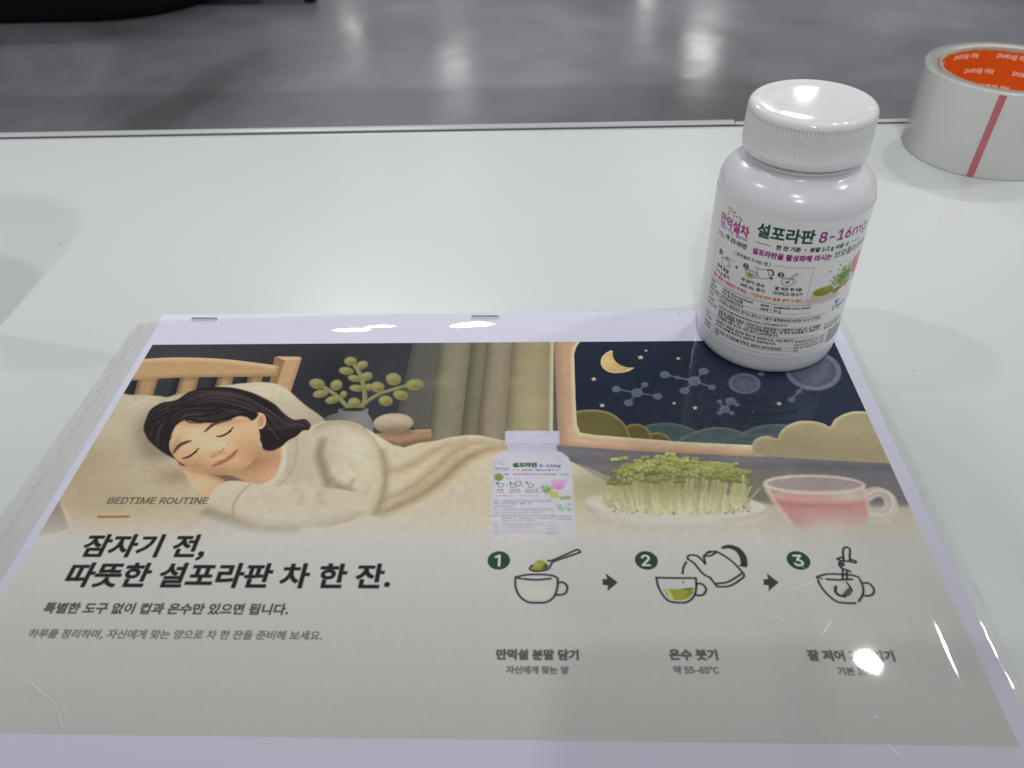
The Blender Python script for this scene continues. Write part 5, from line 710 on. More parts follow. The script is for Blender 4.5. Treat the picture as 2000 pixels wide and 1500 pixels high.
    m = ink(poly(A((995, 925), (1060, 955), (1150, 985), (1230, 1012), (1262, 1045), (1220, 1090), (1180, 1128), (1120, 1100), (1070, 1050), (1030, 985)), .15, True), (206, 166, 122)); cv.within(m)
    ink(stroke(A((1000, 925), (1150, 978), (1260, 1020)), 3, 1.2, True), (168, 122, 86), .8); blob(A((1110, 1040))[0], 5, 4, (220, 182, 138), .8); cv.free()
    fore = poly(A((1145, 1180), (1160, 1130), (1200, 1070), (1262, 1030), (1340, 1028), (1450, 1046), (1600, 1058), (1760, 1062), (1900, 1075), (2030, 1100), (2060, 1160), (2000, 1228), (1900, 1270), (1700, 1292), (1520, 1296), (1400, 1282), (1280, 1235), (1190, 1205)), .3, True)
    m = ink(fore, (198, 184, 160)); cv.within(m)
    ink(stroke(A((1160, 1200), (1300, 1250), (1450, 1295), (1700, 1300), (2000, 1240)), 5, 2.5, True), (168, 150, 120), .8); ink(stroke(A((1220, 1080), (1340, 1045), (1600, 1075), (1900, 1090)), 4, 2.5, True), (204, 190, 164), .7)
    ink(stroke(A((1395, 1045), (1330, 1110), (1300, 1180), (1305, 1240)), .7, .5, True), (158, 140, 114), .8); ink(stroke(A((1830, 1070), (1780, 1100), (1800, 1150)), 2, 1.4, True), (172, 154, 124), .6); ink(stroke(A((1640, 1062), (1690, 1100), (1680, 1140)), 1.6, 1.4, True), (176, 158, 130), .5); cv.free()
    ink(stroke(A((1150, 1200), (1280, 1245), (1440, 1296), (1640, 1304)), 2.2, 1.6, True), (132, 114, 90), .75)
    hair = [(802, 735), (812, 690), (840, 630), (900, 592), (985, 574), (1050, 532), (1120, 512), (1200, 502), (1300, 507), (1400, 532), (1480, 568), (1540, 605), (1590, 655), (1640, 685), (1700, 682), (1732, 712), (1722, 742), (1690, 745), (1650, 780), (1610, 800), (1570, 835), (1520, 858), (1470, 850), (1440, 800), (1300, 850), (1050, 940), (980, 905), (930, 880), (860, 830), (820, 785)]
    ink(ov(cv, A, 880, 800, 110, 120, 30, 3), (120, 104, 86), .55)
    m = ink(poly(A(*hair), .15, True), (50, 42, 44)); cv.within(m)
    strands = [((1010, 600), (1150, 545), (1300, 560), (1450, 620), (1560, 700)), ((1000, 640), (1150, 575), (1300, 590), (1430, 640), (1510, 740), (1560, 800)), ((990, 660), (1120, 610), (1260, 620), (1380, 640)), ((830, 700), (880, 640), (960, 610)), ((850, 760), (890, 690), (960, 650)), ((890, 820), (910, 740), (960, 690)), ((1100, 520), (1250, 525), (1400, 560), (1520, 640)), ((1500, 640), (1580, 690), (1680, 700), (1715, 720)), ((1480, 760), (1550, 760), (1640, 740)), ((1480, 800), (1560, 800), (1620, 770)), ((860, 650), (930, 610), (1000, 590))]
    for l in strands:
        for _ in range(5):
            o = RNG.normal(0, 14, 2); ink(stroke(A(*[(x + o[0], y + o[1]) for x, y in l]), .5, .3, True, taper=[.15, .55, .2]), (92, 80, 80) if RNG.random() < .6 else (30, 24, 27), .55)
    for l in (((1560, 640), (1640, 690), (1700, 690), (1728, 722), (1700, 745), (1680, 730)), ((1540, 700), (1600, 760), (1660, 765), (1690, 740)), ((1500, 700), (1560, 790), (1620, 790)), ((1520, 640), (1600, 700), (1660, 720))):
        for o in (0, 6, 12): ink(stroke(A(*[(x - o, y + o * .7) for x, y in l]), .5, .25, True, taper=[.2, .6, .3]), (96, 84, 84) if o == 6 else (24, 19, 22), .6)
    blob(A((1230, 545))[0], 14, 3.2, (86, 74, 76), .5); blob(A((1620, 715))[0], 6, 2.5, (80, 68, 70), .5); cv.free()
    face = [(948, 800), (955, 760), (985, 712), (1030, 684), (1100, 700), (1200, 690), (1290, 660), (1350, 652), (1410, 690), (1445, 745), (1450, 810), (1435, 870), (1400, 925), (1350, 962), (1290, 985), (1220, 995), (1140, 978), (1060, 950), (1000, 920), (962, 880), (945, 840)]
    m = ink(poly(A(*face), .12, True), (214, 176, 132)); cv.within(m)
    for x, y, rx, ry, c, a in ((1100, 760, 13, 8, (226, 190, 146), .8), (1350, 760, 10, 8, (220, 180, 134), .6), (1080, 880, 8, 4, (206, 150, 112), .6), (1350, 830, 7, 6, (208, 150, 110), .6), (1420, 890, 6, 8, (186, 140, 98), .8), (1220, 980, 18, 4, (178, 132, 94), .9), (1050, 940, 10, 4, (180, 134, 96), .8), (1200, 830, 7, 5, (228, 192, 148), .8), (965, 850, 3, 8, (176, 132, 98), .7), (1150, 690, 16, 3, (170, 128, 94), .7)): blob(A((x, y))[0], rx, ry, c, a)
    cv.free()
    m = ink(poly(A((1405, 665), (1430, 648), (1462, 648), (1484, 675), (1480, 715), (1455, 738), (1430, 730), (1412, 700)), .12, True), (216, 176, 132)); cv.within(m); ink(ov(cv, A, 1456, 692, 16, 30, 15, .6), (186, 132, 96), .8); cv.free()
    ink(poly(A((1290, 640), (1350, 640), (1420, 640), (1440, 660), (1408, 690), (1380, 672), (1330, 665), (1270, 690), (1200, 702), (1120, 700), (1060, 690), (1030, 688), (985, 715), (960, 760), (948, 800), (900, 780), (950, 650), (1100, 600)), .25, True), (48, 40, 42))
    ink(stroke(A((1030, 680), (1060, 700), (1130, 703)), .6, .2, True), (56, 46, 46))
    for l in (((960, 700), (1000, 660), (1080, 640), (1200, 640)), ((1080, 680), (1180, 680), (1290, 650), (1350, 640)), ((1000, 690), (1040, 660), (1140, 650))):
        for _ in range(4):
            o = RNG.normal(0, 9, 2); ink(stroke(A(*[(x + o[0], y + o[1]) for x, y in l]), .4, .3, True, taper=[.15, .5, .2]), (88, 76, 76), .5)
    BR = (84, 62, 52)
    ink(stroke(A((968, 870), (1000, 830), (1035, 812), (1062, 804)), 1., .3, True, taper=[.7, 1.6, 1.5, .8]), BR); ink(stroke(A((1147, 748), (1190, 712), (1240, 695), (1290, 686)), 1., .3, True, taper=[.9, 1.6, 1.3, .4]), BR)
    for l in (((1022, 899), (1050, 893), (1080, 874), (1104, 850)), ((1211, 779), (1240, 775), (1272, 758), (1299, 729))): ink(stroke(A(*l), .9, .1, True, taper=[.6, 1., .9, .4]), (58, 42, 38))
    for l in (((1100, 852), (1108, 846)), ((1293, 738), (1302, 728)), ((1085, 870), (1096, 868)), ((1280, 755), (1290, 750))): ink(stroke(A(*l), .5), (58, 42, 38))
    blob(A((1215, 872))[0], 3.2, 1.5, (188, 136, 100), .7); ink(stroke(A((1180, 888), (1190, 892), (1200, 884)), .8, .4, True), (170, 112, 84), .7); ink(stroke(A((1228, 864), (1240, 858), (1246, 846)), .8, .4, True), (170, 112, 84), .7)
    m = ink(poly(A((1188, 942), (1215, 915), (1250, 903), (1275, 884), (1318, 860), (1312, 888), (1290, 908), (1255, 928), (1215, 942)), .15, True), (192, 124, 102)); ink(stroke(A((1188, 943), (1240, 922), (1280, 898), (1320, 857)), .7, .2, True), (150, 88, 72))
    ink(stroke(A((1310, 866), (1322, 858)), .6, .3), (130, 84, 64), .8); ink(ov(cv, A, 1267, 822, 3, 3), (90, 66, 54))
    # ---- sprouts on a plate, tea cup
    PL = (206, 198, 182)
    ink(ov(cv, C, 780, 1080, 500, 70, 1, 4), (176, 164, 140), .55)
    m = ink(ov(cv, C, 772, 1015, 518, 108, 2, .4), PL); cv.within(m); ink(stroke(C((270, 1010), (420, 1085), (700, 1120), (1000, 1105), (1270, 1030)), 3, 1.5, True), (178, 166, 150), .6); cv.free()
    ink(ov(cv, C, 772, 985, 500, 72, 2, .4), (222, 216, 200)); ink(ov(cv, C, 780, 990, 420, 55, 2, 1.2), (190, 180, 156))
    for k in range(160):
        x = RNG.uniform(400, 1180); y = 1010 + RNG.uniform(-30, 40) - 20 * abs((x - 790) / 400) ** 2
        ink(ov(cv, C, x, y, RNG.uniform(4, 9), RNG.uniform(3, 6)), (150, 134, 96) if RNG.random() < .6 else (112, 100, 72), .8)
    tops = []
    for k in range(200):
        u = RNG.uniform(-1, 1); x0 = 790 + 380 * u * RNG.uniform(.9, 1); y0 = 1040 - 34 * u * u + RNG.uniform(-40, 12)
        xt = x0 + u * 60 + RNG.normal(0, 22); h = (270 - 110 * abs(u) ** 2) * RNG.uniform(.55, 1.05)
        yt = y0 - h; c = RNG.uniform(.85, 1.12)
        ink(stroke(C((x0, y0), ((x0 + xt) / 2 + RNG.normal(0, 10), (y0 + yt) / 2), (xt, yt)), .55, .2, True, taper=[.6, .5, .35]), (210 * c, 205 * c, 158 * c), .92)
        tops.append((xt, yt))
    blob(C((790, 880))[0], 44, 10, (120, 118, 66), .6)
    tops += [(790 + 400 * math.cos(t) * r, 826 + 76 * math.sin(t) * r) for t, r in zip(RNG.uniform(0, 6.28, 120), RNG.uniform(0, 1, 120) ** .5)]
    tops += [(430, 740), (478, 730), (600, 728), (740, 712), (880, 728), (1030, 765), (330, 855), (350, 838), (370, 885), (400, 880), (1150, 815), (1165, 885), (1110, 800), (1075, 770), (560, 745), (660, 745), (820, 745), (960, 760)]
    tops.sort(key=lambda q: q[1])
    for x, y in tops:
        if y > 790 + 100 * RNG.random() ** 2.6: continue
        c = .8 + .35 * max(0, min(1, (900 - y) / 160)) * RNG.uniform(.7, 1.2) + RNG.normal(0, .06); rx = RNG.uniform(17, 29)
        for sx in (-1, 1):
            an = sx * RNG.uniform(-5, 25); yo = y + RNG.normal(0, 4)
            ink(ov(cv, C, x + sx * rx * .6, yo + 5, rx * .82, rx * .5, an, .3), (84, 84, 40), .55)
            ink(ov(cv, C, x + sx * rx * .6, yo, rx * .78, rx * .46, an, .1), (136 * c, 141 * c, 74 * c))
            ink(ov(cv, C, x + sx * rx * .55, yo - 4, rx * .48, rx * .2, an, .2), (180 * c, 178 * c, 112 * c), .75)
    for q in (((395, 1000), (365, 930), (335, 860)), ((420, 1000), (410, 930), (398, 885)), ((1148, 980), (1150, 900), (1148, 825))): ink(stroke(C(*q), .8, .2, True), (178, 172, 118))
    # glass cup with pink tea
    ink(ov(cv, C, 1560, 1130, 280, 40, 2, 4), (190, 172, 150), .5)
    hn = C(*[(1895 + 78 * math.cos(t), 988 + 72 * math.sin(t)) for t in np.linspace(-2.4, 2.3, 24)])
    ink(stroke(hn, 4.4, .3), (206, 190, 172), .85); ink(stroke(hn, 2.2, .5), (184, 168, 156), .6); ink(stroke([(x + .9, y + .6) for x, y in hn], .7, .3), (226, 214, 196), .8)
    bowl = C((1268, 880), (1290, 850), (1400, 830), (1545, 826), (1700, 838), (1800, 872), (1830, 920), (1845, 1000), (1850, 1060), (1810, 1115), (1740, 1140), (1600, 1150), (1480, 1130), (1410, 1085), (1350, 1010), (1310, 950))
    m = ink(poly(bowl, .2, True), (186, 168, 156), .75); cv.within(m)
    ink(poly(C((1300, 938), (1380, 908), (1545, 900), (1700, 910), (1850, 940), (1860, 1080), (1740, 1150), (1480, 1135), (1400, 1085)), .4), (200, 146, 136), .9)
    ink(ov(cv, C, 1570, 950, 262, 40, 2, .5), (212, 168, 156), .85); ink(stroke(C((1320, 975), (1500, 992), (1700, 992), (1845, 972)), 2, 1, True), (176, 112, 104), .8)
    blob(C((1600, 1050))[0], 30, 12, (194, 132, 126), .5); blob(C((1600, 1150))[0], 40, 7, (206, 190, 172), .8); blob(C((1430, 1075))[0], 5, 6, (180, 116, 108), .6); blob(C((1740, 935))[0], 7, 4, (236, 206, 190), .6)
    ink(ov(cv, C, 1545, 870, 262, 40, 2, .4), (150, 140, 142), .55); cv.free()
    t = np.linspace(0, 2 * np.pi, 40, endpoint=False); ink(stroke(C(*[(1545 + 276 * math.cos(k), 875 + 48 * math.sin(k) + 6 * math.cos(k)) for k in t]), 1.2, .4, closed=True), (222, 206, 182), .8)
    ink(stroke(C((1270, 885), (1310, 955), (1355, 1015), (1410, 1085)), 1.4, .6, True), (222, 196, 172), .7); ink(stroke(C((1815, 890), (1840, 960), (1850, 1050)), 1.2, .6, True), (222, 200, 180), .6)
    # spoon with powder, very pale
    ink(poly(C((635, 1150), (700, 1150), (940, 1178), (1000, 1190), (930, 1205), (700, 1175), (640, 1165)), .6), (200, 188, 168), .7); ink(ov(cv, C, 1055, 1172, 95, 34, 3, .9), (190, 186, 160), .6)
    # everything fades into the plain warm ground towards the foot
    fade_top, fade_bot = pt(1000, 985)[1], pt(1000, 1085)[1]
    yy = cv.y1 - np.arange(cv.ny) * cv.res
    k = np.clip((fade_top - yy) / (fade_top - fade_bot), 0, 1); k = (k * k * (3 - 2 * k))[:, None, None].astype(np.float32)
    xx = cv.x0 + np.arange(cv.nx) * cv.res
    L = np.clip((pt(300, 1010)[1] - yy) / 12, 0, 1)[:, None] * np.clip((110 - xx) / 40, 0, 1)[None, :]
    k = np.maximum(k, L[..., None].astype(np.float32) * .85); fade = k
    ground = np.array([(184, 183, 179)], np.float32) * np.interp(yy, [-169, -110, -60], [.86, 1.0, 1.1])[:, None, None]  # dimmer light towards the foot is painted into this ground colour
    cv.a[:] = cv.a * (1 - k) + ground * k
    # ---- the bottle on the sheet
    WB = (194, 193, 212)
    m = poly(G((205, 420), (222, 375), (270, 335), (350, 305), (372, 300), (372, 232), (345, 232), (338, 225), (340, 80), (352, 70), (962, 70), (974, 82), (976, 222), (966, 232), (942, 236), (944, 300), (1020, 330), (1075, 375), (1105, 430), (1125, 560), (1150, 1000), (1165, 1330), (1150, 1400), (170, 1400), (165, 1330), (185, 900)), .3)
    kf = np.clip((np.arange(cv.ny) - cv.g([pt(1040, 1005)])[0, 1]) / (cv.g([pt(1040, 1066)])[0, 1] - cv.g([pt(1040, 1005)])[0, 1]), 0, 1)
    xa, xb, ya, yb, c = m; m2 = (xa, xb, ya, yb, (c * (1 - .95 * kf[ya:yb, None])).astype(np.float32))
    ink(m2, WB); cv.within(m)
    for x in range(352, 970, 11): ink(stroke(G((x, 100), (x + 2, 205)), .35, .2), (178, 178, 198), .35)
    ink(stroke(G((340, 226), (975, 226)), .7, .4), (168, 168, 188), .8); ink(stroke(G((372, 262), (942, 262)), 2.4, 1.2), (172, 172, 192), .7); blob(G((640, 330))[0], 16, 3, (178, 178, 198), .4)
    ink(stroke(G((215, 420), (190, 900)), 2, 1.2), (176, 176, 194), .5); cv.free()
    def small(txt, xl, xr, y, col, bold=.0, al=1., f=None): 
        a, b = G((xl, y), (xr, y)); typeset(cv, f or FONT_K, txt, a[0], b[0], a[1], col, bold, al=al)
    small('설포라판', 428, 715, 495, (62, 96, 66), .3); small('8-16mg', 742, 985, 497, (118, 82, 152), .16, f=FONT_I)
    small('만먹설차', 228, 385, 528, (176, 112, 178), .1); small('만들어 먹는 설포라판', 228, 384, 548, (120, 130, 200), 0, .8)
    small('한 잔 기준 · 분말 1-2 g 사용 시', 540, 905, 538, (84, 108, 84), .08, .9)
    small('설포라판을 활성화해 마시는', 434, 755, 587, (160, 100, 160), .06, .9); small('브로콜리새싹분말', 765, 935, 587, (100, 120, 110), .05, .9); small('약 25-50잔', 975, 1090, 590, (110, 110, 125), .05, .8); small('50g', 333, 380, 586, (96, 130, 80), .1)
    for a in ((435, 525, 508), (925, 527, 980)): ink(stroke(G((a[0], a[1]), (a[2], a[1])), .3), (110, 120, 112), .8)
    for x, y in ((275, 450), (295, 440), (315, 462), (335, 455), (300, 468)): ink(ov(cv, G, x, y, 11, 6, 30), (150, 170, 90))
    m = ink(ov(cv, G, 265, 612, 50, 44, 0, .3), (120, 128, 62)); cv.within(m); blob(G((265, 590))[0], 6, 3, (146, 150, 80), .8); cv.free()
    small('[ 만먹설차 드시는 법 ]', 335, 525, 638, (100, 100, 112), 0, .85)
    for x, y in ((248, 682), (402, 678), (592, 676)): ink(ov(cv, G, x, y, 14, 13), (80, 92, 92), .9)
    for x, y in ((290, 705), (432, 708), (640, 708)): ink(stroke(G((x - 30, y - 14), (x - 24, y + 16), (x, y + 24), (x + 24, y + 14), (x + 28, y - 14)), .35, .1, True, True), (110, 112, 112), .8)
    ink(stroke(G((455, 690), (470, 668), (515, 662), (518, 700), (480, 718)), .4, .1, True, True), (110, 112, 112), .8)
    for x in (357, 547): ink(ov(cv, G, x, 707, 8, 8), (110, 112, 118), .8)
    for t_, a, b, y in (('컵에 분말', 245, 318, 766), ('1-2 g 넣기', 238, 325, 792), ('약 60℃ 온수', 390, 515, 768), ('240 mL 붓기', 384, 522, 794), ('잘 저은 뒤 5분', 580, 722, 768), ('기다리고 마시기', 575, 732, 794)): small(t_, a, b, y, (96, 98, 108), .04, .85)
    small('*끓는 물은 사용하지 마세요.', 218, 425, 836, (206, 120, 110), .04, .9); small('*기호에 따라 꿀을 넣어 드세요.', 470, 740, 836, (214, 150, 104), .04, .9)
    m = ink(poly(G((876, 655), (1055, 650), (1035, 720), (1000, 762), (930, 762), (895, 720)), .4), (206, 116, 176)); cv.within(m); blob(G((965, 670))[0], 14, 2, (228, 170, 206), .8); cv.free()
    ink(ov(cv, G, 985, 790, 70, 24, 0, .8), (206, 184, 200), .7)
    for k in range(90): ink(ov(cv, G, 830 + RNG.normal(0, 34), 760 + RNG.normal(0, 32), 9, 7, 0, .2), (118 + RNG.normal(0, 14), 158 + RNG.normal(0, 14), 70), .8)
    for k in range(40): ink(stroke(G((900 + RNG.normal(0, 30), 790), (940 + RNG.normal(0, 30), 845)), .4, .2), (186, 184, 96), .6)
    ink(ov(cv, G, 1050, 800, 42, 28, 20, .6), (196, 196, 196), .8); ink(stroke(G((1010, 860), (1090, 850)), 1.4, .5), (128, 150, 84), .8)
    ln = [('제품명', '만먹설 (Manmeokseol)   원재료  브로콜리새싹 100% (국내산)', 205, 870, 898), ('식품유형', '기타 농산가공품   내용량   50 g', 205, 650, 930), ('품목보고번호', '202304891014', 205, 440, 960), ('제조원', '주식회사 팜밍200 경기도 용인시 기흥구 동백중앙로16번길 16-4 1706호', 205, 912, 998), ('고객상담', 'contact.us@manmeoksul.com / 070.8983.9777', 205, 790, 1034), ('반품 및 교환', '유통 중 변질된 제품은 구입처 또는 대리점에서 교환하여 드립니다. 본 제품은', 200, 935, 1072), ('', '공정거래위원회 고시 「소비자분쟁해결기준」에 따라 보상받을 수 있습니다.', 200, 930, 1098), ('', '부정불량 식품 신고는 국번 없이 1399번입니다.', 200, 700, 1124), ('섭취 시', '알레르기 체질은 원재료 확인 후 섭취하시고, 이상 증상이', 196, 775, 1175), ('주의사항', '있으면 섭취를 중단하고 전문가와 상담하십시오.', 196, 690, 1202), ('보관방법', '고온 다습, 직사광선을 피하고, 실온(1~35℃)에 보관.', 194, 750, 1250), ('포장재질', 'PET', 194, 335, 1285)]
    for h, t_, xl, xr, y in ln:
        al = .62 * (1 - .55 * (y - 880) / 400)
        if h: small(h, xl, min(xl + 18 * len(h), 290), y, (110, 108, 124), .04, al)
        small(t_, 298, xr, y, (110, 108, 124), .04, al)
    for y in (870, 905, 970, 1010, 1048, 1140, 1215, 1262): ink(stroke(G((205, y), (920, y + 2)), .2), (140, 138, 152), .4)
    ink(stroke(G((950, 930), (975, 990), (985, 940), (1000, 1000), (1050, 960)), .6, .2, True), (120, 168, 126), .8); ink(poly(G((1066, 972), (1120, 970), (1124, 1012), (1068, 1014)), .2), (128, 182, 130), .8); ink(stroke(G((1070, 920), (1085, 950), (1110, 915)), .5, .2), (132, 180, 136), .7)
    small('소비기한 별도표기', 952, 1120, 1080, (110, 108, 124), .04, .5); small('제조번호 별도표기', 952, 1125, 1112, (110, 108, 124), .04, .45)
    for k, t_ in enumerate(('특허출원 10-2023-', '0003241호 저온건조', '제조방법 및 브로콜리', '새싹 분말 포함')): small(t_, 825, 970, 1185 + 32 * k, (120, 118, 132), .03, .4)
    # ---- headings
    def line(F, txt, xl, yl, xr, yr, col, bold, f=None, aspect=1., drop=.075):
        a, b = F((xl, yl), (xr, yr)); return typeset(cv, f or FONT_K, txt, a[0], b[0], (a[1] + b[1]) / 2, col, bold, aspect, drop=drop, blur=.12)
    print('sizes', [round(v, 2) for v in (
    line(A, 'BEDTIME ROUTINE', 595, 1155, 1155, 1153, (88, 84, 70), .1, FONT_I, drop=0),
    line(T, '잠자기 전,', 440, 250, 1128, 249, INK, .62),
    line(T, '따뜻한 설포라판 차 한 잔.', 342, 428, 2170, 412, INK, .62),
    line(T, '특별한 도구 없이 컵과 온수만 있으면 됩니다.', 230, 570, 1603, 568, (62, 64, 60), .24),
    line(T, '하루를 정리하며, 자신에게 맞는 양으로 차 한 잔을 준비해 보세요.', 145, 710, 1795, 707, (88, 92, 88), .08),
    line(D, '만먹설 분말 담기', 228, 812, 748, 808, (68, 68, 66), .3), line(D, '자신에게 맞는 양', 290, 902, 685, 898, (84, 84, 82), .14),
    line(D, '온수 붓기', 1335, 812, 1637, 810, (68, 68, 66), .3), line(D, '약 55–65°C', 1360, 902, 1645, 900, (84, 84, 82), .14),
    line(E, '잘 저어 기다리기', 590, 815, 1138, 820, (68, 68, 66), .3), line(E, '기본 10분', 780, 908, 1020, 910, (84, 84, 82), .14))])
    ink(poly(A((545, 1221), (727, 1220), (722, 1232), (541, 1234))), (160, 112, 50))
    # ---- three numbered steps
    GR = (46, 72, 56)
    for F, x, y, n in ((D, 242, 178, '1'), (D, 1182, 178, '2'), (E, 520, 178, '3')):
        c = F((x, y))[0]; ink(cv.oval(c, 3.55, 3.55, 0, .12), GR)
        (ink(stroke([(c[0] - 1., c[1] + 1.3), (c[0] + .15, c[1] + 1.9), (c[0] + .15, c[1] - 2.)], .75, .1), (214, 218, 214)) if n == '1' else typeset(cv, FONT_I, n, c[0] - 1.5, c[0] + 1.3, c[1] - 2.05, (214, 218, 214), .2, size=5.6, drop=0))
    W = .62
    def pen(F, q, sm=True, w=W, cl=False): ink(stroke(F(*q), w, .12, sm, cl), INK)
    for F, x in ((D, 950), (E, 345)):
        ink(poly(F((x - 48, 298), (x - 18, 297), (x - 28, 260), (x + 50, 318), (x - 16, 375), (x - 14, 337), (x - 46, 335)), .12), (62, 62, 60))
    # 1: cup and spoon
    ink(poly(D((400, 345), (585, 340), (570, 400), (520, 425), (440, 420), (412, 395)), 1.5, True), (196, 194, 170), .5)
    pen(D, ((350, 285), (420, 270), (520, 268), (552, 270))); pen(D, ((565, 272), (590, 277), (613, 288))); pen(D, ((347, 290), (350, 350), (375, 405), (425, 442), (490, 448), (550, 442), (595, 408), (615, 350), (618, 295)))
    pen(D, ((364, 291), (383, 295)), False); pen(D, ((400, 296), (480, 302), (572, 294))); pen(D, ((618, 322), (650, 318), (678, 345), (668, 385), (635, 398), (603, 397)))
    m = ink(poly(D((455, 238), (462, 205), (490, 178), (520, 178), (545, 195), (558, 215), (540, 232), (490, 242)), .1, True), (138, 138, 64)); cv.within(m); ink(poly(D((515, 232), (535, 200), (565, 200), (560, 240))), (84, 82, 44)); blob(D((485, 200))[0], 1.6, 1.2, (160, 160, 86), .8); cv.free()
    pen(D, ((455, 210), (440, 232), (470, 246), (530, 242), (562, 228), (580, 195), (600, 182), (745, 132), (758, 122), (750, 112), (730, 114), (660, 145), (582, 178), (555, 180)))
    # 2: kettle pouring into a cup
    m = ink(poly(D((1290, 358), (1370, 362), (1485, 352), (1478, 390), (1450, 420), (1410, 432), (1350, 428), (1312, 400)), .1), (140, 142, 62)); cv.within(m); ink(stroke(D((1310, 365), (1345, 415)), .7, .2), (196, 198, 140), .9); ink(stroke(D((1425, 358), (1485, 352)), .7, .1), (70, 70, 40)); ink(stroke(D((1440, 355), (1470, 380), (1440, 400)), .4, .2), (96, 98, 44), .8); cv.free()
    pen(D, ((1246, 290), (1246, 288), (1370, 291), (1496, 291)), False); pen(D, ((1246, 290), (1258, 345), (1290, 402), (1330, 438), (1390, 447), (1445, 442), (1485, 405), (1500, 350), (1497, 292))); pen(D, ((1500, 328), (1535, 328), (1562, 358), (1550, 392), (1518, 402), (1494, 396)))
    ink(ov(cv, D, 1418, 317, 7, 7), (110, 110, 108)); pen(D, ((1436, 188), (1418, 225), (1413, 262)))
    pen(D, ((1445, 168), (1448, 150), (1475, 144), (1510, 152), (1540, 180), (1557, 200)), True); pen(D, ((1557, 200), (1548, 152)), False)
    pen(D, ((1450, 172), (1490, 200), (1540, 260), (1590, 290)), True); pen(D, ((1590, 290), (1625, 335), (1645, 346), (1720, 338), (1795, 290), (1803, 268), (1790, 250), (1740, 195), (1680, 150), (1630, 122)), True)
    pen(D, ((1552, 148), (1570, 132), (1610, 122), (1625, 122)), True); pen(D, ((1552, 150), (1590, 148), (1624, 130))); ink(ov(cv, D, 1580, 124, 16, 7, -15), INK); pen(D, ((1628, 326), (1700, 316), (1775, 272), (1786, 262)), True)
    ink(stroke(D((1668, 98), (1710, 90), (1760, 108), (1795, 150), (1806, 205)), 1.6, .1, True, taper=[.9, 1.5, 1.9, 2.2, 2.]), (58, 58, 54)); pen(D, ((1798, 205), (1780, 212)), False)
    # 3: stirring
    pen(E, ((640, 282), (700, 266), (780, 266), (860, 272), (905, 286))); pen(E, ((640, 285), (655, 330), (700, 390), (760, 438), (820, 450), (882, 450))); pen(E, ((648, 294), (668, 292)), False); pen(E, ((698, 298), (780, 302), (862, 298))); pen(E, ((912, 300), (932, 350), (930, 395), (905, 438)))
    pen(E, ((935, 322), (970, 325), (1000, 360), (995, 392), (965, 404), (940, 402))); pen(E, ((803, 240), (802, 298)), False); pen(E, ((828, 250), (830, 298)), False)
    pen(E, ((808, 180), (804, 120), (815, 96), (835, 96), (848, 112), (846, 165), (850, 178))); pen(E, ((768, 168), (790, 160), (806, 160)), True); pen(E, ((768, 170), (800, 182), (840, 184), (880, 192), (884, 182), (850, 172))); pen(E, ((795, 184), (780, 192), (786, 200), (806, 196)), True); pen(E, ((786, 200), (780, 210), (790, 216), (810, 206)), True); pen(E, ((790, 216), (796, 228), (830, 240), (850, 250)), True)
    ink(poly(E((826, 318), (842, 335), (860, 365), (855, 395), (825, 408), (800, 402), (815, 375), (835, 355), (840, 345)), .1, True), (84, 82, 66)); pen(E, ((758, 345), (756, 375), (775, 398), (815, 408)), True, .8); pen(E, ((826, 318), (845, 340), (862, 370)), True, .5)
    grey = cv.a.mean(2, keepdims=True); cv.a = cv.a * (1 - .13 * (1 - fade)) + grey * .13 * (1 - fade)      # the inkjet's muted colours
    # press grain: felt inside the picture, paper fibre all over
    n = RNG.standard_normal((cv.ny, cv.nx)).astype(np.float32)
    g = box_blur(n, 1) * 1.6; g2 = box_blur(RNG.standard_normal((cv.ny, cv.nx)).astype(np.float32), 4) * 6; st = n.copy()
    c = np.cumsum(np.pad(st, ((0, 0), (13, 0))), 1); st = (c[:, 13:] - c[:, :-13]) / 13 * 2.4
    amp = (1 - fade[..., 0] * .72)
    cv.a *= (1 + amp * (.024 * g + .018 * g2 + .008 * st))[..., None]
    np.clip(cv.a, 0, 255, out=cv.a)
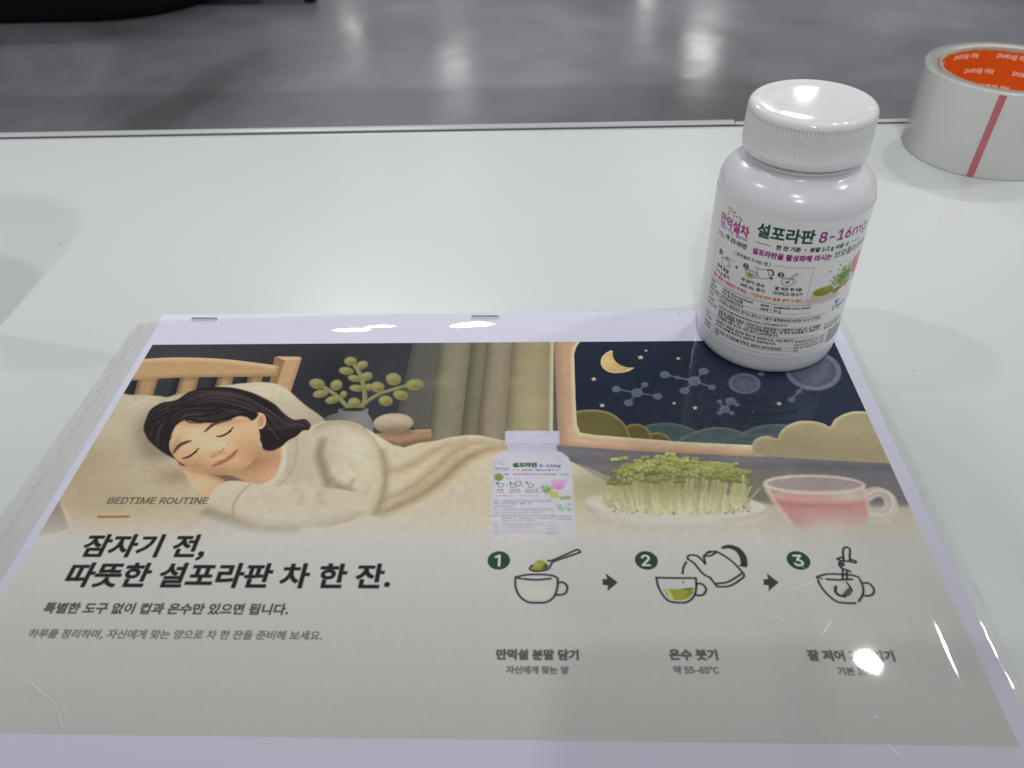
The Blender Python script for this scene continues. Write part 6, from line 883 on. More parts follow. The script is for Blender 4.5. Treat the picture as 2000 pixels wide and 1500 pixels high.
# ---------------------------------------------------------------- the bottle's wrap-round label, in millimetres (s along the girth, z up)
def paint_label(cv):
    ink, poly, stroke, blob, oval = cv.ink, cv.poly, cv.stroke, cv.blob, cv.oval
    K = (44, 44, 46); GRN = (22, 88, 60); PUR = (150, 36, 122)
    def t(txt, xl, xr, b, col=K, bold=.12, f=None, aspect=1., drop=.075, al=1.): typeset(cv, f or FONT_K, txt, xl, xr, b, col, bold, aspect, al, drop=drop)
    # crest of little leaves and the name
    for x, y, r in ((-28.9, 64.2, 40), (-28.2, 63.2, 80), (-27.4, 64.4, 100), (-26.2, 63.6, 20), (-25.2, 63.9, -30), (-25.6, 62.6, 60), (-24.2, 62.8, 10), (-22.8, 63., 100), (-21.9, 62.5, -20), (-28.6, 62., -30), (-22.4, 61.6, 40)):
        ink(oval((x, y), .62, .34, r), (150, 168, 62))
    t('만먹설차', -32.6, -18., 56.9, (176, 48, 132), .32, aspect=1.12)
    R = ('만들어', -32.5, -28.2, (110, 120, 200)), ('먹는', -27.2, -24.2, (120, 140, 210)), ('설', -23.4, -21.9, (160, 70, 150)), ('포라판', -21.7, -18.1, (104, 120, 200))
    for w, a, b, c in R: t(w, a, b, 55.2, c, .08)
    t('50g |', -32.9, -28.6, 52., (176, 60, 110), .1, drop=.02); t('약 25-50잔', -27.8, -17.8, 52.2, K, .22)
    # headline
    t('설포라판', -15, 4.4, 59, GRN, .42, aspect=1.08); t('8-16', 6.2, 18.7, 59.3, PUR, .3, FONT_I, 1.06, 0); t('mg', 19.6, 28., 59.3, PUR, .14, FONT_I, .86, 0)
    for a, b in ((-14.7, -9.6), (21, 25.6)): ink(stroke([(a, 56.6), (b, 56.6)], .3), (70, 84, 76))
    t('한 잔 기준 · 분말 1-2 g 사용 시', -7.5, 18.9, 55.6, (40, 60, 52), .2)
    t('설포라판을 활성화해 마시는', -15.4, 12.6, 51.8, PUR, .24, aspect=1.1); t('브로콜리새싹분말', 13.8, 35, 51.8, (50, 84, 78), .12, aspect=1.1)
    # how to drink it
    LN = (120, 120, 124)
    for l in (((-27, 49.2), (-32.8, 49.2), (-33.4, 33.8), (7, 33.8), (7, 49.2), (-7, 49.2)),): ink(stroke(list(l), .13), LN)
    t('[ 만먹설차 드시는 법 ]', -22.3, -8.3, 48.4, K, .1)
    for x, n in ((-29.4, '1'), (-16.8, '2'), (-4, '3')):
        ink(oval((x, 45.8), 1.15, 1.15), (34, 72, 56) if n != '1' else (50, 54, 54)); typeset(cv, FONT_I, n, x - (.3 if n == '1' else .45), x, 45.1, (225, 228, 226), .06, size=1.9, drop=0)
    P = (92, 92, 90)
    def cup(x, y, s=1.):
        ink(stroke([(x - 1.9 * s, y + 1.2 * s), (x - 1.6 * s, y - .6 * s), (x - .6 * s, y - 1.5 * s), (x + .6 * s, y - 1.5 * s), (x + 1.6 * s, y - .6 * s), (x + 1.9 * s, y + 1.2 * s)], .22, 0, True), P); ink(stroke([(x - 1.9 * s, y + 1.2 * s), (x, y + 1.5 * s), (x + 1.9 * s, y + 1.2 * s), (x, y + 1. * s)], .2, 0, True, True), P)
        ink(stroke([(x + 1.7 * s, y + .4 * s), (x + 2.7 * s, y + .3 * s), (x + 2.5 * s, y - .7 * s), (x + 1.4 * s, y - .6 * s)], .2, 0, True), P)
    cup(-26.2, 42.9, 1.1); ink(poly([(-26.8, 44.9), (-25.2, 45.9), (-24.3, 45.1), (-25.4, 44.5)]), (140, 146, 80)); ink(stroke([(-24.6, 45.1), (-21.8, 45.6)], .3), (130, 130, 118))
    ink(poly([(-16.1, 43.7), (-13.2, 43.7), (-13.6, 42.3), (-14.6, 41.9), (-15.6, 42.3)]), (156, 162, 60)); cup(-14.6, 43.3, 1.1)
    ink(stroke([(-13.2, 46.6), (-12.2, 46.8), (-11.6, 46.2), (-9.2, 46.9), (-7.6, 44.2), (-8.6, 43.2), (-11.3, 42.9), (-12.2, 45.2), (-13.2, 46.6)], .24, 0, True), P); ink(stroke([(-8.7, 47), (-7.2, 47), (-6.6, 45.8), (-6.9, 44.9)], .55, 0, True), (60, 60, 58))
    ink(poly([(-2.2, 43.2), (-.4, 43.5), (-.8, 42.5), (-1.6, 42.3)]), (140, 120, 62)); cup(-1.3, 43.2, 1.1); ink(stroke([(-1, 43.6), (-.2, 45.2), (1.2, 46.9), (1.6, 46.2), (.4, 45.2)], .26, 0, True), P)
    for x in (-20.5, -7.1):
        ink(poly([(x - .85, 43.7), (x, 43.3), (x, 42.6), (x + .3, 43.3), (x + .95, 43.7), (x + .3, 44.1), (x, 44.8), (x - .1, 44.1)]), (70, 72, 72))
    for s, a, b, z in (('컵에 분말', -30.3, -23.5, 39.1), ('1-2 g 넣기', -30.7, -23, 36.8), ('약 60℃ 온수', -17.6, -8.7, 39.2), ('240 mL 붓기', -17.7, -8.5, 37), ('잘 저은 뒤 5분', -5, 4.4, 39.3), ('기다리고 마시기', -5.5, 4.9, 37.2)): t(s, a, b, z, K, .15)
    t('*끓는 물은 사용하지 마세요.', -32.4, -14.3, 34.6, (206, 52, 62), .14); t('*기호에 따라 꿀을 넣어 드세요.', -13.4, 5.9, 34.5, (214, 112, 48), .14)
    # bowl of powder, spoon, sprouts, pink tea
    ink(oval((14, 34.6), 8, 1.6, 0, .8), (196, 176, 168), .7); ink(oval((13.2, 37.2), 5.1, 3.2, 0, .1), (212, 202, 194)); ink(oval((13.2, 38), 4.9, 2.3, 0, .1), (226, 220, 208)); ink(oval((13.3, 38), 4.4, 1.9, 0, .1), (146, 148, 30)); blob((14, 38.6), 2.4, .8, (168, 170, 52), .7)
    blob((22, 41.5), 3.6, 3, (96, 130, 40), .9)
    for k in range(170):
        x, y = 22 + RNG.normal(0, 2.4), 42.4 + RNG.normal(0, 2.1)
        ink(oval((x, y), .5, .34, RNG.uniform(0, 180)), (100 + RNG.normal(0, 22), 146 + RNG.normal(0, 20), 44), .85)
    for k in range(26): ink(stroke([(23 + RNG.normal(0, 2), 40.5), (24 + RNG.normal(0, 2), 37.6)], .22), (176, 168, 66), .8)
    ink(stroke([(19.4, 37.0), (25.5, 38)], 1., .1, taper=[1.3, .7, .9]), (196, 120, 84)); ink(oval((19.2, 36.9), 1.9, 1.1, 8, .1), (150, 132, 46))
    m = ink(poly([(26, 48.2), (38, 48.2), (37, 42), (34, 39.8), (30, 39.6), (27, 42)], .2, True), (224, 110, 130)); cv.within(m); blob((30, 47), 3, 1.4, (240, 160, 170), .8); cv.free(); ink(oval((31.5, 38.9), 5, 1.2, 0, .4), (222, 176, 182), .8)
    # the information table
    rule = lambda z, a=-33.4, b=15.6, w=.14: ink(stroke([(a, z), (b, z)], w), (84, 84, 88))
    for z, b in ((33., 9.6), (29.2, 9.6), (27.3, 16.9), (25.2, 16.4), (22.7, 16), (18., 16.6), (13.4, 5.8), (11.9, 5.7), (10., 5.6)): rule(z, b=b, w=.2 if z in (33., 27.3) else .13)
    ink(stroke([(-4.8, 32.8), (-4.8, 29.3)], .13), (84, 84, 88))
    rows = [('제품명', '만먹설 (Manmeokseol)', -25, -11.6, 31.2), ('식품유형', '기타 농산가공품', -25.5, -15.4, 29.6), ('품목보고번호', '202304891014', -25.6, -15, 27.8), ('제조원', '주식회사 팜밍200 경기도 용인시 기흥구 동백중앙로16번길 16-4 1706호', -26, 14.8, 25.6), ('고객상담', 'contact.us@manmeoksul.com / 070.8983.9777', -25.8, 2.3, 23.3),
            ('반품 및 교환', '유통 중 변질된 제품은 구입처 또는 대리점에서 교환하여 드립니다. 본 제품은', -25.2, 16.2, 21.2), ('', '공정거래위원회 고시 「소비자분쟁해결기준」에 따라 보상받을 수 있습니다.', -25.3, 16.4, 19.9), ('', '부정불량 식품 신고는 국번 없이 1399번입니다.', -25.4, 0, 18.5), ('섭취 시', '알레르기 체질은 원재료 확인 후 섭취하시고, 이상 증상이', -25.6, 5.7, 16.2), ('주의사항', '있으면 섭취를 중단하고 전문가와 상담하십시오.', -25.6, -.2, 14.6), ('보관방법', '고온 다습, 직사광선을 피하고, 실온(1~35℃)에 보관.', -25.6, 2.2, 12.2), ('포장재질', 'PET', -25.6, -23, 10.4)]
    for h, s, a, b, z in rows:
        if h: typeset(cv, FONT_K, h, -33, 0, z, K, .07, size=1.22)
        t(s, a, b, z, K, .09)
    t('원재료', -8.7, -5.6, 31.2, K, .09); t('내용량', -8.7, -5.6, 29.6, K, .09); t('브로콜리새싹 100% (국내산)', -4, 9.4, 31.2, K, .09); t('50 g', -4, -1.2, 29.6, K, .09)
    ink(stroke([(6, 17), (21, 17), (21, 10.6), (6, 10.6)], .1, closed=True), (150, 150, 154))
    for k, s in enumerate(('특허출원(국내) 10-2023-', '0003241호 저온건조 제조', '방법 및 브로콜리새싹 분말', '포함')): t(s, 6.7, 20.2 if k < 3 else 8.7, 15.4 - 1.45 * k, (90, 90, 94), .06)
    t('소비기한 별도표기', 18.2, 29.5, 20.6, K, .08); t('제조번호 별도표기', 18.2, 29.5, 18.9, K, .08)
    x = 21.9
    while x < 33:
        w = RNG.choice([.18, .3, .45]); ink(poly([(x, 17.6), (x + w, 17.6), (x + w, 11), (x, 11)]), (70, 70, 76)); x += w + RNG.choice([.2, .3])
    # green leaf emblem with its hand-written word
    TE = (40, 116, 120)
    for l in (((20.2, 29.4), (20.8, 27.2), (22.2, 29.8)), ((22.4, 28.8), (23.4, 28.6), (22.6, 27.8), (22.2, 28.6), (23.6, 28.2)), ((24.6, 28.8), (24, 28), (24.9, 28.2), (24.9, 29), (24.6, 26.6), (23.9, 26.8)), ((26.2, 28.8), (25.6, 28.2), (26.5, 28.2), (26.7, 28.9), (26.8, 28.2)), ((27.3, 28.2), (27.4, 29), (28, 29), (28.2, 28.2))): ink(stroke(list(l), .4, 0, True), TE)
    for k in range(5): ink(stroke([(21.8, 29.8), (20.6 + .75 * k, 31.6 + .3 * math.sin(k * 1.6))], .4), (56, 120, 170))
    ink(stroke([(30, 28), (31.5, 31), (33, 28), (34, 31)], .6), (70, 130, 150))
    cv.a *= (1 + .006 * RNG.standard_normal((cv.ny, cv.nx, 1)).astype(np.float32)); np.clip(cv.a, 0, 255, out=cv.a)
# ---------------------------------------------------------------- the setting: hall floor
FLOOR = -750
fm = mat('polished_concrete', (.2, .2, .21), .22, .5)
mottle(fm, (.29, .295, .315), (.45, .45, .46), 1.3, 8)
n_ = fm.node_tree.nodes; l_ = fm.node_tree.links
# tone steps darker on the near side of a straight line; cloudy blue-grey stains; a slightly wavy polish
pb = n_['Principled BSDF']; base_link = pb.inputs['Base Color'].links[0].from_socket
g_ = n_.new('ShaderNodeTexCoord'); sx = n_.new('ShaderNodeSeparateXYZ'); l_.new(g_.outputs['Object'], sx.inputs[0])
tone_step = n_.new('ShaderNodeMapRange'); tone_step.inputs[1].default_value = 2.30; tone_step.inputs[2].default_value = 2.36; tone_step.inputs[3].default_value = .80; tone_step.inputs[4].default_value = 1.; l_.new(sx.outputs['Y'], tone_step.inputs[0])
st_ = n_.new('ShaderNodeTexNoise'); st_.inputs['Scale'].default_value = .9; st_.inputs['Detail'].default_value = 6; st_.inputs['Distortion'].default_value = .6; l_.new(g_.outputs['Object'], st_.inputs['Vector'])
sr = n_.new('ShaderNodeValToRGB'); sr.color_ramp.elements[0].position = .38; sr.color_ramp.elements[0].color = (.52, .52, .53, 1); sr.color_ramp.elements[1].position = .62; sr.color_ramp.elements[1].color = (1, 1.02, 1.1, 1); l_.new(st_.outputs['Fac'], sr.inputs[0])
m1_ = n_.new('ShaderNodeMix'); m1_.data_type = 'RGBA'; m1_.blend_type = 'MULTIPLY'; m1_.inputs['Factor'].default_value = 1; l_.new(base_link, m1_.inputs[6]); l_.new(sr.outputs[0], m1_.inputs[7])
m2_ = n_.new('ShaderNodeMix'); m2_.data_type = 'RGBA'; m2_.blend_type = 'MULTIPLY'; m2_.inputs['Factor'].default_value = 1; l_.new(m1_.outputs[2], m2_.inputs[6]); l_.new(tone_step.outputs[0], m2_.inputs[7]); l_.new(m2_.outputs[2], pb.inputs['Base Color'])
wv = n_.new('ShaderNodeTexNoise'); wv.inputs['Scale'].default_value = 3.5; wv.inputs['Detail'].default_value = 3; l_.new(g_.outputs['Object'], wv.inputs['Vector'])
wb = n_.new('ShaderNodeBump'); wb.inputs['Strength'].default_value = .35; wb.inputs['Distance'].default_value = .004; l_.new(wv.outputs['Fac'], wb.inputs['Height']); l_.new(wb.outputs[0], pb.inputs['Normal'])
t_ = n_.new('ShaderNodeTexNoise'); t_.inputs['Scale'].default_value = 2.2; t_.inputs['Detail'].default_value = 6
c_ = n_.new('ShaderNodeTexCoord'); l_.new(c_.outputs['Object'], t_.inputs['Vector'])
r_ = n_.new('ShaderNodeMapRange'); r_.inputs[1].default_value = .3; r_.inputs[2].default_value = .7; r_.inputs[3].default_value = .10; r_.inputs[4].default_value = .24; l_.new(t_.outputs['Fac'], r_.inputs[0]); l_.new(r_.outputs[0], n_['Principled BSDF'].inputs['Roughness'])
fl = mesh('floor', [(-40000, -20000, FLOOR), (40000, -20000, FLOOR), (40000, 60000, FLOOR), (-40000, 60000, FLOOR)], [(0, 1, 2, 3)], fm, smooth=False)
tag(fl, 'grey polished concrete hall floor beyond the table', 'floor', kind='structure')

# ---------------------------------------------------------------- white display table with its far edge trim
wl = mat('white_laminate', (.67, .71, .70), .28, .5, bump=.05, bscale=900)
gm = mat('dark_groove', (.03, .032, .035), .6); tm = mat('pale_edge_strip', (.46, .47, .475), .3); am = mat('grey_edge_strip', (.5, .51, .53), .3)
TOPZ = -.5
wn = wl.node_tree.nodes; wk = wl.node_tree.links; wt = wn.new('ShaderNodeTexNoise'); wt.inputs['Scale'].default_value = 7; wt.inputs['Detail'].default_value = 2; wt.inputs['Roughness'].default_value = .5; wc = wn.new('ShaderNodeTexCoord'); wk.new(wc.outputs['Object'], wt.inputs['Vector'])
wr = wn.new('ShaderNodeMapRange'); wr.inputs[1].default_value = 0; wr.inputs[2].default_value = 1; wr.inputs[3].default_value = .25; wr.inputs[4].default_value = .31; wk.new(wt.outputs['Fac'], wr.inputs[0]); wk.new(wr.outputs[0], wn['Principled BSDF'].inputs['Roughness'])   # wiped and handled: uneven sheen
table = thing('display_table', 'white laminate display table with a pale trim strip along its far edge', 'table', (200, 0, FLOOR))
def tb(name, x0, x1, y0, y1, z0, z1, m, bevel=0.): return box(name, x0 - 200, x1 - 200, y0, y1, z0 - FLOOR, z1 - FLOOR, m, table, bevel)
tb('tabletop', -900, 1100, -520, 216.5, TOPZ - 25, TOPZ, wl, .6)
tb('inner_strip', -900, 1100, 216.7, 219.6, TOPZ - 25, TOPZ - .3, am, .3)
tb('groove', -900, 1100, 219.62, 222.6, TOPZ - 24, TOPZ - .5, gm)
tb('edge_strip', -900, 288, 222.65, 229.5, TOPZ - 25, TOPZ + .2, tm, .8); tb('edge_strip', 288.6, 1100, 222.65, 228.5, TOPZ - 25, TOPZ - .6, tm, .8)
tb('base_panel', -860, 1060, -480, 200, FLOOR, TOPZ - 25.2, wl)

# ---------------------------------------------------------------- black seat far off on the floor
bf = mat('black_fabric', (.012, .012, .013), .9, .2, bump=.3, bscale=60)
sofa = thing('black_sofa', 'black upholstered sofa standing on the concrete floor at the back', 'sofa', (-2300, 3600, FLOOR))
bm = bmesh.new(); V0 = []
plan = []
x0, x1, y0, y1, R = -1400, 1080, -470, 700, 430
for cx, cy, a0 in ((x1 - R, y0 + R, -90), (x1 - R, y1 - R, 0), (x0 + R, y1 - R, 90), (x0 + R, y0 + R, 180)):
    for k in range(9): a = math.radians(a0 + 90 * k / 8); plan.append((cx + R * math.cos(a), cy + R * math.sin(a)))
rings = []
for z, s in ((6, -40), (16, -14), (50, 0), (420, 0), (470, -25), (490, -80)):
    rings.append([bm.verts.new((x + s * (1 if x > 0 else -1) * .5, y + s * (1 if y > 0 else -1) * .5, z)) for x, y in plan])
for a, b in zip(rings, rings[1:]):
    for i in range(len(a)): bm.faces.new((a[i], a[(i + 1) % len(a)], b[(i + 1) % len(a)], b[i]))
bm.faces.new(rings[-1]); bm.faces.new(rings[0][::-1])
from_bm('seat', bm, bf, sofa)
bk = mat('black_metal', (.01, .01, .011), .4)
box('base_rail', 700, 1500, -250, -200, 12, 60, bk, sofa, 8)
for x, y in ((1480, -225), (800, -225), (-1200, -225), (-1200, 500), (900, 500)): box('foot', x - 24, x + 24, y - 24, y + 24, 0, 72 if x < 1400 else 40, bk, sofa, 5)

# ---------------------------------------------------------------- the sheet of print
def light_at(y): return np.interp(y, (-190, -150, -100, -50, 0), (.40, .44, .52, .60, .64))   # how brightly each row of the sheet is lit, to read ink colours off the photograph
pm = mat('printer_paper', (.78, .78, .93), .55, .3, bump=.04, bscale=1500)
sheet = thing('printed_sheet', 'printed paper sheet with a sleeping woman, a night window and three numbered tea steps', 'poster', (144, -83, 0))
box('paper', -3.8 - 144, 292 - 144, -191 + 83, 22 + 83, -.25, -.02, pm, sheet)
cv = Press(0, -169, 287, 0, .18, (165, 163, 160)); paint_poster(cv)
ys = cv.y1 - np.arange(cv.ny) * cv.res; xs = cv.x0 + np.arange(cv.nx) * cv.res
alb = lin(cv.a) / light_at(ys)[:, None, None] * .86 - .026
X, Y = np.meshgrid(xs, ys)
grid('printed_picture', X - 144, Y + 83, X * 0 + .02, print_mat('print_ink', .6, .1), sheet, np.clip(alb, .006, .88), smooth=False)

# ---------------------------------------------------------------- clear plastic sleeve lying over the sheet
def film_mat(name, tint, fres, milk=0., bump=0.):
    m = bpy.data.materials.new(name); m.use_nodes = True; n = m.node_tree.nodes; l = m.node_tree.links; n.remove(n['Principled BSDF'])
    lw = n.new('ShaderNodeLayerWeight'); lw.inputs['Blend'].default_value = .5          # mirror share of a thin film, alike from both sides
    pw = n.new('ShaderNodeMath'); pw.operation = 'POWER'; pw.inputs[1].default_value = 5; l.new(lw.outputs['Facing'], pw.inputs[0])
    ml = n.new('ShaderNodeMath'); ml.operation = 'MULTIPLY_ADD'; ml.use_clamp = True; ml.inputs[1].default_value = .9 * fres; ml.inputs[2].default_value = .045 * fres; l.new(pw.outputs[0], ml.inputs[0])
    tr = n.new('ShaderNodeBsdfTransparent'); tr.inputs[0].default_value = (*tint, 1); gl = n.new('ShaderNodeBsdfGlossy'); gl.inputs['Roughness'].default_value = .022
    tc_ = n.new('ShaderNodeTexCoord')
    tn = n.new('ShaderNodeTexNoise'); tn.inputs['Scale'].default_value = 45; tn.inputs['Detail'].default_value = 2; l.new(tc_.outputs['Object'], tn.inputs['Vector'])
    bp = n.new('ShaderNodeBump'); bp.inputs['Strength'].default_value = .09; bp.inputs['Distance'].default_value = .0006; l.new(tn.outputs['Fac'], bp.inputs['Height']); l.new(bp.outputs[0], gl.inputs['Normal'])
    base = tr
    if milk:
        df = n.new('ShaderNodeBsdfDiffuse'); df.inputs[0].default_value = (.84, .85, .84, 1); mm_ = n.new('ShaderNodeMixShader'); mm_.inputs[0].default_value = milk; l.new(tr.outputs[0], mm_.inputs[1]); l.new(df.outputs[0], mm_.inputs[2]); base = mm_
    mxs = n.new('ShaderNodeMixShader'); l.new(ml.outputs[0], mxs.inputs[0]); l.new(base.outputs[0], mxs.inputs[1]); l.new(gl.outputs[0], mxs.inputs[2]); l.new(mxs.outputs[0], n['Material Output'].inputs[0])
    return m
def film_top(x): return np.interp(x, (-13, 85, 165, 235, 293), (16.6, 20.4, 21.6, 23.2, 22.))
def film_z(x, y):
    z = .35 + .22 * np.sin(x * .045 + 1) * np.sin(y * .05 + .6) ** 2
    t = film_top(x) - y                                   # arches over towards the stapled edge
    z += .42 * np.exp(-((t - 11) / 9.) ** 2) * (1 - .8 * np.exp(-((x - 17) / 14) ** 2)) * (1 - .6 * np.exp(-((x - 141) / 16) ** 2))
    k = np.clip((-y - 95) / 40, 0, 1); k = k * k * (3 - 2 * k)  # the right edge curls up near the viewer
    z += (3.2 * k + .5) * np.exp(-((x - 290) / 5.5) ** 2) 
    z += .5 * np.exp(-((x - 20) / 16) ** 2 - ((y + 165) / 18) ** 2)
    d = np.hypot(x - 259.3, y - 5.1); f = np.clip((d - 30) / 22, 0, 1)
    return .3 + (z - .3) * f * f * (3 - 2 * f)
sleeve = thing('plastic_sleeve', 'clear glossy plastic sleeve holding the printed sheet, its milky binding strip at the left', 'sleeve', (140, -90, 0))
U, T_ = np.meshgrid(np.linspace(-3., 295., 420), np.linspace(0, 1, 320)); YY = -212 + (film_top(U) + 212) * (1 - T_)
ZZ = film_z(U, YY)
grid('film', U - 140, YY + 90, ZZ, film_mat('clear_film', (.99, .99, .99), 1.15), sleeve)
sm = film_mat('milky_film', (.96, .96, .96), 1.3, .42)
U, T_ = np.meshgrid(np.linspace(-15.5, -3.05, 60), np.linspace(0, 1, 240)); YY = -212 + (film_top(U) + 212) * (1 - T_)
XX = U + np.interp(YY, (-212, 16), (-6.5, 2.2)) * np.clip((-3 - U) / 12.5, 0, 1)
grid('binding_strip', XX - 140, YY + 90, .45 + .12 * np.sin(YY * .35 + U) + .1 * np.sin(U * 1.9), sm, sleeve)
# welded chain of dimples down the strip
wm = film_mat('weld_film', (.97, .97, .97), 1.3, .3)
V, F = [], []; rnd = random.Random(3)
y = 14.; step = 0
while y > -205:
    step += 1
    x = -9.4 + (-3.2 * (14 - y) / 220) + (.75 if step % 2 else -.75) + rnd.uniform(-.25, .25)
    r1, r2, a = rnd.uniform(.3, .5), rnd.uniform(.55, .95), (.5 if step % 2 else -.5) + rnd.uniform(-.2, .2); b0 = len(V)
    for k in range(8):
        t = k * math.pi / 4; dx, dy = r1 * math.cos(t), r2 * math.sin(t); V.append((x + dx * math.cos(a) - dy * math.sin(a) - 140, y + dx * math.sin(a) + dy * math.cos(a) + 90, .64))
    V.append((x - 140, y + 90, .86)); F += [(b0 + k, b0 + (k + 1) % 8, b0 + 8) for k in range(8)]
    y -= rnd.uniform(.75, 1.0)
mesh('weld_seam', V, F, wm, sleeve)
# hairline scratches in the film
scm = mat('scratched_film', (.93, .94, .95), .32, 1.)
scm.node_tree.nodes['Principled BSDF'].inputs['Alpha'].default_value = .6
for (xa, ya), (xb, yb), w in (((1540, 1158), (1622, 1122), .22), ((1604, 1244), (1624, 1212), .3), ((1590, 1222), (1606, 1208), .2), ((1676, 1112), (1680, 1112), .2), ((1668, 1118), (1690, 1122), .15), ((1741, 1222), (1744, 1222), .4), ((1610, 1338), (1614, 1342), .4), ((1708, 1400), (1714, 1404), .5), ((1560, 1100), (1580, 1120), .12), ((1700, 1180), (1740, 1195), .12), ((1480, 1390), (1500, 1410), .15), ((1726, 1450), (1760, 1480), .2), ((1510, 1205), (1530, 1212), .4), ((50, 1325), (110, 1375), .3), ((110, 1375), (130, 1440), .25)):
    a, b = np.array(pt(xa, ya)), np.array(pt(xb, yb)); d = b - a; nrm = np.array((-d[1], d[0])) / (np.hypot(*d) + 1e-6) * w / 2; b0 = 0; V = []; mid = (a + b) / 2
    za, zm = float(film_z(a[0], a[1])) + .06, float(film_z(mid[0], mid[1])) + .06; zb = float(film_z(b[0], b[1])) + .06
    for p, z, s in ((a, za, .3), (mid, zm, 1), (b, zb, .3)):
        V += [(p[0] + nrm[0] * s - 140, p[1] + nrm[1] * s + 90, z), (p[0] - nrm[0] * s - 140, p[1] - nrm[1] * s + 90, z)]
    mesh('scratch', V, [(0, 1, 3, 2), (2, 3, 5, 4)], scm, sleeve, smooth=False)

# ---------------------------------------------------------------- two staples
stm = mat('staple_steel', (.26, .26, .29), .35, .5, .6)
for k, (xa, xb, y, lab) in enumerate(((11.2, 22.6, 17.75, 'dark steel staple in the sleeve edge near the milky binding strip'), (135.7, 147.6, 17.55, 'grey steel staple in the sleeve edge above the printed curtain'))):
    zc = float(film_z(np.float64((xa + xb) / 2), np.float64(y))) + .35
    bm = bmesh.new(); path = [(-5.9, 0, -.9), (-5.8, 0, -.2), (-5.4, 0, .05), (5.4, 0, .05), (5.8, 0, -.2), (5.9, 0, -.9)]; prev = None
    for px, py, pz in path:
        ring = [bm.verts.new((px, py + .36 * math.cos(t), pz + .3 * math.sin(t))) for t in np.linspace(0, 2 * math.pi, 10, endpoint=False)]
        if prev:
            for i in range(10): bm.faces.new((prev[i], prev[(i + 1) % 10], ring[(i + 1) % 10], ring[i]))
        prev = ring
    o = from_bm('staple', bm, stm, None, ((xa + xb) / 2, y, zc)); o.scale.x = (xb - xa) / 11.8; o.rotation_euler.z = math.radians(-.8)
    tag(o, lab, 'staple', 'staples in the sleeve edge')

# ---------------------------------------------------------------- specks of dirt on the table and the film
V, F = [], []; rnd = random.Random(5)
spots = [(pt(*q), w) for q, w in (((433, 633), .5), ((380, 650), .5), ((582, 630), .45), ((612, 658), .4), ((1470, 805), .55), ((60, 408), .5), ((118, 475), .9), ((75, 555), .6), ((147, 537), .5), ((1785, 722), .5), ((1327, 612), .5), ((1755, 608), .4), ((1838, 432), .7), ((1250, 420), .4), ((700, 460), .5), ((900, 480), .6), ((1680, 758), .4), ((1798, 966), .45), ((520, 570), .4), ((1060, 1104), .4), ((927, 1180), .35))]
for _ in range(40):
    x, y = rnd.uniform(-250, 420), rnd.uniform(35, 205); spots.append(((x, y), rnd.uniform(.1, .26)))
for (x, y), w in spots:
    on = -3 < x < 293 and y < 22; z = (float(film_z(np.float64(x), np.float64(y))) + .05) if on else TOPZ + .05; b0 = len(V); n = 6
    for k in range(n): a = k * 6.283 / n; r = w * .75 * rnd.uniform(.6, 1.1); V.append((x + r * math.cos(a) * rnd.uniform(.6, 1.4), y + r * math.sin(a), z))
    V.append((x, y, z + .15)); F += [(b0 + k, b0 + (k + 1) % n, b0 + n) for k in range(n)]
tag(mesh('dust', V, F, mat('dark_dust', (.24, .24, .24), .9)), 'dark specks of dust on the table and sleeve', 'dust', kind='stuff')

# ---------------------------------------------------------------- supplement bottle
BX, BY, BR, BZ = 259.28, 5.14, 27.716, .36
hd = mat('white_plastic', (.77, .78, .81), .2, .5, bump=.05, bscale=500, Subsurface_Weight=.08, Subsurface_Radius=(.004, .004, .004))
cp = mat('white_cap_plastic', (.80, .81, .82), .06, .4)
bottle = thing('supplement_bottle', 'white plastic supplement bottle with ribbed screw cap and printed Korean label standing on the sheet', 'bottle', (BX, BY, BZ))
lathe('body', [(0, .9), (22.5, .9), (24.2, .3), (25.6, 0), (26.4, .25), (27.05, 1.1), (27.5, 2.6), (27.7, 4.6), (BR, 7), (BR, 20), (BR, 40), (BR, 60), (BR, 66.6), (27.66, 67.8), (27.45, 69.4), (27.0, 71), (26.25, 72.6), (25.15, 74.1), (23.7, 75.5), (22.1, 76.6), (20.6, 77.35), (19.6, 77.9), (19.15, 78.5), (19.0, 79.2), (19.0, 86)], hd, bottle)
lathe('neck_ring', [(19.02, 80.2), (20.0, 80.3), (20.4, 80.6), (20.4, 81.0), (20.0, 81.3), (19.02, 81.4)], hd, bottle, n=120)
cap = lathe('cap', [(19.3, 82.1), (20.9, 82.1), (21.4, 82.35), (21.62, 82.9), (21.62, 84.6), (21.6, 84.9), (21.6, 85.2), (21.58, 90), (21.5, 95.3), (21.48, 95.7), (21.46, 96.1), (21.36, 96.7), (21.1, 97.4), (20.6, 98), (19.9, 98.35), (19.3, 98.42), (18.8, 98.36), (18.5, 98.26), (18.3, 98.22), (18.0, 98.2), (12, 98.2), (.5, 98.2), (0, 98.2)], cp, bottle, n=848, rib=(85, 95.75, 106, .6))
cvl = Press(-46, 8.4, 52, 67.3, .1, (238, 238, 240)); paint_label(cvl)
s_ = cvl.x0 + np.arange(cvl.nx) * cvl.res; z_ = cvl.y1 - np.arange(cvl.ny) * cvl.res
S, Z = np.meshgrid(s_, z_); th = math.radians(-97) + S / BR
grid('label', (BR + .1) * np.cos(th), (BR + .1) * np.sin(th), Z, print_mat('label_print', .3, .3), bottle, lin(cvl.a) * 1.02)

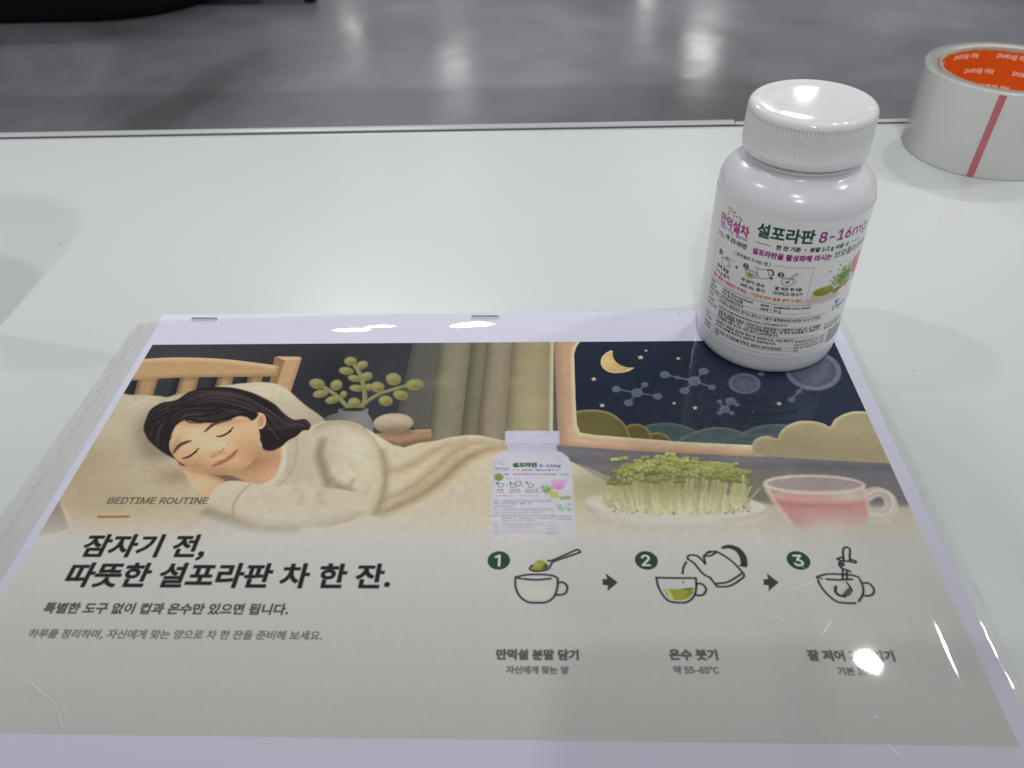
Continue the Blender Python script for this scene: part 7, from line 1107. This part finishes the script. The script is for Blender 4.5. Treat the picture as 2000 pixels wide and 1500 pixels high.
# ---------------------------------------------------------------- roll of clear packing tape
TX, TY, TO, TI, TH = 421.4, 182.95, 43.1, 35.03, 46.3
tp = mat('clear_tape_wound', (.76, .765, .735), .22, .5, bump=.03, bscale=300, Subsurface_Weight=.3, Subsurface_Radius=(.006, .006, .006), Transmission_Weight=.12, IOR=1.25)
tn_ = tp.node_tree.nodes; tl_ = tp.node_tree.links
tlw = tn_.new('ShaderNodeLayerWeight'); tlw.inputs['Blend'].default_value = .5; tmr = tn_.new('ShaderNodeMapRange'); tmr.inputs[1].default_value = .3; tmr.inputs[2].default_value = .92; tmr.inputs[3].default_value = .17; tmr.inputs[4].default_value = .9; tl_.new(tlw.outputs['Facing'], tmr.inputs[0])
ttr = tn_.new('ShaderNodeBsdfTransparent'); ttr.inputs[0].default_value = (.93, .93, .91, 1); tms = tn_.new('ShaderNodeMixShader'); tl_.new(tmr.outputs[0], tms.inputs[0]); tl_.new(tn_['Principled BSDF'].outputs[0], tms.inputs[1]); tl_.new(ttr.outputs[0], tms.inputs[2]); tl_.new(tms.outputs[0], tn_['Material Output'].inputs[0])
twv = tn_.new('ShaderNodeTexWave'); twv.wave_type = 'RINGS'; twv.rings_direction = 'Z'; twv.inputs['Scale'].default_value = 420; twv.inputs['Distortion'].default_value = 1.5; twc = tn_.new('ShaderNodeTexCoord'); tl_.new(twc.outputs['Object'], twv.inputs['Vector'])
twr = tn_.new('ShaderNodeValToRGB'); twr.color_ramp.elements[0].color = (.74, .745, .72, 1); twr.color_ramp.elements[1].color = (.78, .785, .76, 1); tl_.new(twv.outputs['Fac'], twr.inputs[0]); tl_.new(twr.outputs[0], tn_['Principled BSDF'].inputs['Base Color'])   # the wound layers, ring by ring
roll = thing('tape_roll', 'roll of clear packing tape with an orange printed core at the table edge', 'tape', (TX, TY, TOPZ))
lathe('wound_tape', [(TI + .02, 1), (TI + .6, .2), (TO - .5, 0), (TO - .1, .3), (TO, .8), (TO, 20), (TO, TH - .8), (TO - .2, TH - .3), (TO - .7, TH), (TI + 1.3, TH - .1), (TI + .5, TH - .5), (TI + .02, TH - 1.3)], tp, roll, n=200, closed=True)
cb_ = mat('core_card', (.42, .36, .28), .8, .2)
lathe('card_core', [(TI, .6), (TI, TH - .9), (TI - .5, TH - .7), (TI - 1.2, TH - 1.2), (TI - 1.2, .6)], cb_, roll, n=160, closed=True)
cvt = Press(0, 0, 2 * math.pi * (TI - 1.25), TH - 3.2, .2, (212, 92, 18))
L = cvt.nx * cvt.res; pitch = L / 8
for r in range(5):
    for k in range(-1, 9):
        x = k * pitch + (r % 2) * pitch * .5 + r * 2.2
        R_, lo, hi = layout(FONT_I, 'No Brand', .01); kk = 3.75
        rg = [np.stack([x + (hi - q[:, 0]) * kk, 3 + r * 8.9 + (.73 - q[:, 1]) * kk], 1) for q in R_]
        rg = [q[::1] for q in rg]
        cvt.ink(cvt.poly(rg), (240, 222, 208), .92)
        for q in rg: cvt.ink(cvt.stroke(q, .22, closed=True), (240, 222, 208), .92)
cvt.a *= 1 + .02 * box_blur(RNG.standard_normal((cvt.ny, cvt.nx, 1)).astype(np.float32), 2) * 3
A_, Z = np.meshgrid(np.arange(cvt.nx) / (cvt.nx - 1) * 2 * np.pi, cvt.y1 - np.arange(cvt.ny) * cvt.res)
ragged = np.array([.9 * noise.noise((math.cos(a) * 5, math.sin(a) * 5, 2.)) + .5 * noise.noise((math.cos(a) * 16, math.sin(a) * 16, 5.)) for a in A_[0]])
top = np.clip((Z - 30) / (TH - 33), 0, 1) ** 3
grid('core_print', (TI - 1.3) * np.cos(-A_), (TI - 1.3) * np.sin(-A_), Z + .9 + ragged[None, :] * top, print_mat('core_ink', .6, .3), roll, lin(cvt.a) * 1.25)
rs = mat('red_tear_strip', (.50, .13, .16), .3, .5)
Tt, Q = np.meshgrid(np.linspace(0, 1, 30), np.linspace(0, 1, 7)); ang = np.radians(-122.0 + 2.3 * Tt + 4.7 * Q)
grid('tear_strip', (TO + .12) * np.cos(ang), (TO + .12) * np.sin(ang), .6 + (TH - 1.6) * Tt, rs, roll)

# ---------------------------------------------------------------- unseen card added outside the frame to cast two soft shadows at the left
cs = thing('added_shade_card', 'unseen white panel with rounded corners, added beyond the left edge to cast two shadows', 'shadow caster', (-225, 8, TOPZ))
bm = bmesh.new(); out = [(-150, 6), (150, 6)] + [(150 - 60 + 60 * math.cos(a), 150 - 60 + 60 * math.sin(a)) for a in np.linspace(0, math.pi / 2, 8)] + [(-150 + 60 + 60 * math.cos(a), 150 - 60 + 60 * math.sin(a)) for a in np.linspace(math.pi / 2, math.pi, 8)]
fr_, bk_ = [bm.verts.new((x, -1.5, z)) for x, z in out], [bm.verts.new((x, 1.5, z)) for x, z in out]
bm.faces.new(fr_); bm.faces.new(bk_[::-1])
for i in range(len(out)): bm.faces.new((fr_[i], bk_[i], bk_[(i + 1) % len(out)], fr_[(i + 1) % len(out)]))
from_bm('card', bm, mat('white_card', (.74, .74, .73), .5), cs, smooth=False)
box('foot', -120, 120, -25, 25, 0, 6, mat('stand_acrylic', (.5, .5, .5), .2), cs, 1.5)

# ---------------------------------------------------------------- unseen phone and stand, added behind the viewpoint to shade the near sheet
ph = thing('smartphone', 'unseen black smartphone added behind the viewpoint to shade the near sheet', 'phone')
R4 = Matrix.Identity(4)
for i in range(3): R4[i][0], R4[i][1], R4[i][2], R4[i][3] = RT[i], UP[i], -FW[i], CAM[i] * MM
ph.matrix_world = R4
pk = mat('phone_black', (.02, .02, .022), .25)
bm = bmesh.new(); out = []
for cx, cy, a0 in ((128, -20, -90), (128, 36, 0), (-2, 36, 90), (-2, -20, 180)):
    for k in range(6): a = math.radians(a0 + 18 * k); out.append((cx + 10 * math.cos(a), cy + 10 * math.sin(a)))
f_, k_ = [bm.verts.new((x, y, 6)) for x, y in out], [bm.verts.new((x, y, 14)) for x, y in out]
bm.faces.new(f_[::-1]); bm.faces.new(k_)
for i in range(len(out)): bm.faces.new((f_[i], f_[(i + 1) % len(out)], k_[(i + 1) % len(out)], k_[i]))
from_bm('body', bm, pk, ph, smooth=False)
stand = thing('added_phone_stand', 'unseen slim black stand, added to carry the smartphone', 'phone stand', (215, -400, TOPZ))
lathe('foot', [(0, 6), (38, 6), (40, 4), (40, 0), (0, 0)], pk, stand, n=48)
bm = bmesh.new(); prev = None
tip = CAM + RT * 60 + UP * 5 - FW * 17 - np.array((215, -400, TOPZ))
for q in ((0, 0, 5), (0, 0, tip[2] - 40), (tip[0] * .3, tip[1] * .3, tip[2] - 12), tuple(tip)):
    ring = [bm.verts.new((q[0] + 5 * math.cos(t), q[1] + 5 * math.sin(t), q[2])) for t in np.linspace(0, 2 * math.pi, 12, endpoint=False)]
    if prev:
        for i in range(12): bm.faces.new((prev[i], prev[(i + 1) % 12], ring[(i + 1) % 12], ring[i]))
    prev = ring
bm.faces.new(prev); from_bm('rod', bm, pk, stand)
